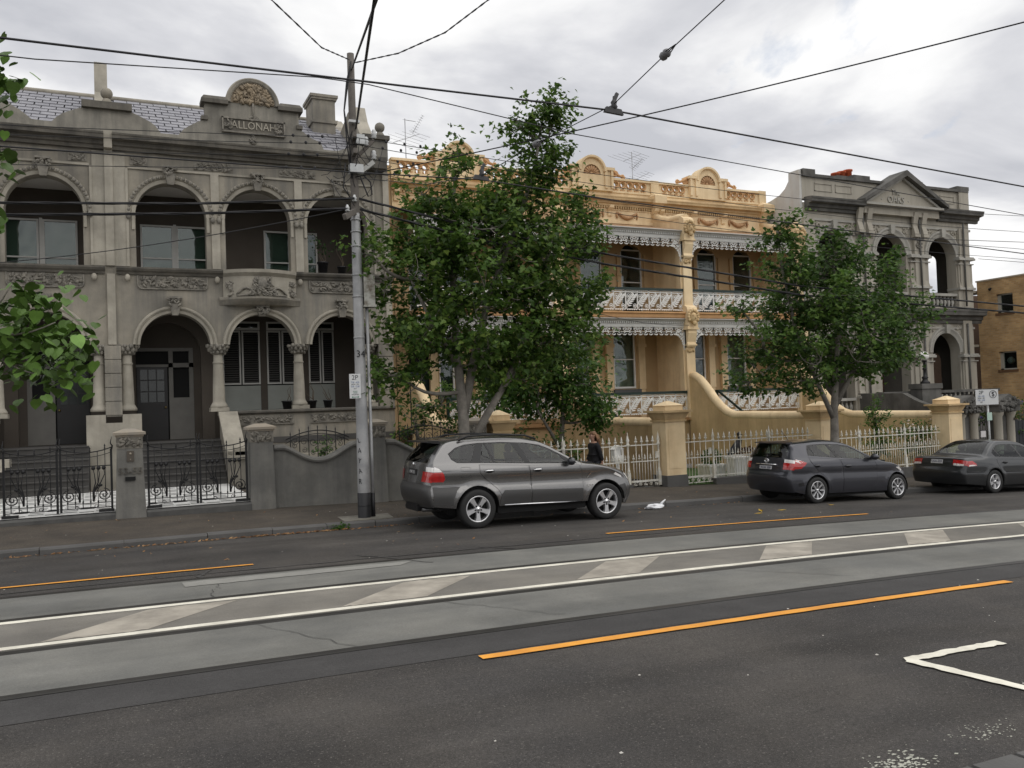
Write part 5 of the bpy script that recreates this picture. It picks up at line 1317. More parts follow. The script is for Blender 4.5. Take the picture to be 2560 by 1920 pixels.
def palisade(label, x0_, x1_, z, posts, gate=None, name='iron_fence'):
    y = YF+.3; t = thing(name, label, 'gate' if name == 'iron_gate' else 'fence', ((x0_+x1_)/2, y, z), 'white iron palisade fences' if name != 'iron_gate' else 'white iron pedestrian gates')
    mb = MB()
    for zz in (1.06, .60, .06): mb.box(x0_, x1_, y-.014, y+.014, z+zz-.014, z+zz+.014)
    mb.build('rail', wiron, t, kind='stuff')
    n = max(2, round((x1_-x0_)/.2)); d = (x1_-x0_)/n
    o3 = Vector(WL[t])
    for i in range(n+1):
        x = x0_+d*i
        if 0 < i < n and all(abs(x-p) > .05 for p in posts): inst(TALL, 'picket', t, (x, y, z))
        if i < n: inst(SHORT, 'short_picket', t, (x+d/2, y, z+.02))
    for p in posts: post(t, p, y, z)
    if name != 'iron_gate':
        mb = MB(); mb.box(x0_-.05, x1_+.05, y-.16, y+.16, z-.7, z-.02); mb.build('plinth', plinm, t)
    else:
        mb = MB()
        for zz in (-.13, .02): mb.box(x0_, x1_, y-.014, y+.014, z+zz, z+zz+.025)
        for i in range(5): mb.tube([(p[0], y, p[1]) for p in spiral(x0_+.12+(x1_-x0_-.24)*i/4, z-.045, .06, .012, 0, 1.5*(1 if i % 2 else -1), 10)], .012, 4)
        mb.build('scroll_panel', wiron, t)
        mb = MB(); mb.box(x1_-.1, x1_-.02, y-.03, y+.03, z+.68, z+.86); mb.build('latch', wiron, t)
    return t
palisade('white iron palisade fence behind the walking woman', 9.6, 13.0, -.19, [10.95, 13.0])
palisade('white iron gate left of the cream pier, beyond the suv bonnet', 13.08, 14.02, -.19, [14.02], name='iron_gate')
palisade('white iron gate right of the cream pier, with lawn behind', 14.86, 15.88, -.19, [], name='iron_gate')
palisade('white iron palisade fence behind the rear of the dark hatchback', 15.94, 19.8, -.20, [15.94, 18.05])
palisade('white iron palisade fence behind the hatchback bonnet, below the leafy shrubs', 20.6, 25.5, -.37, [21.75, 23.82])
# ---- grey gate columns of the pedimented house, iron gate between
for x, lab in ((27.0, 'pair of dark grey stone gate columns beside the cream pier'), (28.95, 'grey stone gate columns with number 65 right of the parking sign')):
    t = thing('gate_columns', lab, 'gate pier', (x, 20.6, -.9), 'stone gate columns of the pedimented house')
    for s_ in (-.33, .33):
        mb = MB(); mb.lathe([(0, -1), (.2, -1), (.2, -.5), (.15, -.4), (.15, 1.1), (.2, 1.18), (.22, 1.3), (0, 1.3)], (x+s_, 20.5, 0), 10); mb.build('column', oak, t)
    mb = MB(); mb.box(x-.28, x+.28, 20.55, 21.0, -1, 1.3); mb.build('core', oakd, t)
    mb = MB(); mb.box(x-.56, x+.56, 20.25, 21.0, 1.28, 1.5); mb.box(x-.62, x+.62, 20.2, 21.0, 1.5, 1.62); mb.plate([(x-.6, 1.62), (x+.6, 1.62), (x, 1.9)], [], 20.25, 20.95); relief(mb, x-.5, x+.5, 1.3, 1.75, 20.22, 40, rnd, size=.06); mb.build('carved_cap', oakd, t)
    if x > 28: text('numerals', '65', .16, .01, dark, t, (x+.36, 20.33, 1.0))
t = thing('iron_gate', 'dark iron gate between the grey stone gate columns', 'gate', (27.95, 20.6, -.8)); mb = MB()
for i in range(7): mb.tube([(27.55+i*.13, 20.6, -.8), (27.55+i*.13, 20.6, .9)], .012, 4); mb.lathe([(0, .88), (.025, .92), (0, 1.02)], (27.55+i*.13, 20.6, 0), 5)
mb.box(27.5, 28.4, 20.58, 20.62, -.6, -.55); mb.box(27.5, 28.4, 20.58, 20.62, .6, .64); mb.build('bars', iron, t)
mb = MB(); mb.box(27.75, 28.0, 20.54, 20.56, .40, .62); mb.build('notice', M('notice_white', (.6, .58, .58), .6, 0), t)
t = thing('side_fence', 'dark timber fence right of the number 65 gate columns', 'fence', (31, 20.7, -1))
for i in range(24):
    mb = MB(); mb.box(29.4+i*.2, 29.58+i*.2, 20.68, 20.72, -1.2, .9+.02*(i % 3)); mb.build('paling', M('dark_paling', (.03, .032, .035), .8, .2, 5), t)
# ================================================================== cars
def cat_rom(pts, n):
    """dense points through control points; returns list of (param, point)"""
    out_ = []; m = len(pts)
    for i in range(m-1):
        p0, p1, p2, p3 = pts[max(i-1, 0)], pts[i], pts[i+1], pts[min(i+2, m-1)]
        for k in range(n):
            t = k/n
            out_.append((i+t, tuple(.5*((2*b)+(c-a)*t+(2*a-5*b+4*c-d)*t*t+(-a+3*b-3*c+d)*t**3) for a, b, c, d in zip(p0, p1, p2, p3))))
    out_.append((m-1, pts[-1])); return out_
def smooth1(tab, x):
    if x <= tab[0][0]: return tab[0][1]
    for i in range(len(tab)-1):
        if x <= tab[i+1][0]:
            x0_, y0_ = tab[i]; x1_, y1_ = tab[i+1]; h = x1_-x0_
            def sl(k):
                if k <= 0: return (tab[1][1]-tab[0][1])/(tab[1][0]-tab[0][0])
                if k >= len(tab)-1: return (tab[-1][1]-tab[-2][1])/(tab[-1][0]-tab[-2][0])
                return (tab[k+1][1]-tab[k-1][1])/(tab[k+1][0]-tab[k-1][0])
            t = (x-x0_)/h; a, b = sl(i), sl(i+1)
            return (2*t**3-3*t*t+1)*y0_+(t**3-2*t*t+t)*h*a+(-2*t**3+3*t*t)*y1_+(t**3-t*t)*h*b
    return tab[-1][1]
def inpoly(p, poly):
    x, y = p; c = False; n = len(poly)
    for i in range(n):
        x1, y1 = poly[i]; x2, y2 = poly[i-1]
        if (y1 > y) != (y2 > y) and x < (x2-x1)*(y-y1)/(y2-y1)+x1: c = not c
    return c
def area2(p): return sum(p[i-1][0]*p[i][1]-p[i][0]*p[i-1][1] for i in range(len(p)))
def inset(poly, d):
    p = list(poly) if area2(poly) > 0 else list(reversed(poly)); n = len(p); o = []
    for i in range(n):
        a, b, c = Vector(p[i-1]), Vector(p[i]), Vector(p[(i+1) % n])
        e1 = (b-a).normalized(); e2 = (c-b).normalized(); n1 = Vector((-e1.y, e1.x)); n2 = Vector((-e2.y, e2.x)); m = n1+n2
        m = n1 if m.length < 1e-6 else m/max(.4, m.dot(n1)) if m.length else n1
        o.append(tuple(b+m*d))
    return o
def densify(poly, st):
    o = []
    for i in range(len(poly)):
        a, b = Vector(poly[i]), Vector(poly[(i+1) % len(poly)]); k = max(1, int((b-a).length/st))
        o += [tuple(a.lerp(b, j/k)) for j in range(k)]
    return o
def tri2d(outer, holes, step):
    loops = [densify(l, step) for l in [outer]+list(holes)]
    vs_ = []; es = []
    for l in loops:
        o = len(vs_); vs_ += [Vector(p) for p in l]; es += [(o+i, o+(i+1) % len(l)) for i in range(len(l))]
    xs = [p[0] for p in loops[0]]; zs = [p[1] for p in loops[0]]
    nx = int((max(xs)-min(xs))/step)+1; nz = int((max(zs)-min(zs))/step)+1
    bp = [Vector(p) for l in loops for p in l]
    for i in range(nx):
        for j in range(nz):
            p = (min(xs)+(i+.5*(j % 2))*step, min(zs)+j*step)
            if inpoly(p, loops[0]) and not any(inpoly(p, h) for h in loops[1:]):
                if all(abs(q.x-p[0])+abs(q.y-p[1]) > step*.55 for q in bp): vs_.append(Vector(p))
    v, e, f, *_ = delaunay_2d_cdt(vs_, es, [], 0, 1e-5)
    fs = []
    for t in f:
        c = sum((v[i] for i in t), Vector((0, 0)))/len(t)
        if inpoly(c, loops[0]) and not any(inpoly(c, h) for h in loops[1:]): fs.append(tuple(t))
    return [tuple(p) for p in v], fs, loops
tyrem = M('tyre_rubber', (.018, .018, .018), .75, .2, 8, obj=True)
alloy = M('alloy_wheel', (.66, .66, .67), .32, .06, 5, metal=.85, obj=True)
wellm = M('wheel_well', (.008, .008, .008), .9, 0)
chrome = M('chrome', (.75, .75, .76), .12, 0, metal=1)
trimm = M('black_trim', (.012, .012, .013), .35, .1, 5)
redl = M('tail_red', (.40, .010, .010), .15, .35, 14, spec=.7, coat=1, obj=True)
clearl = M('lamp_clear', (.72, .70, .68), .08, .15, 9, spec=.7, coat=1, obj=True)
cabinm = M('cabin_dark', (.022, .022, .024), .8, .1)
carglass = glassmat('car_glass', (.40, .47, .44), .01, .35, .0)
platem = M('plate_white', (.5, .5, .5), .4, .05)
def make_car(name, label, loc, slope, C):
    T = thing(name, label, 'car', loc, 'cars parked along the far kerb', local=True)
    T.rotation_euler = (0, math.atan(-slope), C.get('yaw', 0))
    W = C['w']; wb = C['wb']; Rt = C['rt']; Ra = C['ra']
    fl = C.get('flare', 0)
    wheels = [(0, Rt), (wb, Rt)]
    xr0, xr1, ra_, xf0, xf1, fa_ = C['taper']
    def f(x, z):
        w = smooth1(C['prof'], z)
        if x < xr0: w *= 1-ra_*((xr0-x)/(xr0-xr1))**2
        if x > xf0: w *= 1-fa_*((x-xf0)/(xf1-xf0))**2
        if fl:
            for wx, wz in wheels:
                d = math.hypot(x-wx, z-wz)-Ra
                if z < wz+Ra+.3: w += fl*math.exp(-(max(d, 0)/.075)**2)
        return w*W
    def nrm(x, z):
        h = .01; fx = (f(x+h, z)-f(x-h, z))/(2*h); fz = (f(x, z+h)-f(x, z-h))/(2*h)
        return Vector((-fx, -1, -fz)).normalized()
    def side(nm, outer, holes, mat, off=0., step=.07, skirt=.0, parent=None, both=True, smooth=True):
        vs2, fs2, loops = tri2d(outer, holes, step)
        res = []
        for sg in ((1, -1) if both else (1,)):
            me = bpy.data.meshes.new(nm); vv = []; nn = []
            for x, z in vs2:
                n = nrm(x, z); p = Vector((x, -f(x, z), z))+n*off
                vv.append((p.x, p.y*sg, p.z)); nn.append((n.x, n.y*sg, n.z))
            ff = []
            for t in fs2:
                a, b, c = (Vector(vv[i]) for i in t[:3]); g = (b-a).cross(c-a)
                ff.append(t if g.dot(Vector(nn[t[0]])) > 0 else tuple(reversed(t)))
            k = len(vv)
            if skirt:
                for l in loops:
                    o = len(vv)
                    for x, z in l:
                        n = nrm(x, z); p = Vector((x, -f(x, z), z))+n*off; q = p-n*skirt
                        for r_ in (p, q): vv.append((r_.x, r_.y*sg, r_.z)); nn.append((n.x, n.y*sg, n.z))
                    for i in range(len(l)):
                        j = (i+1) % len(l); ff.append((o+2*i, o+2*j, o+2*j+1, o+2*i+1))
            me.from_pydata(vv, [], ff); me.materials.append(mat); me.update()
            me.polygons.foreach_set('use_smooth', [True]*len(ff))
            if len(me.vertices) == len(nn): me.normals_split_custom_set_from_vertices(nn)
            o_ = bpy.data.objects.new(nm, me); col.objects.link(o_); o_.parent = parent or T; WL[o_] = (0, 0, 0); res.append(o_)
        return res
    # silhouette pairs
    E = cat_rom([e for e, c in C['sil']], 6); Cc = cat_rom([c for e, c in C['sil']], 6)
    svals = [e[0] for e in E]
    def wrapP(s_, t):
        k = s_*6; i = min(int(k), len(E)-2); u = k-i
        e = [E[i][1][q]*(1-u)+E[i+1][1][q]*u for q in (0, 1)]; c = [Cc[i][1][q]*(1-u)+Cc[i+1][1][q]*u for q in (0, 1)]
        n = C.get('sq', 2.5); a = abs(t); w = 1-(1-a**n)**(1/n)
        return Vector((c[0]+(e[0]-c[0])*w, t*f(e[0], e[1]), c[1]+(e[1]-c[1])*w))
    def wrap(nm, s0, s1, t0, t1, mat, off=0., parent=None, ns=None, ntv=None, hole=None, skirt=0.):
        ns = ns or max(2, int((s1-s0)*6)); ntv = ntv or max(4, int(26*(t1-t0)/2))
        a0, a1 = math.asin(max(-1, t0)), math.asin(min(1, t1))
        ss = sorted(set([s0+(s1-s0)*i/ns for i in range(ns+1)]+([hole[0], hole[1]] if hole else [])))
        ts = sorted(set([math.sin(a0+(a1-a0)*i/ntv) for i in range(ntv+1)]+([hole[2], hole[3]] if hole else [])))
        vv = []; nn = []; ff = []
        for s_ in ss:
            for t in ts:
                p = wrapP(s_, t); h = 2e-3
                tt = max(-.999, min(.999, t)); s2 = max(.001, min(svals[-1]-.001, s_))
                du = wrapP(min(s2+h, svals[-1]), tt)-wrapP(max(s2-h, 0), tt); dv = wrapP(s2, min(tt+h, 1))-wrapP(s2, max(tt-h, -1))
                n = du.cross(dv).normalized(); n = -n
                if n.dot(p-Vector((wb/2, 0, .6))) < 0: n = -n
                q = p+n*off; vv.append(tuple(q)); nn.append(tuple(n))
        m = len(ts)
        for i in range(len(ss)-1):
            for j in range(m-1):
                sc_, tc_ = (ss[i]+ss[i+1])/2, (ts[j]+ts[j+1])/2
                if hole and hole[0] < sc_ < hole[1] and hole[2] < tc_ < hole[3]: continue
                ff.append((i*m+j, (i+1)*m+j, (i+1)*m+j+1, i*m+j+1))
        me = bpy.data.meshes.new(nm); me.from_pydata(vv, [], ff); me.materials.append(mat); me.update()
        me.polygons.foreach_set('use_smooth', [True]*len(ff)); me.normals_split_custom_set_from_vertices(nn)
        o_ = bpy.data.objects.new(nm, me); col.objects.link(o_); o_.parent = parent or T; WL[o_] = (0, 0, 0)
        return o_
    def wtube(nm, pts, r, mat, parent=None, off=.002):
        mb = MB(); mb.tube([(lambda p: (p.x, p.y, p.z+off))(wrapP(*p)) for p in pts], r, 4); return mb.build(nm, mat, parent or T)
    def stube(nm, pts, r, mat, parent=None, off=.001, both=True):
        mb = MB()
        for sg in ((1, -1) if both else (1,)):
            q = []
            for x, z in pts: n = nrm(x, z); p = Vector((x, -f(x, z), z))+n*off; q.append((p.x, p.y*sg, p.z))
            mb.tube(q, r, 4)
            if not both: break
        return mb.build(nm, mat, parent or T, kind='stuff' if both else None)
    paint = C['paint']
    # full side outline: silhouette edge then along the underside with wheel arches
    zs = C['sill']
    top = [p for s_, p in E]
    def archp(cx):
        a = math.asin(max(-1, min(1, (zs-Rt)/Ra))); return [(cx+Ra*math.cos(t), Rt+Ra*math.sin(t)) for t in [a+(PI-2*a)*i/14 for i in range(15)]]
    outer = top + [(wb+Ra+.02, min(zs, top[-1][1]))] + archp(wb) + archp(0) + [(-Ra-.02, min(zs, top[0][1]))]
    doors = C['doors']; dlo = C['dlo']
    holes = [inset(d, -.004) for d in doors]+[dlo]
    body = side('body', outer, holes, paint, skirt=.03)[0]
    for i, d in enumerate(doors):
        ds = side('door', inset(d, .004), [], paint, skirt=.03)
        for k_, o_ in enumerate(ds):
            sg = 1 if k_ == 0 else -1
            hx, hz = C['handles'][i]
            mb = MB(); y = -f(hx, hz); n = nrm(hx, hz)
            mb.ball((hx, (y-.005)*sg, hz-.01), .085, 1, .1, .45, 8, 5); mb.cur = 1
            mb.tube([(hx-.1, (y-.012)*sg, hz-.012), (hx-.05, (y-.034)*sg, hz), (hx+.05, (y-.034)*sg, hz), (hx+.1, (y-.012)*sg, hz-.006)], [.012, .018, .018, .012], 6)
            mb.build('handle', [trimm, C.get('handle_mat', chrome)], o_)
    side('window_surround', inset(dlo, .002), [inset(w, -.001) for w in C['wins']], C.get('pillar', trimm), off=-.006, skirt=.02)
    for w in C['wins']: side('window', w, [], carglass, off=-.010)
    for pl in C.get('clad', []): side('cladding', pl, [], C['cladmat'], off=.006, skirt=.006)
    # wrap-over panels
    for nm, s0, s1, hole, pm in C['wraps']:
        wrap(nm, s0, s1, -1, 1, pm or paint, hole=hole)
    for nm, s0, s1, t in C['screens']: wrap(nm, s0, s1, -t, t, carglass, off=-.004)
    for nm, poly, m_ in C.get('sidelamps', []): side(nm, poly, [], m_, off=.008, step=.05, skirt=.01)
    for nm, s0, s1, t0, t1, m_ in C.get('wraplamps', []):
        wrap(nm, s0, s1, t0, t1, m_, off=.008, ns=6, ntv=6)
        if t0*t1 > 0: wrap(nm, s0, s1, -t1, -t0, m_, off=.008, ns=6, ntv=6)
    # wheels
    def wheel(x, sg):
        y = sg*(W*C['track'])
        mb = MB(); n = 40; tw = C['tw']
        mb.lathe([(Rt*.62, -tw*.45), (Rt*.72, -tw*.5), (Rt*.9, -tw*.52), (Rt*.975, -tw*.45), (Rt, -tw*.3), (Rt, tw*.3), (Rt*.975, tw*.45), (Rt*.9, tw*.52), (Rt*.72, tw*.5), (Rt*.62, tw*.45)], (0, 0, 0), n, 'y')
        hub = MB(); hub.lathe([(0, -tw*.1), (Rt*.5, -tw*.1), (Rt*.5, tw*.1), (0, tw*.1)], (0, 0, 0), 20, 'y')
        h = hub.build('wheel', wellm, T); h.location = (x, y, Rt)
        if sg > 0: h.rotation_euler = (0, 0, PI)
        mb.build('tyre', tyrem, h)
        r = MB(); Rr = C['rim']; yo = -tw*.46
        r.lathe([(Rr*1.04, yo+.03), (Rr*1.05, yo), (Rr*.985, yo-.012), (Rr*.93, yo+.0), (Rr*.9, yo+.06), (Rr*.88, yo+.18)], (0, 0, 0), n, 'y')
        C['spokes'](r, Rr, yo)
        r.build('rim', [alloy, wellm, C.get('capm', chrome)], h)
        return h
    for x in (0, wb):
        for sg in (-1, 1): wheel(x, sg)
    # wheel wells, underbody, cabin floor and seats
    yi = W*.62
    for x in (0, wb):
        for sg in (-1, 1):
            pts = archp(x); mb = MB()
            a = [(p[0], sg*(W*.99-.03), p[1]) for p in pts]; b = [(p[0], sg*yi, p[1]) for p in pts]
            mb.add(a+b, [(i, i+1, len(pts)+i+1, len(pts)+i) for i in range(len(pts)-1)])
            mb.add(b+[(x, sg*yi, zs)], [tuple(range(len(pts)+1))])
            mb.build('wheel_arch', wellm, T)
    mb = MB(); zb = C['floor']
    mb.box(-Ra-.05+C['rear']*.0, wb+Ra, -W*.64, W*.64, zb, zb+.22); mb.box(Ra, wb-Ra, -W*.88, W*.88, zb, zb+.2)
    mb.box(top[0][0]+.1, -Ra, -W*.8, W*.8, zb+.1, zb+.28); mb.box(wb+Ra, top[-1][0]-.05, -W*.75, W*.75, zb+.05, zb+.2)
    mb.build('underbody', wellm, T)
    bz = C['beltz']
    mb = MB(); mb.box(top[0][0]+.25, wb-.25, -W*.80, W*.80, zs+.1, bz-.10); mb.box(wb-.75, wb-.2, -W*.75, W*.75, bz-.12, bz-.04); mb.build('cabin', cabinm, T)
    for sx, ys in C['seats']:
        for y in ys:
            mb = MB(); mb.frus(sx-.02, sx+.14, y-.23, y+.23, bz-.3, sx-.14, sx-.02, y-.2, y+.2, bz+.16)
            mb.ball((sx-.12, y, bz+.26), .13, .5, 1.05, .8, 8, 6); mb.tube([(sx-.1, y, bz+.1), (sx-.12, y, bz+.25)], .02, 5); mb.build('seat', cabinm, T)
    mb = MB(); sx = wb-.72; mb.tube([(sx+.05*math.sin(a), W*.38+.18*math.cos(a), bz-.02+.17*math.sin(a)) for a in [2*PI*i/16 for i in range(17)]], .016, 5, False); mb.build('steering_wheel', cabinm, T)
    # door mirrors
    mx, mz = C['mirror']
    for sg in (1, -1):
        y = f(mx, mz); mb = MB()
        mb.ball((mx-.02, -sg*(y+.13), mz+.05), .13, .62, .85, .62, 12, 8); mb.bar((mx+.0, -sg*(y-.02), mz-.01), (mx, -sg*(y+.08), mz+.02), .08, .06); mb.build('door_mirror', C.get('mirror_mat', trimm), T)
    return T, f, wrap, wrapP, side, stube, wtube, nrm
def sp5(r, Rr, yo, n=5, w0=.36, w1=.44, nuts=5, cap=.2):
    for i in range(n):
        a = 2*PI*i/n-PI/2
        c, s_ = math.cos(a), math.sin(a); pr = []
        for rad, w in ((.12, w0*.8), (.35, w0*.75), (.62, w0*.85), (.95, w1)):
            pr.append((rad*Rr, w*Rr*.5))
        vs_ = []
        for rad, w in pr:
            for sg in (-1, 1): vs_.append((rad*c-sg*w*s_, yo+.012-.012*(rad/Rr), rad*s_+sg*w*c))
        for rad, w in pr:
            for sg in (-1, 1): vs_.append((rad*c-sg*w*1.25*s_, yo+.06, rad*s_+sg*w*1.25*c))
        m = len(pr)*2; fs = []
        for k in range(len(pr)-1):
            fs += [(2*k, 2*k+1, 2*k+3, 2*k+2), (2*k, 2*k+2, m+2*k+2, m+2*k), (2*k+1, m+2*k+1, m+2*k+3, 2*k+3)]
        r.add(vs_, fs)
    r.cur = 1; r.lathe([(0, yo+.10), (Rr*.95, yo+.10)], (0, 0, 0), 24, 'y')
    for i in range(nuts):
        a = 2*PI*i/nuts+PI/2+PI/nuts*(1 if nuts == n else 0); r.lathe([(0, yo-.003), (Rr*.065, yo-.003), (Rr*.065, yo+.02)], (Rr*.26*math.cos(a), 0, Rr*.26*math.sin(a)), 8, 'y')
    r.cur = 0; r.lathe([(0, yo-.006), (Rr*cap*.9, yo-.004), (Rr*cap, yo+.01), (Rr*cap, yo+.05)], (0, 0, 0), 16, 'y')
    r.cur = 2; r.lathe([(0, yo-.012), (Rr*.10, yo-.011), (Rr*.10, yo-.004)], (0, 0, 0), 12, 'y'); r.cur = 0

# ---------- grey SUV
suvp = M('suv_paint', (.185, .182, .180), .27, .03, 300, metal=.85, coat=.8, obj=True)
suvc = M('suv_cladding', (.075, .074, .073), .42, .05, 60, metal=.5, obj=True)
SUV = dict(w=.925, wb=2.82, rt=.368, ra=.445, rim=.245, tw=.26, track=.855, sill=.40, floor=.26, beltz=1.2, rear=0, flare=.022,
    prof=[(.25, .93), (.40, .965), (.55, .985), (.64, .99), (.72, .978), (.82, .952), (.92, .955), (1.03, .974), (1.10, .970), (1.17, .95), (1.24, .925), (1.45, .80), (1.62, .695), (1.75, .6)],
    taper=(-.1, -.95, .085, 2.35, 3.4, .15), paint=suvp, cladmat=suvc,
    sil=[((-.84, .44), (-.98, .42)), ((-.90, .58), (-1.06, .58)), ((-.92, .74), (-1.08, .76)), ((-.90, .84), (-1.03, .86)), ((-.875, 1.05), (-.99, 1.06)), ((-.83, 1.24), (-.95, 1.27)), ((-.69, 1.43), (-.80, 1.48)), ((-.50, 1.595), (-.58, 1.67)),
         ((-.15, 1.645), (-.15, 1.72)), ((.45, 1.665), (.45, 1.745)), ((1.0, 1.64), (1.0, 1.725)), ((1.46, 1.54), (1.44, 1.64)), ((1.86, 1.335), (1.88, 1.42)), ((2.24, 1.15), (2.28, 1.20)), ((2.62, 1.085), (2.64, 1.15)), ((3.0, .995), (3.05, 1.08)), ((3.25, .875), (3.40, .98)), ((3.36, .74), (3.54, .82)), ((3.41, .60), (3.60, .64)), ((3.39, .46), (3.58, .46)), ((3.28, .30), (3.48, .28))],
    doors=[[(.045, 1.20), (1.075, 1.155), (1.10, 1.05), (1.12, .90), (1.13, .43), (.66, .43), (.52, .56), (.42, .72), (.28, .84), (.14, .95), (.05, 1.05)],
           [(1.09, 1.155), (2.20, 1.125), (2.26, 1.0), (2.285, .8), (2.27, .55), (2.22, .43), (1.142, .43), (1.132, .90), (1.112, 1.05)]],
    handles=[(.24, 1.085), (1.27, 1.07)],
    dlo=[(-.545, 1.42), (-.50, 1.31), (-.40, 1.245), (.3, 1.222), (1.2, 1.185), (2.17, 1.155), (2.02, 1.235), (1.83, 1.345), (1.60, 1.465), (1.40, 1.545), (1.1, 1.592), (.6, 1.618), (.1, 1.612), (-.2, 1.585), (-.38, 1.53)],
    wins=[[(-.515, 1.41), (-.475, 1.325), (-.39, 1.27), (-.10, 1.262), (.045, 1.585), (-.18, 1.565), (-.36, 1.51)],
          [(.075, 1.25), (.345, 1.24), (.225, 1.59), (.20, 1.59)], [(.385, 1.24), (1.0, 1.215), (.80, 1.592), (.6, 1.60), (.26, 1.597)],
          [(1.12, 1.21), (1.93, 1.185), (1.78, 1.345), (1.56, 1.46), (1.38, 1.53), (1.1, 1.578), (.955, 1.588)]],
    clad=[[(.47, .42), (1.122, .425), (1.122, .69), (.56, .70), (.49, .62), (.455, .5)], [(1.14, .425), (2.27, .425), (2.27, .66), (1.14, .685)],
          [(-.86, .46), (-.49, .46), (-.49, .55), (-.42, .73), (-.35, .80), (-.88, .80)], [(3.33, .46), (3.375, .60), (3.34, .70), (3.18, .68), (3.29, .52), (3.28, .42)]],
    wraps=[('rear_bumper', 0, 3, None, suvc), ('tailgate', 3, 7, (4.95, 6.85, -.80, .80), None), ('roof', 7, 10.95, None, None), ('windscreen_frame', 10.95, 13.1, (11.05, 13, -.88, .88), None), ('bonnet', 13.1, 16, None, None), ('front_bumper', 16, 20, None, None)],
    screens=[('rear_window', 4.95, 6.85, .80), ('windscreen', 11.05, 13, .88)],
    sidelamps=[('tail_lamp', [(-.893, .905), (-.68, .90), (-.645, .95), (-.67, 1.05), (-.70, 1.085), (-.868, 1.085)], redl), ('tail_lamp_top', [(-.866, 1.088), (-.705, 1.088), (-.76, 1.15), (-.842, 1.18)], clearl), ('head_lamp', [(3.04, .90), (3.25, .82), (3.24, .865), (3.08, .945)], clearl)],
    wraplamps=[('tail_lamp', 3.28, 4.18, .66, 1, redl), ('tail_lamp_top', 4.2, 4.62, .80, 1, clearl), ('head_lamp', 16.05, 16.9, .5, .98, clearl), ('number_plate', 3.75, 4.3, -.28, .28, trimm)],
    seats=[(1.0, (-.4, .4)), (1.95-.85, ()), (.1, (-.42, 0, .42))], mirror=(1.98, 1.16), spokes=lambda r, Rr, yo: sp5(r, Rr, yo), mirror_mat=M('mirror_black', (.02, .022, .026), .15, 0, coat=1))
SUV['seats'] = [(1.35, (-.4, .4)), (.35, (-.42, .02, .42))]
def zroad(x, y): return zr(x, y)
T, f, wrap, wrapP, side, stube, wtube, nrm = make_car('parked_car', 'metallic grey suv with five spoke wheels parked beside the utility pole', (6.22, 15.97, zr(6.22, 15.1)), (zr(9.04, 15.1)-zr(6.22, 15.1))/2.82, SUV)
# spoiler, rails, sill strip, badge, exhaust, seams, shaded shoulder line
mb = MB(); prof = [(-.66, 1.665), (-.92, 1.655), (-.93, 1.635), (-.60, 1.60)]
mb.plate(prof, [], -.56, .56); mb.build('roof_spoiler', trimm, T)
for sg in (-1, 1):
    mb = MB(); y = .66
    mb.tube([(-.30, sg*y, 1.66), (-.1, sg*y, 1.745), (.5, sg*(y-.01), 1.765), (1.1, sg*(y-.02), 1.735), (1.35, sg*(y-.02), 1.66)], .02, 6); mb.build('roof_rail', trimm, T)
    mb = MB(); mb.tube([(.55, sg*.895, .415), (2.2, sg*.90, .40)], .018, 6); mb.build('side_step', chrome, T)
stube('fuel_flap_seam', [(-.335, 1.14), (-.325, 1.165), (-.155, 1.163), (-.145, 1.14), (-.145, 1.0), (-.155, .975), (-.32, .975), (-.335, 1.0), (-.335, 1.14)], .003, trimm, both=False)
stube('body_seam', [(-.88, .805), (-.6, .815), (-.40, .80)], .004, trimm); stube('shoulder_shade_line', [(-.68, 1.10), (-.2, 1.085), (.5, 1.06), (1.1, 1.03), (2.3, .985), (2.45, .98)], .0035, trimm)  # shoulder crease has no gap; its dark shade is drawn as a line
stube('fender_seam', [(2.255, 1.15), (2.29, 1.0)], .004, trimm)
side('vent_blade', [(2.38, .865), (2.40, .865), (2.47, .96), (2.455, .965)], [], chrome, off=.01)
mb = MB()
for i, x in enumerate((2.36, 2.42, 2.47)): mb.box(x, x+.035, -f(x, .70)-.008, -f(x, .70)+.01, .705, .725)
mb.box(2.36, 2.49, -f(2.4, .68)-.008, -f(2.4, .68)+.01, .672, .685); mb.build('badge', chrome, T)
p = wrapP(4.72, 0); mb = MB(); mb.lathe([(0, -.02), (.035, -.016), (.04, 0)], (p.x-.005, 0, p.z), 12, 'x'); mb.build('emblem', chrome, T)
p = wrapP(4.02, 0); text('plate_lettering', 'OAK 35', .09, .002, platem, T, (p.x-.015, 0, p.z), (PI/2, 0, -PI/2))
mb = MB()
for y in (-.5, .5): mb.tube([(-.6, y, .36), (-.98, y, .37)], .035, 8)
mb.build('exhaust', M('exhaust_metal', (.12, .12, .12), .35, .2, metal=.8), T)
mb = MB(); mb.box(-1.02, -.7, -.35, .35, .33, .46); mb.build('tow_bar', trimm, T)
wtube('tailgate_seam', [(3.05, t/10) for t in range(-9, 10)], .004, trimm)

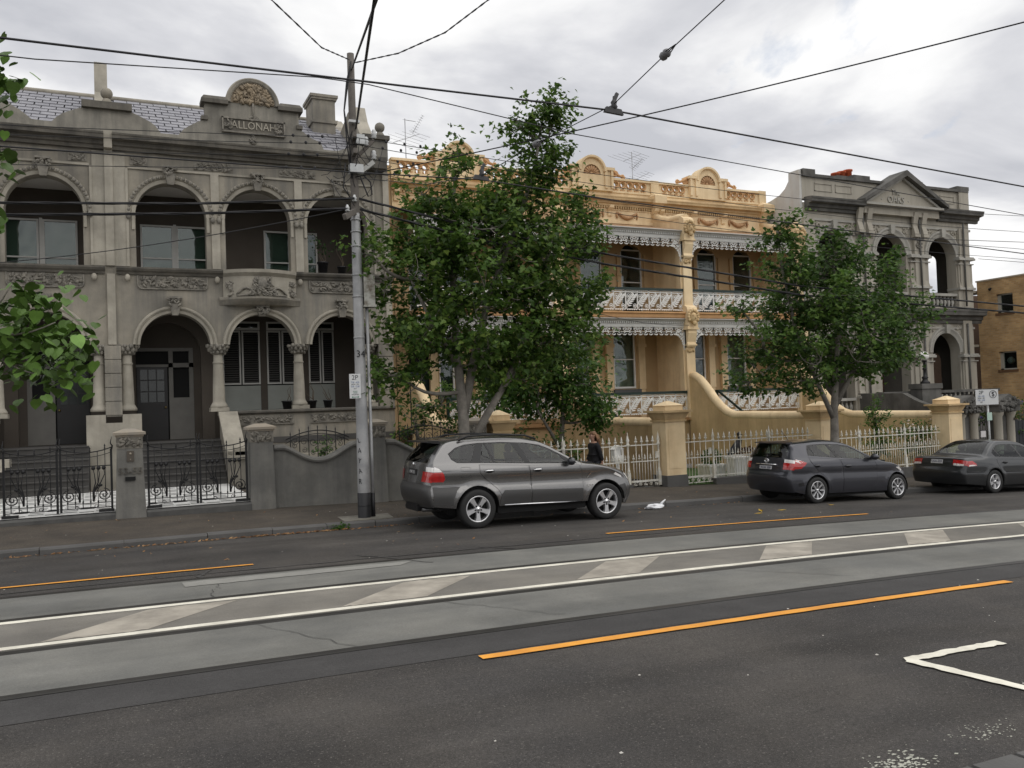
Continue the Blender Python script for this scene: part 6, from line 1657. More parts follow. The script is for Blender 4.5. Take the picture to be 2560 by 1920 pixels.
# ---------- dark hatchback
hp = M('hatch_paint', (.052, .053, .063), .28, .03, 300, metal=.55, coat=.8, obj=True)
def sp8(r, Rr, yo): sp5(r, Rr, yo, 8, .20, .26, 4, .16)
HAT = dict(w=.87, wb=2.65, rt=.312, ra=.375, rim=.212, tw=.2, track=.88, sill=.23, floor=.17, beltz=1.02, rear=0, flare=.012,
    prof=[(.15, .93), (.3, .975), (.5, .99), (.62, .985), (.72, .975), (.80, .985), (.90, .985), (.98, .965), (1.05, .94), (1.2, .85), (1.38, .735), (1.5, .64)],
    taper=(.0, -.8, .10, 2.2, 3.1, .20), paint=hp, cladmat=hp, sq=2.4,
    sil=[((-.62, .28), (-.76, .26)), ((-.70, .45), (-.86, .45)), ((-.71, .62), (-.885, .64)), ((-.68, .74), (-.83, .76)), ((-.655, .90), (-.80, .92)), ((-.61, 1.06), (-.745, 1.10)), ((-.53, 1.22), (-.655, 1.29)), ((-.45, 1.36), (-.58, 1.44)),
         ((-.1, 1.405), (-.1, 1.485)), ((.4, 1.43), (.4, 1.515)), ((.85, 1.41), (.85, 1.49)), ((1.2, 1.33), (1.2, 1.42)), ((1.62, 1.13), (1.66, 1.22)), ((2.1, .955), (2.18, 1.0)), ((2.45, .90), (2.5, .95)), ((2.72, .83), (2.80, .89)), ((2.92, .73), (3.06, .80)), ((3.0, .60), (3.18, .66)), ((3.03, .44), (3.22, .46)), ((3.0, .30), (3.2, .30)), ((2.93, .19), (3.12, .18))],
    doors=[[(-.21, 1.09), (.75, 1.03), (.80, .9), (.83, .7), (.82, .27), (.46, .27), (.42, .40), (.36, .52), (.22, .65), (.04, .76), (-.1, .9), (-.18, 1.0)], [(.765, 1.03), (1.88, .975), (1.94, .85), (1.95, .6), (1.91, .4), (1.86, .27), (.835, .27), (.845, .7), (.815, .9)]],
    handles=[(.0, .90), (.98, .875)], handle_mat=hp,
    dlo=[(-.215, 1.13), (.3, 1.09), (.9, 1.05), (1.5, 1.02), (1.98, 1.0), (1.7, 1.13), (1.4, 1.255), (1.15, 1.345), (.85, 1.39), (.4, 1.405), (.0, 1.39), (-.14, 1.37), (-.20, 1.25)],
    wins=[[(-.185, 1.15), (.02, 1.13), (-.125, 1.34), (-.17, 1.25)], [(.045, 1.125), (.66, 1.08), (.475, 1.39), (.3, 1.388), (.0, 1.375), (-.085, 1.355)], [(.77, 1.072), (1.58, 1.035), (1.58, 1.155), (1.36, 1.255), (1.12, 1.335), (.84, 1.375), (.56, 1.388)]],
    clad=[], wraps=[('rear_bumper', 0, 3, None, None), ('tailgate', 3, 7, (4.9, 6.7, -.78, .78), None), ('roof', 7, 10.9, None, None), ('windscreen_frame', 10.9, 13.1, (11, 13, -.88, .88), None), ('bonnet', 13.1, 16, None, None), ('front_bumper', 16, 20, None, None)],
    screens=[('rear_window', 4.9, 6.7, .78), ('windscreen', 11, 13, .88)],
    sidelamps=[('tail_lamp', [(-.672, .82), (-.48, .83), (-.36, .91), (-.30, .965), (-.44, 1.01), (-.622, 1.035)], redl), ('tail_lamp_top', [(-.622, 1.0), (-.50, .955), (-.36, .985), (-.45, 1.015), (-.60, 1.045)], clearl), ('head_lamp', [(2.62, .80), (2.86, .70), (2.89, .735), (2.75, .815)], clearl)],
    wraplamps=[('tail_lamp', 3.35, 4.3, .70, 1, redl), ('tail_lamp_top', 4.31, 4.75, .72, 1, clearl), ('head_lamp', 16, 16.9, .5, .98, clearl), ('number_plate', 3.25, 3.75, -.27, .27, platem)],
    seats=[(1.2, (-.38, .38)), (.25, (-.4, 0, .4))], mirror=(1.78, 1.03), spokes=sp8, capm=alloy, mirror_mat=hp)
T, f, wrap, wrapP, side, stube, wtube, nrm = make_car('parked_car', 'dark blue grey hatchback parked in front of the white iron fence', (15.12, 16.36, zr(15.12, 15.5)), (zr(17.77, 15.5)-zr(15.12, 15.5))/2.65, HAT)
p = wrapP(4.45, 0)
mb = MB()
for a_, b_ in ((.075, .05), (.03, .05), (.06, .022)): mb.tube([(p.x-.012, a_*math.cos(q), p.z+b_*math.sin(q)) for q in [2*PI*i/16 for i in range(17)]], .009, 5, False)
mb.build('emblem', chrome, T)
mb = MB(); q = wrapP(3.95, 0); mb.tube([(wrapP(3.95, y).x-.01, wrapP(3.95, y).y, q.z) for y in (-.45, -.2, 0, .2, .45)], .016, 6); mb.build('tailgate_strip', chrome, T)
p = wrapP(3.5, 0); text('plate_lettering', 'XOA 350', .09, .002, M('plate_ink', (.06, .06, .12), .5, 0), T, (p.x-.014, 0, p.z), (PI/2, 0, -PI/2))
mb = MB(); mb.tube([(-.1, 0, 1.48), (-.32, 0, 1.72)], .006, 4); mb.build('roof_aerial', trimm, T)
mb = MB(); mb.plate([(-.50, 1.455), (-.68, 1.425), (-.68, 1.41), (-.48, 1.40)], [], -.55, .55); mb.build('roof_spoiler', hp, T)
p = wrapP(5.0, 0); q = wrapP(5.6, -.3); mb = MB(); mb.bar((p.x-.02, 0, p.z), (q.x-.02, q.y, q.z), .02, .015); mb.ball((p.x-.01, 0, p.z), .04); mb.build('wiper', trimm, T)
wtube('tailgate_seam', [(3.03, t/10) for t in range(-9, 10)], .004, trimm)
side('bumper_reflector', [(-.55, .42), (-.40, .43), (-.42, .50), (-.54, .49)], [], trimm, off=.005); side('fuel_flap', [(-.36, 1.03), (-.22, 1.02), (-.23, 1.10), (-.35, 1.11)], [], M('rust_dot', (.08, .05, .045), .5, 0), off=.002) if False else None

# ---------- dark sedan
sp_ = M('sedan_paint', (.036, .038, .040), .30, .03, 300, metal=.5, coat=.7, obj=True)
def spF(r, Rr, yo): sp5(r, Rr, yo, 5, .42, .5, 5, .24)
SED = dict(w=.93, wb=2.79, rt=.318, ra=.375, rim=.2, tw=.21, track=.87, sill=.22, floor=.16, beltz=.95, rear=0, flare=.012,
    prof=[(.15, .93), (.3, .97), (.5, .99), (.6, .985), (.72, .985), (.82, .975), (.92, .945), (1.0, .90), (1.15, .82), (1.33, .70), (1.45, .62)],
    taper=(-.1, -1.2, .10, 2.4, 3.6, .20), paint=sp_, cladmat=sp_, sq=2.4,
    sil=[((-1.0, .27), (-1.12, .25)), ((-1.05, .42), (-1.2, .42)), ((-1.06, .58), (-1.22, .60)), ((-1.03, .70), (-1.16, .72)), ((-1.0, .84), (-1.12, .88)), ((-.92, .93), (-1.03, .985)), ((-.55, .955), (-.58, 1.01)), ((-.30, .985), (-.30, 1.03)),
         ((.05, 1.20), (.02, 1.27)), ((.36, 1.35), (.32, 1.41)), ((.7, 1.375), (.7, 1.45)), ((1.2, 1.36), (1.2, 1.44)), ((1.6, 1.24), (1.58, 1.33)), ((1.98, 1.05), (2.0, 1.12)), ((2.3, .94), (2.36, .98)), ((2.75, .88), (2.8, .93)), ((3.15, .80), (3.25, .86)), ((3.4, .68), (3.55, .72)), ((3.48, .52), (3.68, .55)), ((3.46, .38), (3.66, .38)), ((3.38, .20), (3.56, .2))],
    doors=[[(.12, .93), (1.22, .905), (1.27, .75), (1.28, .27), (.46, .27), (.42, .42), (.32, .58), (.18, .72), (.12, .82)], [(1.235, .905), (2.15, .88), (2.22, .7), (2.2, .27), (1.295, .27), (1.285, .75)]],
    handles=[(.42, .84), (1.40, .82)], handle_mat=trimm,
    dlo=[(.02, 1.10), (.10, .975), (.7, .965), (1.5, .945), (2.1, .925), (1.9, 1.06), (1.62, 1.205), (1.36, 1.295), (1.0, 1.325), (.55, 1.325), (.36, 1.30), (.16, 1.215)],
    wins=[[(.045, 1.09), (.115, 1.0), (.32, .99), (.16, 1.18), (.10, 1.17)], [(.35, .99), (1.14, .97), (.98, 1.31), (.56, 1.31), (.38, 1.285), (.20, 1.205)], [(1.22, .965), (1.85, .95), (1.86, 1.05), (1.6, 1.19), (1.35, 1.28), (1.06, 1.308)]],
    clad=[], wraps=[('rear_bumper', 0, 3, None, None), ('boot_lid', 3, 7.1, None, None), ('rear_window_frame', 7.1, 9, (7.2, 8.9, -.84, .84), None), ('roof', 9, 12, None, None), ('windscreen_frame', 12, 14.1, (12.05, 14, -.88, .88), None), ('bonnet', 14.1, 16.5, None, None), ('front_bumper', 16.5, 20, None, None)],
    screens=[('rear_window', 7.2, 8.9, .84), ('windscreen', 12.05, 14, .88)],
    sidelamps=[('tail_lamp', [(-1.02, .74), (-.70, .76), (-.72, .82), (-.84, .89), (-.98, .88)], redl), ('tail_lamp_base', [(-.97, .745), (-.72, .765), (-.74, .795), (-.97, .78)], clearl)],
    wraplamps=[('tail_lamp', 3.4, 4.35, .58, 1, redl), ('tail_lamp_base', 3.3, 3.62, .60, .92, clearl), ('number_plate', 3.5, 4.2, -.22, .22, platem)],
    seats=[(1.5, (-.4, .4)), (.55, (-.42, .0, .42))], mirror=(1.95, .95), spokes=spF, capm=alloy, mirror_mat=sp_)
T, f, wrap, wrapP, side, stube, wtube, nrm = make_car('parked_car', 'dark charcoal sedan with oval red tail lamps cut off by the right edge', (21.75, 16.66, zr(21.75, 15.8)), (zr(24.54, 15.8)-zr(21.75, 15.8))/2.79, SED)
wtube('boot_seam', [(3.03, t/10) for t in range(-9, 10)], .004, trimm); stube('rub_strip', [(-1.03, .60), (-.7, .60), (-.42, .60)], .014, trimm); stube('rub_strip', [(.45, .58), (1.3, .57), (2.2, .56)], .014, trimm)
p = wrapP(3.85, 0); text('plate_lettering', 'OSA-203', .09, .002, MATS['plate_ink'], T, (p.x-.014, 0, p.z), (PI/2, 0, -PI/2))
# ================================================================== trees and shrubs
barkm = M('grey_bark', (.25, .23, .20), .9, .3, 5, (.16, .145, .125), 3, bump=.6, bs=25)
lf_a = leafmat('maple_leaf', [(.026, .052, .011), (.042, .085, .016), (.060, .118, .021), (.085, .155, .028), (.12, .20, .038), (.17, .24, .05)], .42)
lf_a2 = leafmat('maple_leaf_pale', [(.055, .12, .02), (.085, .165, .03), (.12, .21, .042), (.17, .25, .06)], .45)
lf_b = leafmat('street_leaf', [(.024, .052, .013), (.040, .084, .018), (.058, .115, .024), (.082, .15, .032), (.115, .185, .042)], .42)
lf_c = leafmat('garden_leaf', [(.03, .07, .015), (.06, .13, .025), (.10, .19, .035)], .35)
lf_d = leafmat('large_leaf', [(.018, .045, .012), (.035, .08, .018), (.06, .125, .025), (.10, .17, .035)], .4)
MAPLE = [(0, 0), (.16, .12), (.44, .10), (.34, .26), (.50, .48), (.27, .48), (.19, .70), (0, 1.0), (-.19, .70), (-.27, .48), (-.50, .48), (-.34, .26), (-.44, .10), (-.16, .12)]
def mleaf(mb, q, d, n, s_):
    b = d.cross(n)
    vs_ = [q+d*(p[1]*s_)+b*(p[0]*s_)+n*(abs(p[0])*.25*s_) for p in MAPLE]
    mb.add(vs_, [(0, 1, 2, 3), (0, 13, 12, 11), (0, 3, 4, 5), (0, 11, 10, 9), (0, 5, 6, 7), (0, 7, 8, 9)])
def oleaf(mb, q, d, n, s_):
    b = d.cross(n); m = q+d*s_*.5
    mb.add([q, m+b*s_*.30+n*s_*.06, q+d*s_, m-b*s_*.30+n*s_*.06], [(0, 1, 2), (0, 2, 3)])
def limb(mb, a, b, r0, r1, rs, wob=.08, n=6):
    a = Vector(a); b = Vector(b); L_ = (b-a).length; pts = []
    o1 = Vector((rs.gauss(0, 1), rs.gauss(0, 1), rs.gauss(0, .4)))*wob*L_
    for i in range(n+1):
        t = i/n; p = a.lerp(b, t)+o1*math.sin(PI*t)+Vector((0, 0, -.10*L_*math.sin(PI*t))) if L_ > 0 else a
        pts.append(p)
    mb.tube(pts, [r0+(r1-r0)*i/n for i in range(n+1)], 6); return pts
def tree(name, label, base, trunk, blobs, clumps, per, ls, mat, rs, leaf=mleaf, group=None, cat='tree', cr=.34, droop=.35, lk=1.0, dens=None):
    t = thing(name, label, cat, base, group)
    mb = MB(); nodes = []
    for pts, r in trunk:
        n = len(pts); mb.tube(pts, [r[0]+(r[1]-r[0])*i/(n-1) for i in range(n)], 9)
        nodes += [Vector(p) for p in pts[1:]]+[Vector(pts[i]).lerp(Vector(pts[i+1]), .5) for i in range(1, n-1)]
    mb.build('trunk', barkm, t)
    br = MB(); lv = MB(); tot = sum(b[2] for b in blobs); cl = []
    for c, rad, wgt in blobs:
        c = Vector(c)
        hub = min(nodes, key=lambda q: (q-c).length+max(0, q.z-c.z)*1.5)
        if (hub-c).length > .3: pts = limb(br, hub, c, .05, .022, rs); nodes += pts[2:]
        for k in range(int(clumps*wgt/tot)):
            while True:
                v = Vector((rs.uniform(-1, 1), rs.uniform(-1, 1), rs.uniform(-1, 1)))
                if v.length < 1: break
            v *= (.55+.45*rs.random()) / max(v.length, .3)*v.length**.35
            p = c+Vector((v.x*rad[0], v.y*rad[1], v.z*rad[2])); cl.append((p, c))
    cn = [Vector(n) for n in nodes]
    for p, c in cl:
        h = min(cn, key=lambda q: (q-p).length+max(0, q.z-p.z)*.8)
        tw = limb(br, h, p, .014, .004, rs, .06, 4)
        if (p-h).length > .5: cn.append(tw[2])
        dout = (p-c); dout.z *= .6; dout = dout.normalized() if dout.length > .01 else Vector((0, 0, 1))
        lv.cur = 1 if rs.random() < .17+.10*(p.z-base[2])/8 else 0  # paler leaf mix gets likelier with height
        m = int(per*rs.uniform(.6, 1.35)); R_ = cr*rs.uniform(.7, 1.3)
        # a spray: leaves hang off a short twig bending outwards
        axis = (dout*.8+Vector((rs.gauss(0, .4), rs.gauss(0, .4), rs.uniform(.1, .8)))).normalized()
        for i in range(m):
            u = rs.uniform(-.7, 1.0); q = p+axis*R_*1.5*u+Vector((rs.gauss(0, R_*.45), rs.gauss(0, R_*.45), rs.gauss(0, R_*.32)))
            d = (dout*.55+Vector((rs.gauss(0, .7), rs.gauss(0, .7), -droop+rs.gauss(0, .4)))).normalized()
            nn = Vector((rs.gauss(0, .55), rs.gauss(0, .55)-.25, 1)).normalized(); nn = (nn-d*nn.dot(d)).normalized()
            leaf(lv, q, d, nn, ls*rs.uniform(.65, 1.25))
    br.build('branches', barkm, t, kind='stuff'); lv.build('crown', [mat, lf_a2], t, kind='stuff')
    return t
rs = random.Random(12)
Yt = 17.85
tree('street_tree', 'large maple street tree with forked grey trunk behind the grey suv', (7.15, Yt, z0(7)),
     [([(7.15, Yt, z0(7)-.1), (7.12, Yt, .9), (7.10, Yt, 1.9), (7.02, Yt, 3.0), (6.95, Yt, 4.4), (7.0, Yt, 6.2), (7.1, Yt, 7.4)], (.165, .03)),
      ([(7.12, Yt, .9), (7.55, Yt-.1, 1.8), (8.1, Yt-.1, 2.6), (8.65, Yt-.1, 3.6), (9.1, Yt, 4.6)], (.105, .04)),
      ([(7.1, Yt, 1.9), (7.45, Yt+.1, 3.2), (7.9, Yt+.2, 4.6), (8.6, Yt+.1, 6.2), (9.1, Yt, 7.6), (9.4, Yt, 9.0)], (.11, .02)),
      ([(7.02, Yt, 3.0), (6.4, Yt-.2, 3.9), (5.9, Yt-.2, 4.9)], (.07, .02))],
     [((7.5, 17.8, 3.9), (1.9, 1.9, 1.4), 22), ((7.7, 17.8, 5.4), (2.2, 1.9, 1.3), 26), ((9.4, 17.8, 5.5), (1.2, 1.4, 1.5), 15), ((5.95, 17.6, 4.4), (.95, 1.2, 1.6), 11), ((6.6, 17.8, 5.9), (1.1, 1.0, 1.0), 8),
      ((7.0, 17.8, 7.0), (.5, .6, .95), 4), ((7.85, 17.8, 6.5), (.7, .8, .75), 6), ((6.3, 17.8, 6.8), (.4, .5, .5), 2), ((8.75, 17.9, 7.0), (.95, .9, .9), 8), ((9.35, 17.9, 8.0), (.72, .7, .9), 6.5), ((9.45, 17.9, 8.95), (.5, .5, .65), 3.2), ((8.7, 17.9, 8.7), (.28, .3, .5), 1.2),
      ((10.4, 17.8, 6.4), (.5, .7, .7), 3.5), ((5.6, 17.8, 2.9), (.75, .8, .6), 3.5), ((9.6, 17.7, 3.7), (1.0, 1.1, .8), 7), ((8.4, 17.8, 2.9), (.9, .9, .5), 4), ((5.0, 17.5, 5.4), (.45, .6, .6), 2), ((10.3, 17.7, 4.6), (.5, .8, .6), 3)],
     640, 40, .13, lf_a, rs, group='street trees on the far footpath', cr=.27)
rs = random.Random(5)
tree('street_tree', 'smaller round-headed street tree behind the dark hatchback', (18.15, Yt, z0(18)),
     [([(18.15, Yt, z0(18)-.1), (18.12, Yt, .6), (18.15, Yt, 1.7), (18.3, Yt, 2.8), (18.5, Yt, 4.2), (18.4, Yt, 5.6)], (.15, .03)),
      ([(18.13, Yt, 1.4), (17.6, Yt, 2.4), (16.9, Yt, 3.8), (16.5, Yt, 5.6), (16.35, Yt, 6.8)], (.075, .02)), ([(18.15, Yt, 1.7), (18.9, Yt, 2.7), (19.8, Yt, 3.8), (20.6, Yt, 4.6)], (.075, .025))],
     [((18.2, 17.8, 3.7), (2.5, 2.2, 1.35), 30), ((17.4, 17.8, 4.7), (1.6, 1.4, 1.0), 13), ((16.5, 17.8, 5.7), (.75, .8, .8), 5), ((16.4, 17.8, 6.6), (.42, .45, .5), 2), ((18.2, 17.8, 5.7), (.7, .7, 1.05), 6.5), ((19.6, 17.8, 4.8), (1.1, 1.1, .85), 8),
      ((20.3, 17.8, 5.6), (.4, .5, .5), 1.8), ((19.2, 17.8, 5.9), (.3, .3, .5), 1.3), ((21.2, 17.8, 4.3), (.8, .9, .55), 4), ((15.7, 17.8, 3.4), (.8, .9, .8), 4.5), ((15.2, 17.8, 2.5), (.5, .6, .4), 1.8), ((20.0, 17.8, 3.1), (1.0, 1.0, .7), 5), ((16.8, 17.8, 2.5), (.8, .8, .4), 3), ((15.0, 17.8, 4.4), (.4, .4, .3), 1)],
     520, 36, .125, lf_b, rs, group='street trees on the far footpath', cr=.27)
rs = random.Random(9)
tree('garden_tree', 'bright green bushy tree in the front yard behind the big maple', (12.2, 22.6, z0(12)), [([(12.2, 22.6, -.3), (12.1, 22.6, 1.0), (12.2, 22.6, 2.2)], (.12, .05)), ([(12.1, 22.6, .7), (11.2, 22.4, 2.0)], (.07, .03))],
     [((12.5, 22.6, 2.9), (1.2, 1.1, 1.5), 12), ((11.2, 22.6, 3.0), (1.3, 1.0, 1.5), 11), ((10.0, 22.6, 2.6), (1.0, .9, 1.2), 7), ((13.1, 22.2, 1.7), (.6, .7, .6), 4)], 210, 42, .16, lf_c, rs, oleaf, cr=.36)
def shrub(label, x, y, z, blobs, n, per, ls, mat, seed, flowers=None, cat='shrub', name='shrub'):
    rs = random.Random(seed); st = [([(x, y, z-.1), (x+.03, y, z+.35), (x, y, max(b[0][2] for b in blobs))], (.03, .008))]
    t = tree(name, label, (x, y, z), st, blobs, n, per, ls, mat, rs, oleaf, cat=cat, cr=.16)
    if flowers:
        mb = MB()
        for i in range(flowers[1]):
            c, rad, w = rs.choice(blobs); v = Vector((rs.gauss(0, 1), rs.gauss(0, 1)-.6, rs.gauss(0, 1))).normalized(); p = Vector(c)+Vector((v.x*rad[0], v.y*rad[1], v.z*rad[2]))
            mb.ball(tuple(p), flowers[2]*rs.uniform(.7, 1.2), 1, 1, .8, 6, 4)
        mb.build('flowers', flowers[0], t, kind='stuff')
    return t
shrub('small conical green shrub behind the white fence, beside the second trunk', 24.3, 22, -.7, [((24.3, 22, .4), (.45, .4, .55), 5), ((24.3, 22, 1.1), (.28, .28, .45), 3), ((24.32, 22, 1.65), (.12, .12, .3), 1)], 60, 26, .10, lf_c, 2)
shrub('loose rose bush with pale flowers near the cream end pier', 25.0, 21, -.7, [((24.9, 21, .3), (.6, .5, .5), 5), ((25.4, 21, .75), (.5, .45, .45), 4), ((24.4, 21, .85), (.4, .35, .35), 3)], 70, 20, .09, lf_c, 3, (M('pale_petal', (.6, .5, .45), .7, .1), 18, .035))
shrub('dark vine with violet flowers over the fence at the right edge', 31.5, 21, -1, [((30.6, 21, .9), (.9, .5, .7), 5), ((32.5, 21, 1.2), (1.3, .5, .8), 6), ((29.6, 21.4, 1.2), (.5, .4, .4), 2), ((27.9, 21.6, 1.0), (.5, .4, .4), 2)], 150, 26, .11, lf_b, 4, (M('violet_petal', (.10, .07, .32), .6, .1), 60, .045), 'vine', 'vine')
shrub('sparse leafy climber against the end wall of the grey house', 7.6, 22.6, 0, [((7.5, 22.6, 1.8), (.5, .4, .7), 4), ((8.3, 22.6, 2.2), (.6, .4, .6), 4), ((8.9, 22.5, 1.5), (.5, .4, .5), 3)], 60, 22, .13, lf_b, 6)
shrub('small upright sapling behind the dipping grey wall', 4.75, 21.2, 0, [((4.75, 21.2, 1.15), (.2, .2, .35), 3), ((4.45, 21.2, .95), (.2, .15, .12), 1)], 16, 14, .09, lf_c, 7)
shrub('dark shrub in the yard beside the cream steps, behind the suv', 10.4, 21.6, -.2, [((10.2, 21.6, .8), (.8, .5, .8), 5), ((11.5, 21.6, .6), (.8, .5, .7), 4)], 80, 26, .11, lf_b, 8)
# broad-leaved tree at the left edge: every leaf an object
rs = random.Random(31)
LT = thing('broadleaf_tree', 'tree of big heart-shaped leaves reaching in from the left edge', 'tree', (-3.9, 17.2, z0(-4)))
mb = MB(); mb.tube([(-3.9, 17.2, 0), (-3.9, 17.1, 2.0), (-3.8, 17.0, 4.0), (-3.7, 16.9, 6.0), (-3.4, 16.7, 8)], [.18, .16, .13, .1, .05], 9); mb.build('trunk', barkm, LT)
crown = MB(); tips = []
def bough(a, b, r): 
    tips.append((Vector(a), Vector(b))); limb(crown, a, b, r, r*.35, rs, .05, 6)
bough((-3.85, 17.1, 2.8), (-1.9, 15.0, 3.5), .06); bough((-1.9, 15.0, 3.5), (-.75, 14.6, 3.6), .025); bough((-1.9, 15.0, 3.4), (-.95, 14.6, 2.8), .02); bough((-2.4, 15.5, 3.5), (-1.3, 14.5, 4.15), .025)
bough((-3.75, 17, 4.6), (-2.0, 15.0, 6.3), .05); bough((-2.0, 15.0, 6.3), (-1.45, 14.6, 6.1), .02); bough((-3.6, 16.9, 6.0), (-2.0, 15.0, 7.6), .045); bough((-2, 15, 7.6), (-1.35, 14.6, 7.6), .02)
cb = crown.build('crown', barkm, LT)
mb = MB()
H = [(0, 0), (.22, -.10), (.42, .05), (.47, .3), (.36, .6), (.16, .85), (0, 1.02), (-.16, .85), (-.36, .6), (-.47, .3), (-.42, .05), (-.22, -.10)]
mb.add([(x, y, -.28*x*x+.06*math.sin(3*y)) for x, y in H]+[(0, .45, .03)], [(i, (i+1) % 12, 12) for i in range(12)]); LEAF = mb.build('leaf', lf_d).data; bpy.data.objects.remove(bpy.data.objects['leaf'])
lfms = []
for i in range(4):
    me = LEAF.copy(); me.materials.clear(); g_ = (.6, .85, 1.15, 1.6)[i]
    me.materials.append(M('broad_leaf_%s' % 'abcd'[i], (.088*g_, .165*g_, .030*g_), .5, .15, 4, spec=.35)); lfms.append(me)
def hang(c, n, sx, sy, sz):
    for i in range(n):
        p = Vector(c)+Vector((rs.gauss(0, sx), rs.gauss(0, sy), rs.gauss(0, sz)))
        yaw = rs.uniform(0, 2*PI); tilt = rs.uniform(-1.25, -.35)
        m = Matrix.Rotation(yaw, 4, 'Z') @ Matrix.Rotation(tilt, 4, 'X') @ Matrix.Rotation(rs.uniform(-.5, .5), 4, 'Y')
        o = inst(lfms[rs.choice((0, 0, 1, 1, 1, 2, 2, 3))], 'leaf', cb, p); o.rotation_euler = m.to_euler(); s_ = rs.uniform(.13, .22); o.scale = (s_, s_, s_)
hang((-1.05, 14.7, 3.35), 66, .36, .35, .30); hang((-.75, 14.6, 2.95), 40, .28, .3, .26); hang((-1.15, 14.6, 3.95), 34, .30, .3, .16); hang((-.55, 14.6, 3.35), 22, .18, .25, .16); hang((-1.7, 14.9, 3.4), 34, .3, .3, .4)
hang((-1.38, 14.6, 7.35), 22, .16, .25, .28); hang((-1.48, 14.6, 6.15), 26, .14, .25, .22); hang((-1.9, 14.8, 6.9), 24, .25, .3, .6); hang((-1.55, 14.6, 5.3), 10, .1, .2, .15)

fo = MB()
def fill(c, n, sx, sy, sz):
    for i in range(n):
        p = Vector(c)+Vector((rs.gauss(0, sx), rs.gauss(0, sy), rs.gauss(0, sz))); m = (Matrix.Rotation(rs.uniform(0, 6.28), 3, 'Z') @ Matrix.Rotation(rs.uniform(-1.2, -.2), 3, 'X')); s_ = rs.uniform(.11, .19)
        fo.cur = rs.choice((0, 1, 1, 2))
        fo.add([p+m @ Vector((x*s_, y*s_, -.28*x*x*s_)) for x, y in H]+[p+m @ Vector((0, .45*s_, .03*s_))], [(i, (i+1) % 12, 12) for i in range(12)])
fill((-1.1, 15.2, 3.4), 190, .38, .3, .34); fill((-.75, 15.1, 3.0), 90, .28, .25, .26); fill((-1.3, 15.1, 4.0), 70, .3, .3, .16); fill((-1.5, 15, 7.35), 40, .14, .25, .22); fill((-1.6, 15, 6.1), 40, .13, .25, .2); fill((-2.1, 15.2, 6.8), 60, .3, .3, .8); fill((-2.3, 15.4, 3.6), 120, .5, .4, .6)
fo.build('foliage', [m.materials[0] for m in lfms[:3]], LT, kind='stuff')
# ================================================================== utility pole, signs, wires
PX, PY = 4.66, 17.38
polem = M('pole_silver', (.42, .42, .42), .45, .22, 1.2, (.29, .295, .30), 1.4, metal=.35, streak=.4, scol=(.15, .15, .15), bump=.1, bs=30)
poleb = M('pole_black', (.014, .014, .016), .5, .2, 4)
poletop = M('pole_timber', (.15, .135, .12), .85, .3, 3, streak=.5)
galv = M('galvanised', (.42, .43, .43), .45, .2, 5, metal=.5)
cable = M('black_cable', (.014, .014, .016), .6, .1)
porc = M('porcelain', (.55, .56, .56), .2, .1)
POLE = thing('utility_pole', 'tall silver utility pole with black base, number 34 and a tangle of cables', 'utility pole', (PX, PY, z0(PX)))
zb = zf(PX, PY)
mb = MB(); mb.lathe([(.135, zb-.2), (.132, zb+.5), (.118, 2.2), (.108, 3.9), (.10, 5.2), (.088, 6.1), (.088, 6.2), (0, 6.2)], (PX, PY, 0), 18)
for z in (3.6, 4.45, 4.9, 5.5, 5.8, 6.05): mb.lathe([(.10, z), (.122-.004*(z-3), z), (.122-.004*(z-3), z+.03), (.10, z+.03)], (PX, PY, 0), 16)
mb.build('metal_shaft', polem, POLE)
mb = MB(); mb.lathe([(.138, zb-.2), (.138, zb+.52), (.12, zb+.53)], (PX, PY, 0), 18); mb.lathe([(.141, zb+.25), (.141, zb+.265)], (PX, PY, 0), 18); mb.build('black_band', poleb, POLE)
mb = MB(); mb.lathe([(.088, 6.15), (.085, 7.6), (.078, 8.4), (.075, 9.55), (0, 9.57)], (PX, PY, 0), 12); mb.build('timber_top', poletop, POLE)
mb = MB(); mb.tube([(PX+.19, PY+.02, zb), (PX+.19, PY+.02, 1.2), (PX+.185, PY+.02, 4.3)], .035, 8); cdt = mb.build('conduit', polem, POLE)
mb = MB(); mb.tube([(PX+.19, PY+.02, zb-.05), (PX+.19, PY+.02, zb+.5)], .042, 8); mb.build('black_band', poleb, cdt)
mb = MB(); mb.box(PX+.11, PX+.34, PY-.09, PY+.12, 4.29, 4.97); mb.box(PX+.09, PX+.36, PY-.11, PY+.14, 4.25, 4.29); mb.build('junction_box', M('flaking_box', (.45, .45, .41), .75, .2, 3, (.13, .11, .085), 6), POLE)
text('numerals', '34', .20, .003, poleb, POLE, (PX-.01, PY-.118, 3.27)); 
for i, ch in enumerate('LAYAR'):
    text('graffiti', ch, .15, .002, poleb, POLE, (PX-.098+.008*(i % 2), PY-.085-.002*i, 1.5-.21*i), (PI/2, .25*(i % 3-1), -.85), .8)
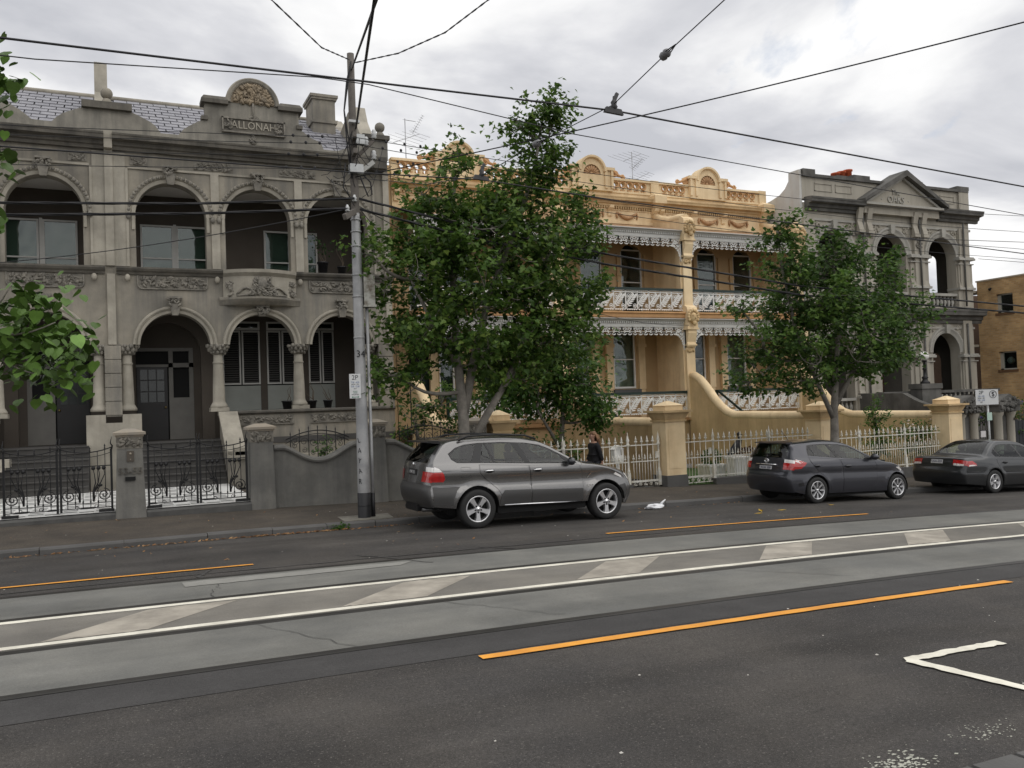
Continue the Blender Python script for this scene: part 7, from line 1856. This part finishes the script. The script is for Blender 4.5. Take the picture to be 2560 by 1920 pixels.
# 2P sign
signw = M('sign_white', (.62, .63, .63), .4, .04); ink = M('sign_ink', (.02, .025, .03), .5, 0); inkg = M('sign_green', (.02, .16, .09), .5, 0); inkb = M('sign_blue', (.03, .10, .28), .5, 0)
sg = thing('parking_sign', 'narrow white 2P parking sign strapped to the utility pole', 'sign', (PX-.16, PY-.14, 2.4), 'parking signs')
mb = MB(); mb.box(PX-.275, PX-.04, PY-.152, PY-.142, 2.365, 2.865); mb.build('plate', signw, sg)
def st(txt, size, x, z, m, p=None, y=PY-.154, sx=1): return text('lettering', txt, size, .001, m, p or sg, (x, y, z), sx=sx)
xc = PX-.158
st('2P', .135, xc, 2.785, ink); st('7:30 - 6:30', .05, xc, 2.69, inkb, sx=.8); st('MON - FRI', .034, xc, 2.648, ink); st('7:30 - 12:30', .05, xc, 2.605, inkb, sx=.75); st('SAT', .034, xc, 2.562, ink)
st('PERMIT', .03, xc, 2.505, inkg); st('ZONE', .03, xc, 2.475, inkg); st('EXCEPTED', .036, xc, 2.44, ink, sx=.85)
mb = MB(); mb.plate([(xc-.08, 2.39), (xc-.05, 2.41), (xc-.05, 2.396), (xc+.05, 2.396), (xc+.05, 2.41), (xc+.08, 2.39), (xc+.05, 2.372), (xc+.05, 2.385), (xc-.05, 2.385), (xc-.05, 2.372)], [], PY-.155, PY-.153); mb.build('arrow', inkg, sg)
# second parking sign on its own post
SX, SY = 24.05, 17.6
sg2 = thing('parking_sign', 'square white 2P and dollar parking sign on a grey post beyond the sedan roof', 'sign', (SX, SY, z0(SX)), 'parking signs')
mb = MB(); mb.tube([(SX+.12, SY, z0(SX)), (SX+.08, SY, 2.0)], .032, 8); mb.build('post', galv, sg2)
yaw = -.35; rot = (PI/2, 0, yaw)
def sp(u, z, d=0): return (SX+u*math.cos(yaw)+d*math.sin(yaw), SY-.06+u*math.sin(yaw)-d*math.cos(yaw), z)
mb = MB(); a, b = sp(-.36, 0), sp(.36, 0); mb.add([(a[0], a[1], 1.62), (b[0], b[1], 1.62), (b[0], b[1], 2.08), (a[0], a[1], 2.08)]+[(a[0], a[1]+.012, 1.62), (b[0], b[1]+.012, 1.62), (b[0], b[1]+.012, 2.08), (a[0], a[1]+.012, 2.08)], [(0, 1, 2, 3), (7, 6, 5, 4), (0, 4, 5, 1), (1, 5, 6, 2), (2, 6, 7, 3), (3, 7, 4, 0)]); mb.build('plate', signw, sg2)
text('lettering', '2P', .15, .001, ink, sg2, sp(-.19, 1.99, .006), rot)
for i, tx in enumerate(('7:30 - 6:30', 'MON - FRI', '7:30 - 12:30', 'SAT')): text('lettering', tx, .06, .001, inkb if i % 2 == 0 else ink, sg2, sp(-.19, 1.88-.062*i, .006), rot, .8)
text('dollar_symbol', '$', .2, .001, ink, sg2, sp(.19, 1.93, .006), rot)
mb = MB(); c = sp(.19, 1.93, .005); mb.tube([(c[0]+.11*math.cos(q)*math.cos(yaw), c[1]+.11*math.cos(q)*math.sin(yaw), c[2]+.11*math.sin(q)) for q in [2*PI*i/18 for i in range(19)]], .008, 4, False); mb.build('ring', ink, sg2)
mb = MB(); mb.box(SX-.02, SX+.2, SY-.05, SY-.04, 1.14, 1.38); mb.build('small_plate', M('pale_green_sign', (.42, .55, .48), .5, .05), sg2)
# insulators, brackets, crossarms on the pole
mb = MB(); mb.bar((PX-.3, PY-.28, 6.05), (PX+.1, PY+.05, 6.32), .09, .11); mb.build('bracket', poletop, POLE)
for p in ((PX-.22, PY-.22, 6.18), (PX-.04, PY-.12, 6.42)):
    mb = MB(); mb.lathe([(.03, 0), (.055, .02), (.03, .05), (.055, .07), (.03, .1), (.02, .14), (0, .14)], p, 8); mb.build('insulator', porc, POLE)
mb = MB(); mb.bar((PX+.05, PY, 7.0), (PX+.40, PY-.12, 7.28), .07, .09); mb.build('bracket', M('bracket_white', (.45, .45, .43), .7, .2, 4), POLE)
mb = MB(); mb.bar((PX+.03, PY, 7.35), (PX+.42, PY-.1, 7.75), .06, .07); mb.bar((PX-.05, PY-.35, 7.42), (PX+.05, PY+.45, 7.42), .08, .1); mb.bar((PX-.05, PY-.35, 7.75), (PX+.05, PY+.45, 7.75), .07, .09); mb.build('crossarm', poletop, POLE, kind='stuff')
for p in ((PX+.40, PY-.12, 7.33), (PX+.42, PY-.1, 7.78), (PX+.26, PY-.06, 7.62)):
    mb = MB(); mb.lathe([(.03, 0), (.062, .025), (.04, .06), (.066, .085), (.04, .12), (.05, .15), (.03, .19), (0, .19)], p, 9); mb.build('insulator', porc, POLE)
mb = MB(); mb.box(PX-.12, PX+.16, PY-.16, PY-.02, 7.0, 7.2); mb.box(PX+.02, PX+.2, PY-.18, PY-.06, 7.62, 7.82); mb.build('fuse_box', galv, POLE, kind='stuff')
mb = MB(); rs = random.Random(8)
for k in range(14):
    a = Vector((PX+rs.uniform(-.1, .15), PY-.1, rs.uniform(6.3, 7.9))); b = Vector((PX+rs.uniform(-.9, 1.0), PY+rs.uniform(-.3, .3), rs.uniform(6.9, 7.8))); m = a.lerp(b, .5)+Vector((0, 0, -.25))
    mb.tube([a, a.lerp(m, .5)+Vector((0, 0, -.05)), m, m.lerp(b, .6)+Vector((0, 0, -.05)), b], .0075, 4)
for k, (x, z) in enumerate(((-.13, 0), (-.16, 0))):
    mb.tube([(PX-.02, PY-.1, 9.35), (PX-.10-k*.03, PY-.12, 8.9), (PX-.2, PY-.12, 8.3), (PX-.16+k*.05, PY-.12, 7.6), (PX-.08, PY-.12, 6.9)], .016, 5)
mb.tube([(PX+.1, PY-.1, 6.95), (PX+.26, PY-.1, 6.55), (PX+.34, PY-.1, 6.6), (PX+.32, PY-.1, 6.85), (PX+.16, PY-.1, 7.0)], .016, 5); mb.tube([(PX-.2, PY-.1, 7.2), (PX-.26, PY-.1, 6.7), (PX-.12, PY-.1, 6.5)], .014, 5); mb.build('jumper_cables', cable, POLE, kind='stuff')
mb = MB(); mb.add([], []); mb.box(PX-.12, PX+.1, PY-.2, PY-.1, 8.05, 8.10); mb.build('bracket', porc, POLE)
def sag(a, b, s_, n=16): a = Vector(a); b = Vector(b); return [a.lerp(b, i/n)-Vector((0, 0, s_*4*(i/n)*(1-i/n))) for i in range(n+1)]
def wire(label, pts, r, m=None, name='overhead_wire', extra=None, group='overhead tram and power wires'):
    mb = MB(); mb.tube(pts, r, 5)
    if extra: extra(mb)
    o = mb.build(name, m or cable); tag(o, label, 'wire', group); return o
# tram contact wires and feeder, running along the street
wire('thick tram contact wire crossing the whole photo high over the nearer track', [(-20, 8.45, 5.55), (-.8, 8.45, 5.42), (2.2, 8.45, 5.45), (5.37, 8.45, 5.49), (6.6, 8.45, 5.43), (12.66, 8.45, 5.15), (25, 8.45, 4.6), (45, 8.45, 3.9)], .0115)
wire('thin feeder wire just below the thick one, running behind the big tree top', [(-20, 11.4, 6.2), (-.74, 11.4, 6.38), (2.6, 11.4, 6.60), (3.3, 11.4, 6.59), (6.5, 11.4, 6.23), (17, 11.4, 5.63), (40, 11.4, 4.7)], .008)
wire('tram contact wire over the farther track, passing through the big tree', [(-20, 11.4, 5.3), (-1.1, 11.4, 5.31), (3.1, 11.4, 5.35), (4.94, 11.4, 5.40), (7.3, 11.4, 5.25), (10.2, 11.4, 5.13), (17, 11.4, 4.83), (40, 11.4, 3.8)], .010)
wire('tram span wire from the pole up over both tracks to the top edge', [(PX, PY-.1, 6.92), (4.85, 13.5, 5.85), (4.94, 11.4, 5.46), (5.2, 10.1, 5.57), (5.37, 8.45, 5.56), (5.37, 7.4, 5.74), (5.35, 6.4, 5.87), (5.3, 4, 6.2), (5.2, 0, 6.8)], .006)
wire('black wire from the pole rising across the cream houses to the right edge', sag((PX, PY-.1, 6.94), (19.7, -1.3, 8.6), .35, 24), .012)
steel = M('hanger_metal', (.06, .06, .062), .5, .2, 5, metal=.5)
def hanger(lab, x, y, z):
    t = thing('wire_hanger', lab, 'wire fitting', (x, y, z), 'tram wire hangers')
    mb = MB(); mb.plate([(x-.13, z-.02), (x+.13, z-.035), (x+.10, z+.03), (x-.10, z+.045)], [], y-.02, y+.02); mb.build('clamp', steel, t)
    mb = MB(); mb.lathe([(.02, 0), (.045, .03), (.03, .06), (.04, .09), (.015, .12), (.012, .16), (0, .16)], (x+.01, y, z+.02), 8); mb.bar((x+.01, y, z+.12), (x+.06, y, z+.22), .03, .04); mb.build('bolt_cone', steel, t)
hanger('tram wire hanger dark against the sky right of the big tree', 5.37, 8.45, 5.48); hanger('tram wire hanger half hidden in the big tree', 4.94, 11.4, 5.42)
def insul(lab, p, d):
    t = thing('strain_insulator', lab, 'insulator', p, 'strain insulators'); d = Vector(d).normalized(); p = Vector(p); mb = MB()
    mb.tube([p-d*.07, p-d*.05, p-d*.02, p, p+d*.02, p+d*.05, p+d*.07], [.02, .045, .05, .035, .05, .045, .02], 8); mb.build('body', M('grey_porcelain', (.16, .16, .165), .35, .2, 6), t)
    q = d.cross(Vector((0, 0, 1))).normalized()
    mb = MB(); mb.tube([p+d*.05+q*.035, p+d*.2], .006, 4); mb.tube([p+d*.05-q*.035, p+d*.2], .006, 4); mb.build('loop', cable, t)
insul('strain insulator on the span wire against the sky, near the top edge', (5.37, 7.4, 5.74), (0, -1, .17)); insul('strain insulator on the span wire inside the big tree', (5.2, 10.1, 5.57), (.1, -1, 0))
# bundled power cables along the far footpath
def bundle(lab, pts, r):
    mb = MB(); P_ = []
    for a, b in zip(pts, pts[1:]):
        k = max(2, int((Vector(b)-Vector(a)).length/.35)); P_ += [Vector(a).lerp(Vector(b), i/k) for i in range(k)]
    P_.append(Vector(pts[-1]))
    for s_ in range(3):
        mb.tube([p+Vector((0, math.cos(i*1.1+s_*2.09), math.sin(i*1.1+s_*2.09)))*r*.5 for i, p in enumerate(P_)], r*.52, 5)
    o = mb.build('power_cable', cable); tag(o, lab, 'cable', 'bundled power cables'); return o
bundle('upper thick bundled power cable left of the pole', [(-22, 17.2, 5.9), (-10, 17.2, 5.75), (-1.7, 17.2, 5.95), (1.5, 17.2, 6.15), (4.6, 17.2, 6.47)], .028)
bundle('lower thick bundled power cable left of the pole', [(-22, 17.15, 5.7), (-10, 17.15, 5.55), (-1.7, 17.15, 5.73), (1.5, 17.15, 5.95), (4.45, 17.15, 6.24)], .03)
bundle('upper thick bundled power cable dropping right of the pole through both trees', [(4.7, 17.2, 6.47), (7.5, 17.2, 5.96), (10.9, 17.2, 5.54), (16.5, 17.2, 4.98), (25.4, 17.2, 4.60), (40, 17.2, 4.6)], .028)
bundle('lower thick bundled power cable dropping right of the pole through both trees', [(4.7, 17.15, 6.24), (7.5, 17.15, 5.72), (10.5, 17.15, 5.33), (16.5, 17.15, 4.73), (25.4, 17.15, 4.38), (40, 17.15, 4.4)], .03)
for k, (zl, zp, zr_, yo, lab) in enumerate(((7.38, 7.68, 7.35, -.35, 'highest of the four thin power wires tied at the pole'), (7.20, 7.62, 6.92, -.1, 'second of the four thin power wires tied at the pole'), (6.92, 7.45, 6.45, .15, 'third of the four thin power wires tied at the pole'), (6.75, 7.25, 6.2, .42, 'lowest of the four thin power wires tied at the pole'))):
    def knots(mb, zl=zl, zp=zp, zr_=zr_, yo=yo):
        for u in (-1.3, -1.0, -.72, .6, 1.0, 1.35): mb.ball((PX+u, PY+yo, zp-.02*abs(u)-(.04 if u < 0 else .015)*abs(u)), .028, 1.1, .7, 1.3, 6, 4)
    wire(lab, sag((-20, PY+yo, zl-.7), (PX, PY+yo, zp), .2, 10)+sag((PX, PY+yo, zp), (25.6, PY+yo, zr_), .25, 12)[1:]+[(45, PY+yo, zr_-.4)], .0075, extra=knots)
wire('thin service wire slanting down from the pole to the left grey house', sag((PX-.1, PY, 6.3), (-4.6, 27.3, 6.35), .22), .011)
wire('service wire dropping from the pole through the maple to the cream houses', sag((PX+.1, PY, 6.35), (20.5, 27.3, 5.0), .7), .009)
wire('second service wire dropping from the pole to the first cream house', sag((PX+.1, PY, 6.3), (12.0, 27.2, 4.6), .4), .009)
def twist(lab, pts):
    mb = MB(); P_ = []
    for a, b in zip(pts, pts[1:]): P_ += [Vector(a).lerp(Vector(b), i/14) for i in range(14)]
    for s_ in (0, PI): mb.tube([p+Vector((0, math.cos(i*1.3+s_), math.sin(i*1.3+s_)))*.009 for i, p in enumerate(P_)], .0085, 4)
    o = mb.build('twisted_cable', cable); tag(o, lab, 'cable', 'twisted cables at the pole top')
twist('twisted cable rising from the pole top to the upper left', [(PX-.05, PY-.1, 9.38), (3.6, 15.4, 8.74), (2.26, 13.0, 8.36), (.8, 10.2, 8.2), (-1, 6, 8.5)])
twist('twisted cable curving from the pole top to the upper right', [(PX+.05, PY-.1, 9.33), (5.12, 15.6, 8.93), (5.55, 14.2, 8.82), (5.88, 13.0, 8.93), (7.6, 8, 9.9)])
wire('left of the two straight stay cables rising steeply from the pole top', [(PX, PY-.08, 9.2), (3.0, 9.9, 7.05), (1.6, 3.6, 5.2)], .02); wire('right of the two straight stay cables rising steeply from the pole', [(PX+.04, PY-.1, 7.95), (3.0, 10.0, 7.09), (2.2, 6.2, 6.6)], .022)
wire('pair of thin wires over the grey pedimented house', sag((26, 26, 8.6), (60, 26, 9.6), .1), .014); wire('faint distant wire above the brick flats', sag((37, 24, 7.6), (60, 24, 9.0), .1), .010); wire('thin wire right of the grey pedimented house', sag((36.9, 27, 8.2), (60, 26, 8.0), .1), .012)
# concrete pad under the pole
mb = MB(); z = zf(PX, PY)+.015; mb.add([(4.15, 17.0, z), (5.15, 17.0, z), (5.25, 17.75, z), (4.2, 17.85, z)]+[(4.15, 17.0, z-.1), (5.15, 17.0, z-.1), (5.25, 17.75, z-.1), (4.2, 17.85, z-.1)], [(0, 1, 2, 3), (0, 1, 5, 4), (1, 2, 6, 5), (2, 3, 7, 6), (3, 0, 4, 7)])
mb.build('pole_pad', M('rough_concrete', (.21, .20, .17), .9, .3, 3, (.14, .13, .11), 2, bump=.4, bs=20), POLE)
# ================================================================== the walking woman, yard things, litter
def skin_mesh(name, verts, edges, rad, mat, parent, root=0, sub=2, smooth=True):
    me = bpy.data.meshes.new(name); me.from_pydata(verts, edges, []); o = bpy.data.objects.new(name, me); col.objects.link(o)
    m = o.modifiers.new('s', 'SKIN'); m.use_smooth_shade = True
    for i, r in enumerate(rad): me.skin_vertices[0].data[i].radius = (r, r) if not isinstance(r, tuple) else r
    for i in range(len(verts)): me.skin_vertices[0].data[i].use_root = (i == root)
    s_ = o.modifiers.new('d', 'SUBSURF'); s_.levels = sub; s_.render_levels = sub
    dg = bpy.context.evaluated_depsgraph_get(); m2 = bpy.data.meshes.new_from_object(o.evaluated_get(dg)); bpy.data.objects.remove(o)
    m2.name = name; m2.materials.clear(); m2.materials.append(mat)
    for p in m2.polygons: p.use_smooth = True
    o = bpy.data.objects.new(name, m2); col.objects.link(o); o.parent = parent; WL[o] = (0, 0, 0); return o
skin = M('skin', (.42, .25, .18), .55, .06, 8, spec=.4); blackcl = M('black_coat', (.010, .010, .012), .8, .2, 6); hairm = M('brown_hair', (.10, .052, .028), .5, .35, 14, (.26, .14, .07), 7); trous = M('dark_trousers', (.02, .022, .028), .8, .2, 5)
wx, wy = 11.05, 18.9
P = thing('person', 'woman with long brown hair in a black coat walking left behind the suv bonnet', 'person', (wx, wy, zf(wx, wy)), local=True)
V = [(0, 0, .88), (0, 0, 1.02), (-.02, 0, 1.18), (-.02, 0, 1.29), (-.03, 0, 1.375), (-.055, 0, 1.43), (-.06, 0, 1.50), (-.05, 0, 1.555),
     (0, -.155, 1.29), (.05, -.20, 1.08), (.11, -.19, .87), (.10, -.185, .80), (0, .155, 1.29), (.0, .20, 1.07), (-.12, .18, .88), (-.16, .175, .81),
     (-.0, -.085, .80), (-.13, -.09, .46), (-.14, -.09, .09), (-.26, -.09, .035), (.0, .085, .80), (.06, .09, .46), (.26, .09, .15), (.19, .09, .04)]
Ed = [(0, 1), (1, 2), (2, 3), (3, 4), (4, 5), (5, 6), (6, 7), (3, 8), (8, 9), (9, 10), (10, 11), (3, 12), (12, 13), (13, 14), (14, 15), (0, 16), (16, 17), (17, 18), (18, 19), (0, 20), (20, 21), (21, 22), (22, 23)]
Rd = [.13, .11, .12, .10, .047, .06, .082, .07, .055, .042, .032, .026, .055, .042, .032, .026, .085, .055, .04, .03, .085, .055, .04, .03]
b = skin_mesh('body', V, Ed, Rd, skin, P)
# coat over torso and arms
cv = V[:4]+[(-.03, 0, 1.335)]+[V[i] for i in (8, 9, 10, 12, 13, 14)]+[(0, 0, .74)]
skin_mesh('coat', cv, [(0, 1), (1, 2), (2, 3), (3, 4), (3, 5), (5, 6), (6, 7), (3, 8), (8, 9), (9, 10), (0, 11)], [.155, .135, .145, .115, .075, .072, .058, .046, .072, .058, .046, .165], blackcl, P)
tv = [(0, 0, .86)]+[V[i] for i in (16, 17, 20, 21)]+[(-.14, -.09, .12), (.25, .09, .18)]
skin_mesh('trousers', tv, [(0, 1), (1, 2), (2, 5), (0, 3), (3, 4), (4, 6)], [.14, .1, .066, .1, .066, .05, .05], trous, P)
for i, (a, c) in enumerate(((V[18], V[19]), (V[22], V[23]))):
    mb = MB(); mb.tube([(a[0]+.05, a[1], a[2]-.02), a, (a[0]*.5+c[0]*.5, a[1], c[2]+.03), c, (c[0]-.05, c[1], c[2]-.005)], [.03, .05, .045, .04, .02], 7); mb.build('shoe', blackcl, P)
# face: turned left and slightly up, hands with fingers
mb = MB(); mb.tube([(-.125, 0, 1.535), (-.150, 0, 1.505), (-.142, 0, 1.495)], [.010, .015, .012], 6); mb.build('nose', skin, P)
mb = MB(); mb.ball((-.128, 0, 1.462), .022, .6, 1.1, .35, 7, 5); mb.build('mouth', M('lips', (.30, .10, .09), .5, 0), P)
for s_ in (-1, 1):
    mb = MB(); mb.ball((-.124, s_*.032, 1.527), .012, .7, 1.1, .7, 7, 5); mb.build('eye', dark, P)
    mb = MB(); mb.tube([(-.128, s_*.018, 1.545), (-.118, s_*.05, 1.547)], .006, 4); mb.build('eyebrow', hairm, P)
    mb = MB(); mb.ball((-.05, s_*.084, 1.505), .026, .7, .35, 1.1, 7, 5); mb.build('ear', skin, P)
    h = V[11] if s_ < 0 else V[15]; mb = MB()
    for k in range(4):
        l = (.072, .082, .078, .062)[k]; x = h[0]-.028+.018*k
        mb.tube([(x, h[1], h[2]-.015), (x-.004, h[1], h[2]-.015-l*.5), (x-.022, h[1]+.004, h[2]-.012-l)], [.0095, .009, .007], 5)
    mb.tube([(h[0]-.03, h[1], h[2]+.01), (h[0]-.055, h[1]-.01*s_, h[2]-.02), (h[0]-.06, h[1]-.012*s_, h[2]-.05)], [.011, .010, .008], 5); mb.ball((h[0], h[1], h[2]), .036, 1.0, .5, 1.1, 8, 6); mb.build('hand', skin, P)
mb = MB(); rs = random.Random(3)
mb.ball((-.012, 0, 1.545), .094, .98, .97, .9, 12, 9)
for k in range(46):
    a = rs.uniform(-1.55, 1.55); x0_ = .0+.085*math.cos(a); y0_ = .085*math.sin(a); l = rs.uniform(.26, .40)
    mb.tube([(x0_*.6-.02, y0_*.7, 1.60), (x0_+.0, y0_*1.05, 1.52), (x0_+.03+rs.uniform(0, .03), y0_*1.1, 1.42), (x0_+.05+rs.uniform(0, .05), y0_*1.05+rs.uniform(-.02, .02), 1.57-l)], [.02, .024, .02, .006], 5)
mb.tube([(.06, -.03, 1.48), (.14, -.04, 1.44), (.17, -.05, 1.46)], [.014, .010, .003], 5)
mb.build('hair', hairm, P)
mb = MB(); mb.tube([(.09, -.19, 1.0), (.13, -.21, .86)], .006, 4); mb.build('strap', M('pale_strap', (.4, .4, .4), .6, 0), P)
# letterbox and planters behind the white fences
t = thing('letterbox', 'small white letterbox fixed behind the white fence beside the gate post', 'letterbox', (12.75, 20.55, -.3)); mb = MB(); mb.box(12.62, 12.92, 20.5, 20.7, .42, .78); mb.plate([(12.60, .78), (12.94, .78), (12.77, .9)], [], 20.48, 20.72); mb.build('box', lace, t)
mb = MB(); mb.box(12.83, 12.87, 20.485, 20.5, .62, .82); mb.build('slot', dark, t); mb = MB(); mb.box(12.72, 12.82, 20.58, 20.62, -.4, .42); mb.build('stand', lace, t)
for x, lab, m_, s_ in ((16.95, 'white planter box with a small round shrub, left of the two behind the gate', lf_b, 1), (18.4, 'white planter box with a reddish bushy plant, right of the two on the lawn', leafmat('red_leaf', [(.05, .02, .012), (.10, .03, .015), (.05, .05, .02)]), 1.2)):
    t = thing('planter', lab, 'planter', (x, 21.8, z0(x)), 'white planters on the lawn'); zb = z0(x)+.05
    mb = MB(); mb.frus(x-.28, x+.28, 21.52, 22.08, zb, x-.32, x+.32, 21.48, 22.12, zb+.42); mb.box(x-.35, x+.35, 21.45, 22.15, zb+.42, zb+.48); mb.build('box', lace, t)
    mb = MB(); rs = random.Random(int(x))
    for i in range(380):
        v = Vector((rs.gauss(0, 1), rs.gauss(0, 1), rs.gauss(0, 1))).normalized()*rs.uniform(.5, 1)*.3*s_; q = Vector((x, 21.8, zb+.68))+Vector((v.x, v.y, v.z*.8)); d = v.normalized(); oleaf(mb, q, d, d.orthogonal().normalized(), .09)
    mb.build('foliage', m_, t, kind='stuff')
t = thing('bird_statue', 'dark garden statue on a white stand by the gate, seen through the fence', 'statue', (17.45, 21.2, z0(17.4))); zb = z0(17.4); mb = MB(); mb.box(17.2, 17.75, 21.0, 21.4, zb+.05, zb+.72); mb.box(17.14, 17.82, 20.95, 21.45, zb+.72, zb+.78); mb.build('stand', lace, t)
mb = MB(); mb.tube([(17.1, 21.2, zb+.82), (17.3, 21.2, zb+.95), (17.5, 21.2, zb+1.12), (17.6, 21.2, zb+1.30), (17.58, 21.2, zb+1.42)], [.03, .11, .13, .07, .05], 9); mb.ball((17.57, 21.2, zb+1.46), .07); mb.tube([(17.60, 21.2, zb+1.46), (17.72, 21.2, zb+1.44)], [.025, .004], 5); mb.build('figure', poleb, t)
# plastic bag in the gutter, fallen leaves, a weed
t = thing('plastic_bag', 'crumpled white plastic bag lying in the gutter between suv and hatchback', 'litter', (11.2, 16.5, zr(11.2, 16.5)))
mb = MB(); rs = random.Random(6); zz = zr(11.2, 16.5); nu, nv = 14, 8; vs_ = []
for j in range(nv+1):
    th = PI*j/nv
    for i in range(nu):
        a = 2*PI*i/nu; k = 1+.22*math.sin(3*a+j)+rs.uniform(-.12, .12); vs_.append((11.2+.24*k*math.sin(th)*math.cos(a), 16.55+.12*k*math.sin(th)*math.sin(a), zz+.055+.055*k*math.cos(th)))
mb.add(vs_, [(j*nu+i, j*nu+(i+1) % nu, (j+1)*nu+(i+1) % nu, (j+1)*nu+i) for j in range(nv) for i in range(nu)]); mb.tube([(11.36, 16.55, zz+.08), (11.46, 16.57, zz+.15), (11.53, 16.58, zz+.19)], [.035, .022, .012], 6)
mb.build('bag', M('white_plastic', (.75, .76, .78), .35, .05), t)
dl = leafmat('dead_leaf', [(.16, .07, .03), (.32, .16, .06), (.42, .26, .12), (.22, .12, .06)], .2)
mb = MB(); rs = random.Random(77)
def dead(x, y, s_, foot_=False):
    z = (zf(x, y) if foot_ else zr(x, y))+.006; a = rs.uniform(0, 6.28); c, s2 = math.cos(a), math.sin(a); l = s_*rs.uniform(.6, 1.2); w = l*.45; k = rs.uniform(.0, .35)*l
    mb.add([(x-c*l*.5, y-s2*l*.5, z), (x-s2*w*.5, y+c*w*.5, z+k*.6), (x+c*l*.5, y+s2*l*.5, z+k), (x+s2*w*.5, y-c*w*.5, z+.1*k)], [(0, 1, 2), (0, 2, 3)])
for i in range(520):
    x = rs.choice((rs.uniform(-2.5, 5.2), rs.gauss(2.2, 1.1), rs.gauss(3.4, .8), rs.uniform(-2, 14))); dead(x, ky(x)-.04-abs(rs.gauss(0, .07)), .085)
for i in range(70): x = rs.uniform(-2, 20); dead(x, rs.uniform(17.3, 19.8), .07, True)
for i in range(46): x = rs.uniform(-2, 16); dead(x, rs.uniform(12.4, 16.3), .07)
o = mb.build('fallen_leaves', dl, kind='stuff'); o['label'] = 'fallen brown leaves along the kerb and scattered on the footpath'
yl = leafmat('yellow_leaf', [(.5, .30, .03), (.6, .4, .06)], .2)
mb = MB()
for x, y in ((12.55, 14.55), (12.2, 14.2), (13.1, 14.5), (14.9, 14.9)): dead(x, y, .2); dead(x+.06, y+.02, .15)
o = mb.build('yellow_leaves', yl, kind='stuff'); o['label'] = 'a few yellow leaves on the road in front of the hatchback'
t = thing('weed', 'small green weed growing at the kerb left of the pole', 'weed', (3.95, ky(3.95)-.03, zr(3.95, 16.7))); mb = MB(); rs = random.Random(1)
for i in range(70): leafquad(mb, Vector((3.95+rs.gauss(0, .1), ky(3.95)-.03+rs.gauss(0, .03), zr(3.95, 16.7)+abs(rs.gauss(.04, .04)))), rs, .06)
mb.build('foliage', lf_c, t, kind='stuff')
mb = MB(); rs = random.Random(4)
for i in range(80):
    x, y = rs.uniform(-1.5, 14), rs.choice((rs.uniform(4, 7.4), rs.uniform(12.3, 16), rs.uniform(17.3, 19.8))); z = (zf(x, y) if y > 17 else zr(x, y))+.004; s_ = rs.uniform(.004, .013)
    mb.add([(x-s_, y-s_, z), (x+s_, y-s_, z), (x+s_*.8, y+s_, z+.004), (x-s_, y+s_*.7, z)], [(0, 1, 2, 3)])
o = mb.build('litter_specks', M('pale_litter', (.5, .48, .44), .8, .1), kind='stuff'); o['label'] = 'pale specks of grit and litter on the road'
